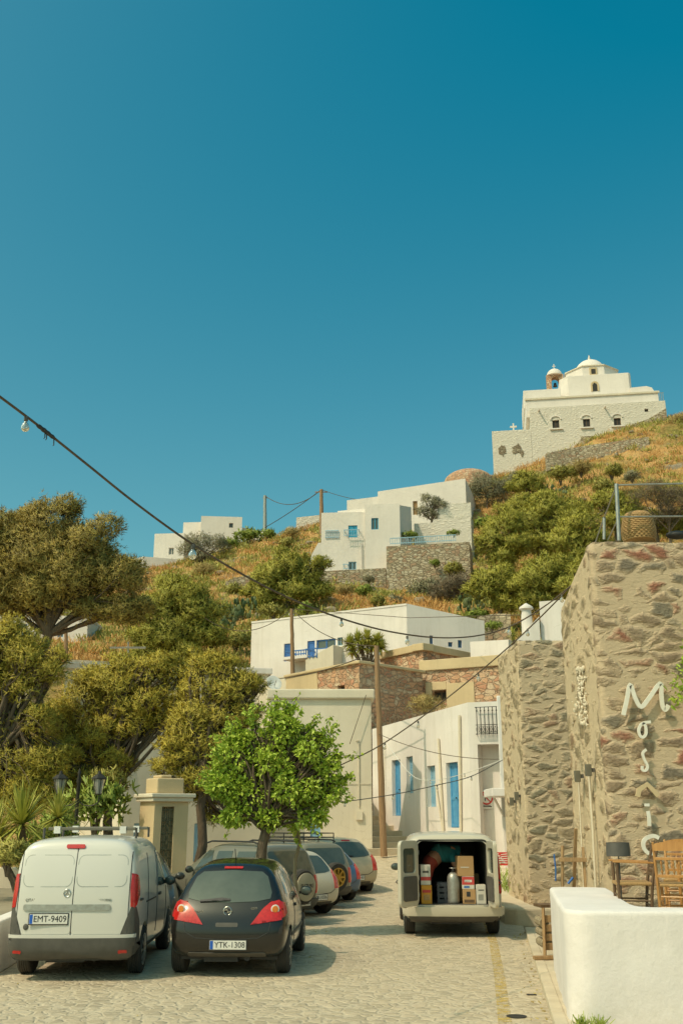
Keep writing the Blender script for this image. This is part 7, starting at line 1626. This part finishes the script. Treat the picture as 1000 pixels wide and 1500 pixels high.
olive('rounded olive tree before the ridge house', [(295, 795, 24), (275, 805, 20), (318, 800, 20), (295, 815, 20)], 108, 64)
olive('leafless brown tree beside the basket', [(950, 725, 28), (985, 735, 30), (970, 755, 26), (1010, 730, 26)], 78, 65, L_BARE, per=45, ln=.6, wd=.03, name='bare_tree', cat='bare tree')
olive('brown thorny tree on the slope above the white house roof', [(665, 858, 24), (645, 870, 18), (685, 862, 20)], 74, 66, L_BARE, per=90, ln=.4, wd=.04, name='bare_tree', cat='bare tree')

# hillside bushes: a few shapes, copied
def make_bush(seed, mat, ln, wd, per=380, pt=5):
    r_ = random.Random(seed); cl = []
    for k in range(9):
        a = r_.uniform(0, 6.28); d = r_.uniform(.1, .62); f = r_.uniform(.28, .45); cl.append((d * math.cos(a), d * math.sin(a), .32 + .35 * r_.random() * (1 - d * .5), f, f, f * .85))
    return needle_crown('foliage', cl, per, ln, wd, seed, pt, .5, .4)
bush_mesh = {k: make_bush(70 + i, m, ln, wd) for i, (k, m, ln, wd) in enumerate((('shrub', L_SHRUB, .16, .045), ('green', L_GREEN, .14, .06), ('dry', L_DRYBUSH, .22, .025), ('olive', L_OLIVE, .15, .04)))}
for k, m in (('shrub', L_SHRUB), ('green', L_GREEN), ('dry', L_DRYBUSH), ('olive', L_OLIVE)): bush_mesh[k].materials.append(m)
def bush(kind, label, px, py, rp, Y, grp='bushes on the hillside', ground=None, h=1.0):
    p = W(px, py, Y); s = (p - Vector((0, 0, EYE))).length / FPX * rp * 1.1; z = p.z if ground is None else ground
    t = thing('bush', label, 'bush', (p.x, p.y, z - s * .25), rnd.uniform(0, 6.28), grp); t.scale = (s, s, s * h)
    o = bpy.data.objects.new('foliage', bush_mesh[kind]); C.objects.link(o); o.parent = t
    mb = MB(); 
    for k in range(4): mb.tube([(0, 0, -.2), (.15 * math.cos(k * 1.6), .15 * math.sin(k * 1.6), .3), (.4 * math.cos(k * 1.6), .4 * math.sin(k * 1.6), .6)], [.05, .035, .015], 6)
    mb.build('stem', M_['bark'], t)
for a in (('green', 'leafy green bush on the terrace behind the blue railing', 600, 787, 13, 88.0), ('green', 'small green bush at the right end of the blue railing', 664, 783, 10, 86.2), ('green', 'green caper bush growing out of the retaining wall', 636, 827, 11, 84.3),
          ('olive', 'wide grey-green bush below the retaining wall', 620, 870, 32, 80), ('olive', 'grey-green bush left of the wide one below the retaining wall', 580, 885, 20, 76), ('shrub', 'brownish bush at the right end of the retaining wall', 660, 840, 22, 82),
          ('green', 'yellow-green bush above the white house roof at the left', 535, 868, 16, 78), ('dry', 'straw-coloured bush below the low rubble wall', 505, 868, 16, 78), ('green', 'bright creeper mass on the left ridge under the ridge pole', 365, 790, 22, 112), ('green', 'green creeper right of the olive on the left ridge', 335, 800, 16, 110),
          ('green', 'green creeper mass farthest right on the left ridge', 392, 786, 16, 110), ('shrub', 'brown-green bush on the slope under the ridge creepers', 345, 870, 20, 84), ('olive', 'grey bush on the slope between the pines', 340, 905, 24, 74), ('shrub', 'olive bush at the corner of the blue-shuttered house', 345, 945, 26, 64),
          ('shrub', 'dark bush left of the blue-shuttered house', 325, 975, 22, 60), ('green', 'cactus-green bush behind the right end of the white house', 700, 905, 18, 66), ('green', 'dark green bush beside the white parapet wall', 720, 920, 15, 60), ('green', 'green bush on the white block wall right of the olive terrace', 715, 770, 20, 92),
          ('shrub', 'yellowish bush under the church skirt wall', 820, 700, 22, 104), ('dry', 'straw-coloured bush on the orange slope', 850, 690, 20, 104), ('shrub', 'rounded bush on the orange slope near the roof rail', 895, 695, 20, 98), ('dry', 'dry bush at the right edge of the hill crest', 995, 620, 18, 112),
          ('shrub', 'green bush on the slope right of the church base', 880, 720, 22, 94), ('olive', 'grey bush in the middle of the orange slope', 925, 700, 16, 96), ('shrub', 'bush low on the slope left of the retaining wall', 550, 885, 18, 72), ('shrub', 'bush under the spreading hillside pine', 400, 900, 22, 68),
          ('green', 'green bush right under the spreading hillside pine', 450, 895, 18, 68), ('shrub', 'bush near the middle pine on the lower slope', 310, 945, 22, 60), ('shrub', 'bush at the left beneath the ridge houses', 215, 850, 22, 108), ('dry', 'brown bush on the slope by the low ridge house', 300, 840, 20, 100),
          ('shrub', 'round bush on the brown slope below the ridge pole', 420, 800, 16, 100), ('dry', 'straw bush on the crest beside the small white house', 428, 783, 14, 104), ('olive', 'grey bush hanging over the top of the low rubble wall', 540, 850, 12, 83)):
    bush(*a)
bush('dry', 'dry straw-coloured bush growing on the ruin beside the window hole', 622, 1038, 26, 44.0, 'plants in the street')
bush('shrub', 'yellow-green shrub at the left edge behind the white panel van', 12, 1262, 38, 18.5, 'plants in the street')
bush('green', 'dark green shrub behind the lamp post', 140, 1200, 48, 26.5, 'plants in the street', h=1.4)
bush('shrub', 'shrub between the gate pier and the lamp post', 165, 1160, 34, 27.5, 'plants in the street', h=1.2)
bush('green', 'leafy shrub filling the gap left of the lamp post', 70, 1235, 45, 22.5, 'plants in the street', h=1.2)

# scrub and dry grass over the hill: nobody could count them
rng = np.random.default_rng(77)
def scatter(name, n_, mat, ln, wd, per, thr, sgn, seed, clump):
    xs = []; r_ = np.random.default_rng(seed); tries = 0; pts = []
    X = r_.uniform(-46, 62, n_ * 4); Y = 54 + 68 * r_.random(n_ * 4); zz = hill_smooth(np.stack([X, Y], 1))
    for x, y, z in zip(X, Y, zz):
        f = fbm(x, y, .11, 4, 3.0) + .25 * r_.normal()
        if sgn * f < thr: continue
        if abs(x / max(y, 1)) > .45: continue
        k = min(1, max(0, (y - 48) / 20)); pts.append((x, y, z + k * (.55 * fbm(x, y, .10) + .30 * fbm(x, y, .45, 3, 5.0)) - .05))
        if len(pts) >= n_: break
    P_ = np.array(pts); c = np.repeat(P_, per, 0) + r_.normal(size=(len(P_) * per, 3)) * np.array([clump, clump, clump * .25])
    d = r_.normal(size=c.shape) * .55; d[:, 2] = np.abs(d[:, 2]) + .8; v, f = blades(c, d, ln, wd, r_, .05); o = link(name, npmesh(name, v, f), mat); return o
tag(scatter('dry_grass', 5200, L_DRY, .45, .06, 22, -.10, 1, 5, .32), 'golden dry grass and weeds over the open slope', 'grass', kind='stuff')
tag(scatter('scrub', 3000, L_SHRUB, .34, .10, 46, -.02, -1, 6, .42), 'low olive-green scrub covering the hillside', 'scrub', kind='stuff')
# loose rocks on the slope
r3 = random.Random(8); mb = MB()
for k in range(420):
    x, y = r3.uniform(-40, 55), r3.uniform(70, 118)
    if abs(x / y) > .42: continue
    z = hill_z(x, y); s = r3.uniform(.12, .6); a, b_, c = s * r3.uniform(.7, 1.5), s * r3.uniform(.7, 1.3), s * r3.uniform(.4, .8); n0 = len(mb.v); mb.ell((x, y, z), (a, b_, c), 7, 5)
    for i in range(n0, len(mb.v)):
        p = mb.v[i]; q = 1 + .35 * noise.noise(Vector((p[0] * 1.7 / s, p[1] * 1.7 / s, p[2] * 1.7 / s))); mb.v[i] = (x + (p[0] - x) * q, y + (p[1] - y) * q, z + (p[2] - z) * q)
tag(mb.build('rocks', pmat('slope_rock', (0.34, 0.27, 0.18), (0.22, 0.175, 0.115), 2, .95, .8, 8, .1, kind='pos')), 'pale rocks strewn over the dry slope', 'rocks', kind='stuff')
# a dry-stone terrace and a gully wall on the hill
for lb, pts_, hh in (('dry-stone terrace wall crossing the orange slope below the church', [(800, 672, 110), (850, 662, 110), (900, 655, 109), (950, 648, 108)], .7), ('broken terrace wall on the slope left of the hillside pine', [(330, 868, 88), (345, 862, 88), (365, 858, 88)], 1.0), ('low rubble terrace wall beside the white parapet wall', [(700, 922, 62), (725, 917, 62), (748, 918, 61)], .8)):
    P_ = [W(*q) for q in pts_]; mb = MB()
    mb.prism([(p.x, p.y) for p in P_] + [(p.x, p.y + .8) for p in P_[::-1]], [p.z - 1.5 for p in P_] + [p.z - 1.5 for p in P_[::-1]], [p.z + hh for p in P_] + [p.z + hh for p in P_[::-1]])
    tag(mb.build('stone_wall', M_['rubble']), lb, 'wall')

# prickly pears
pad_m = pmat('prickly_pear', (0.085, 0.12, 0.035), (0.13, 0.15, 0.05), 3, .6, .2, 30)
for i, (px, py, Y, lb) in enumerate(((355, 900, 70, 'prickly pear clump at the left of the hillside pine'), (692, 895, 68, 'prickly pear clump behind the right corner of the blue-shuttered house'), (330, 915, 66, 'small prickly pear clump near the middle pines'), (805, 728, 100, 'prickly pear clump on the slope under the church'))):
    p = W(px, py, Y); r_ = random.Random(90 + i); t = thing('prickly_pear', lb, 'cactus', tuple(p), 0, 'prickly pears on the hillside'); mb = MB()
    for k in range(46):
        x, y, z = r_.gauss(0, .55), r_.gauss(0, .4), r_.uniform(-.4, 1.0); Mx = Matrix.Translation((x, y, z)) @ Matrix.Rotation(r_.uniform(0, 6.28), 4, 'Z') @ Matrix.Rotation(r_.uniform(-.7, .7), 4, 'Y')
        m2 = MB(); m2.ell((0, 0, .2), (.15, .035, .22), 10, 6); m2.xf(Mx); mb.add(m2.v, m2.f)
    mb.build('pads', pad_m, t, smooth=60)

# fallen leaves and grit along the kerb and under the tree
g_ = np.random.default_rng(12); P_ = []
for k in range(170):
    m_ = g_.random()
    if m_ < .45: y = g_.uniform(12, 21); P_.append((kerb_x(y) - abs(g_.normal(0, .12)) - .02, y, .012))
    elif m_ < .8: P_.append((g_.normal(-1.2, 1.2), g_.normal(19.6, 1.6), .012))
    else: P_.append((g_.uniform(-7, 2.4), g_.uniform(12.2, 22), .012))
P_ = np.array(P_); v, f = blades(P_, g_.normal(size=P_.shape) * np.array([1, 1, .12]) + np.array([0, 0, .05]), .035, .02, g_)
tag(link('leaf_litter', npmesh('leaf_litter', v, f), L_DRYBUSH), 'dry leaves and grit scattered over the road and along the kerb', 'litter', kind='stuff')
# the mulberry in leaf
def broadleaf(label, base, top, lst, Y, n_, size, seed, bark, r, name='mulberry_tree', cat='tree', limbs=True):
    b0 = Vector(base); t = thing(name, label, cat, base); r_ = random.Random(seed); g_ = np.random.default_rng(seed); cl = px_clumps([(q[0], q[1] + 6, q[2] * .9) for q in lst], Y, r_, 7, .9, .75); mb = MB()
    tr = limb(mb, (0, 0, -.1), Vector(top) - b0, r, r * .7, r_, 8, .05); mb.lathe([(r * 1.6, -.1), (r * 1.15, .12), (r * 1.0, .3)], 12)
    P_ = []; N_ = []; vol = sum(c[3] ** 2 for c in cl)
    for x, y, z, a, b_, c in cl:
        o = Vector((x, y, z)) - b0; L = limb(mb, tr[-1] if r_.random() < .8 else tr[-2], o, r * .36, r * .07, r_); k = max(6, int(n_ * a * a / vol)); u = g_.normal(size=(k, 3)); u /= np.linalg.norm(u, axis=1, keepdims=True)
        for q in range(3): limb(mb, L[4], o + Vector((r_.gauss(0, a * .5), r_.gauss(0, b_ * .5), r_.gauss(0, c * .5))), r * .08, r * .02, r_, 3)
        rad = (.35 + .65 * g_.random((k, 1)) ** .5) * (1 + .1 * g_.normal(size=(k, 1))); P_.append(np.array(o) + u * rad * np.array([a, b_, c])); N_.append(u + np.array([0, 0, .35]))
    ctr = np.mean([c[:3] for c in cl], 0) - np.array(b0)
    for q in range(int(n_ / 130)):            # young shoots standing out of the crown
        x, y, z, a, b_, c = cl[r_.randrange(len(cl))]; u = np.array([x, y, z]) - np.array(b0) - ctr; u = u / (np.linalg.norm(u) + 1e-6) + g_.normal(size=3) * .4 + np.array([0, 0, .45]); u /= np.linalg.norm(u)
        s0 = np.array([x, y, z]) - np.array(b0) + u * a * .7; Ls = g_.uniform(.18, .42); e0 = s0 + u * Ls; mb.tube([Vector(s0), Vector(e0)], [.006, .003], 4)
        k = 16; tt = g_.random((k, 1)); P_.append(s0 + u * Ls * tt + g_.normal(size=(k, 3)) * .025); N_.append(g_.normal(size=(k, 3)) * .7 + np.array([0, -.2, .4]))
    mb.build('trunk', M_[bark], t, smooth=60); link('crown', leaf_crown('crown', np.concatenate(P_), np.concatenate(N_), size, seed), L_BRIGHT, t); return t
broadleaf('bright green mulberry with a rounded leafy crown in front of the parked cars', (-1.46, 19.75, 0), W(390, 1200, 19.7), [(380, 1085, 38), (415, 1070, 34), (345, 1105, 36), (450, 1095, 36), (405, 1120, 42), (335, 1150, 34), (375, 1160, 38), (435, 1150, 42), (475, 1120, 28), (480, 1160, 26), (350, 1190, 24), (460, 1190, 26), (395, 1195, 22), (325, 1125, 18), (415, 1048, 13), (355, 1075, 18), (402, 1040, 9), (372, 1055, 9), (452, 1066, 10), (478, 1082, 9), (425, 1036, 8), (343, 1082, 9), (468, 1072, 7), (490, 1100, 9), (318, 1140, 12), (497, 1140, 9)], 19.7, 15000, .086, 31, 'bark', .125)
broadleaf('young tree with a thin pale trunk beside the mulberry', (-1.02, 20.6, 0), W(436, 1190, 20.6), [(440, 1165, 22), (455, 1150, 22), (425, 1180, 16), (430, 1205, 11)], 20.6, 900, .12, 32, 'bark_pale', .045, 'young_tree')
# vine hanging in at the right edge
vn = thing('vine', 'leafy green vine hanging in at the right edge over the letters', 'vine', tuple(W(1000, 940, 15.25))); o = vn.location; g_ = np.random.default_rng(4); pts = []; nr = []; mb = MB()
for a, b_ in (((1015, 930), (985, 1010)), ((1030, 935), (998, 985)), ((1012, 1000), (988, 1030)), ((1030, 1000), (1004, 1045))):
    p, q = W(*a, 15.25) - o, W(*b_, 15.15) - o; mb.tube([p, p.lerp(q, .5) + Vector((0, 0, .04)), q], [.008, .006, .003], 5)
    for k in range(70): s = p.lerp(q, k / 70); pts.append(s + Vector(g_.normal(size=3) * .05)); nr.append(g_.normal(size=3) * .6 + np.array([0, -.6, .2]))
for k in range(3): mb.tube([W(1018 + 8 * k, 935, 15.25) - o, W(1035 + 10 * k, 870, 15.3) - o, W(1050 + 9 * k, 800, 15.36) - o, Vector((6.1 + .1 * k, 15.8, 6.46)) - o], [.008, .011, .013, .015], 6)
for k in range(160): t = g_.random(); s = (W(1018, 935, 15.25) - o).lerp(W(1062, 800, 15.3) - o, t); pts.append(s + Vector(g_.normal(size=3) * .09)); nr.append(g_.normal(size=3) * .6 + np.array([0, -.6, .2]))
mb.build('stem', M_['bark'], vn); link('leaves', leaf_crown('leaves', np.array([tuple(p) for p in pts]), np.array(nr), .095, 9, .42), L_BRIGHT, vn)

# yuccas: rosettes of sword leaves
def yucca(label, base, heads, n_, ln, wd, seed, r=.09, grp=None):
    b0 = Vector(base); t = thing('yucca', label, 'yucca', base, 0, grp); g_ = np.random.default_rng(seed); vs = []; fs = []; mb = MB(); b = 0
    for h in heads:
        c = Vector(h) - b0; mb.tube([(0, 0, -.1), c * .5 + Vector((.05, 0, 0)), c], [r, r * .8, r * .7], 8)
        for k in range(n_):
            a = g_.uniform(0, 6.283); e = g_.uniform(-.5, 1.5); d = np.array([math.cos(a) * math.cos(e), math.sin(a) * math.cos(e), math.sin(e)]); s = np.array([-math.sin(a), math.cos(a), 0]); L = ln * g_.uniform(.7, 1.1); c_ = np.array(c)
            for j in range(5):
                f = j / 4; p = c_ + d * L * f; p[2] -= .22 * L * f * f * math.cos(e); w = wd * (1 - f) ** .6 * (.6 + .4 * min(1, f * 4)); vs += [p - s * w, p + s * w]
            fs += [(b + 2 * j, b + 2 * j + 1, b + 2 * j + 3, b + 2 * j + 2) for j in range(4)]; b += 10
    mb.build('trunk', M_['bark'], t, smooth=60); me = bpy.data.meshes.new('leaves'); me.from_pydata([tuple(v) for v in vs], [], fs); me.update(); link('leaves', me, L_YUCCA, t)
Yk = 20.5; yucca('large yellow-green yucca at the left edge behind the white panel van', (W(45, 1290, Yk).x, Yk, .3), [W(32, 1208, Yk), W(-8, 1235, Yk)], 190, .95, .03, 51, grp='yuccas')
Yk = 21.5; yucca('smaller yucca right of the large one, beside the lamp post', (W(85, 1290, Yk).x, Yk, .3), [W(86, 1198, Yk)], 150, .72, .026, 52, grp='yuccas')
Yk = 50.2; yucca('clump of yuccas growing behind the derelict stone house', (W(535, 965, Yk).x, Yk, W(535, 985, Yk).z), [W(x, y, Yk) for x, y in ((512, 944), (524, 938), (538, 936), (552, 940), (530, 948), (545, 950), (516, 954), (558, 950))], 150, .66, .045, 53, grp='yuccas')
Yk = 44; yucca('little yucca top peeping over the rubble building', (W(750, 935, Yk).x, Yk, W(750, 955, Yk).z), [W(750, 928, Yk), W(752, 940, Yk)], 60, .5, .02, 54, grp='yuccas')
# weeds by the walls
def weed(label, base, n_, ln, wd, spread, seed):
    g_ = np.random.default_rng(seed); c = np.stack([g_.normal(0, spread[0], n_), g_.normal(0, spread[1], n_), np.abs(g_.normal(0, spread[2], n_))], 1); d = g_.normal(size=(n_, 3)) * .6; d[:, 2] = np.abs(d[:, 2]) + .7
    v, f = blades(c, d, ln, wd, g_, .15); o = link('weed', npmesh('weed', v, f), L_GREEN); o.location = base; tag(o, label, 'weed')
q = G(823, 1492); weed('tuft of green weeds at the foot of the white parapet corner', (q.x + .02, 11.24, .085), 60, .10, .014, (.04, .03, .015), 1)
q = G(848, 1492); weed('tiny weed further right at the foot of the white parapet', (q.x, 11.2, .085), 40, .10, .014, (.04, .03, .01), 2)
weed('tall green weeds along the pavement beside the white wall', (W(745, 1300, 26).x - .05, 26, .38), 260, .16, .025, (.05, .9, .2), 3)
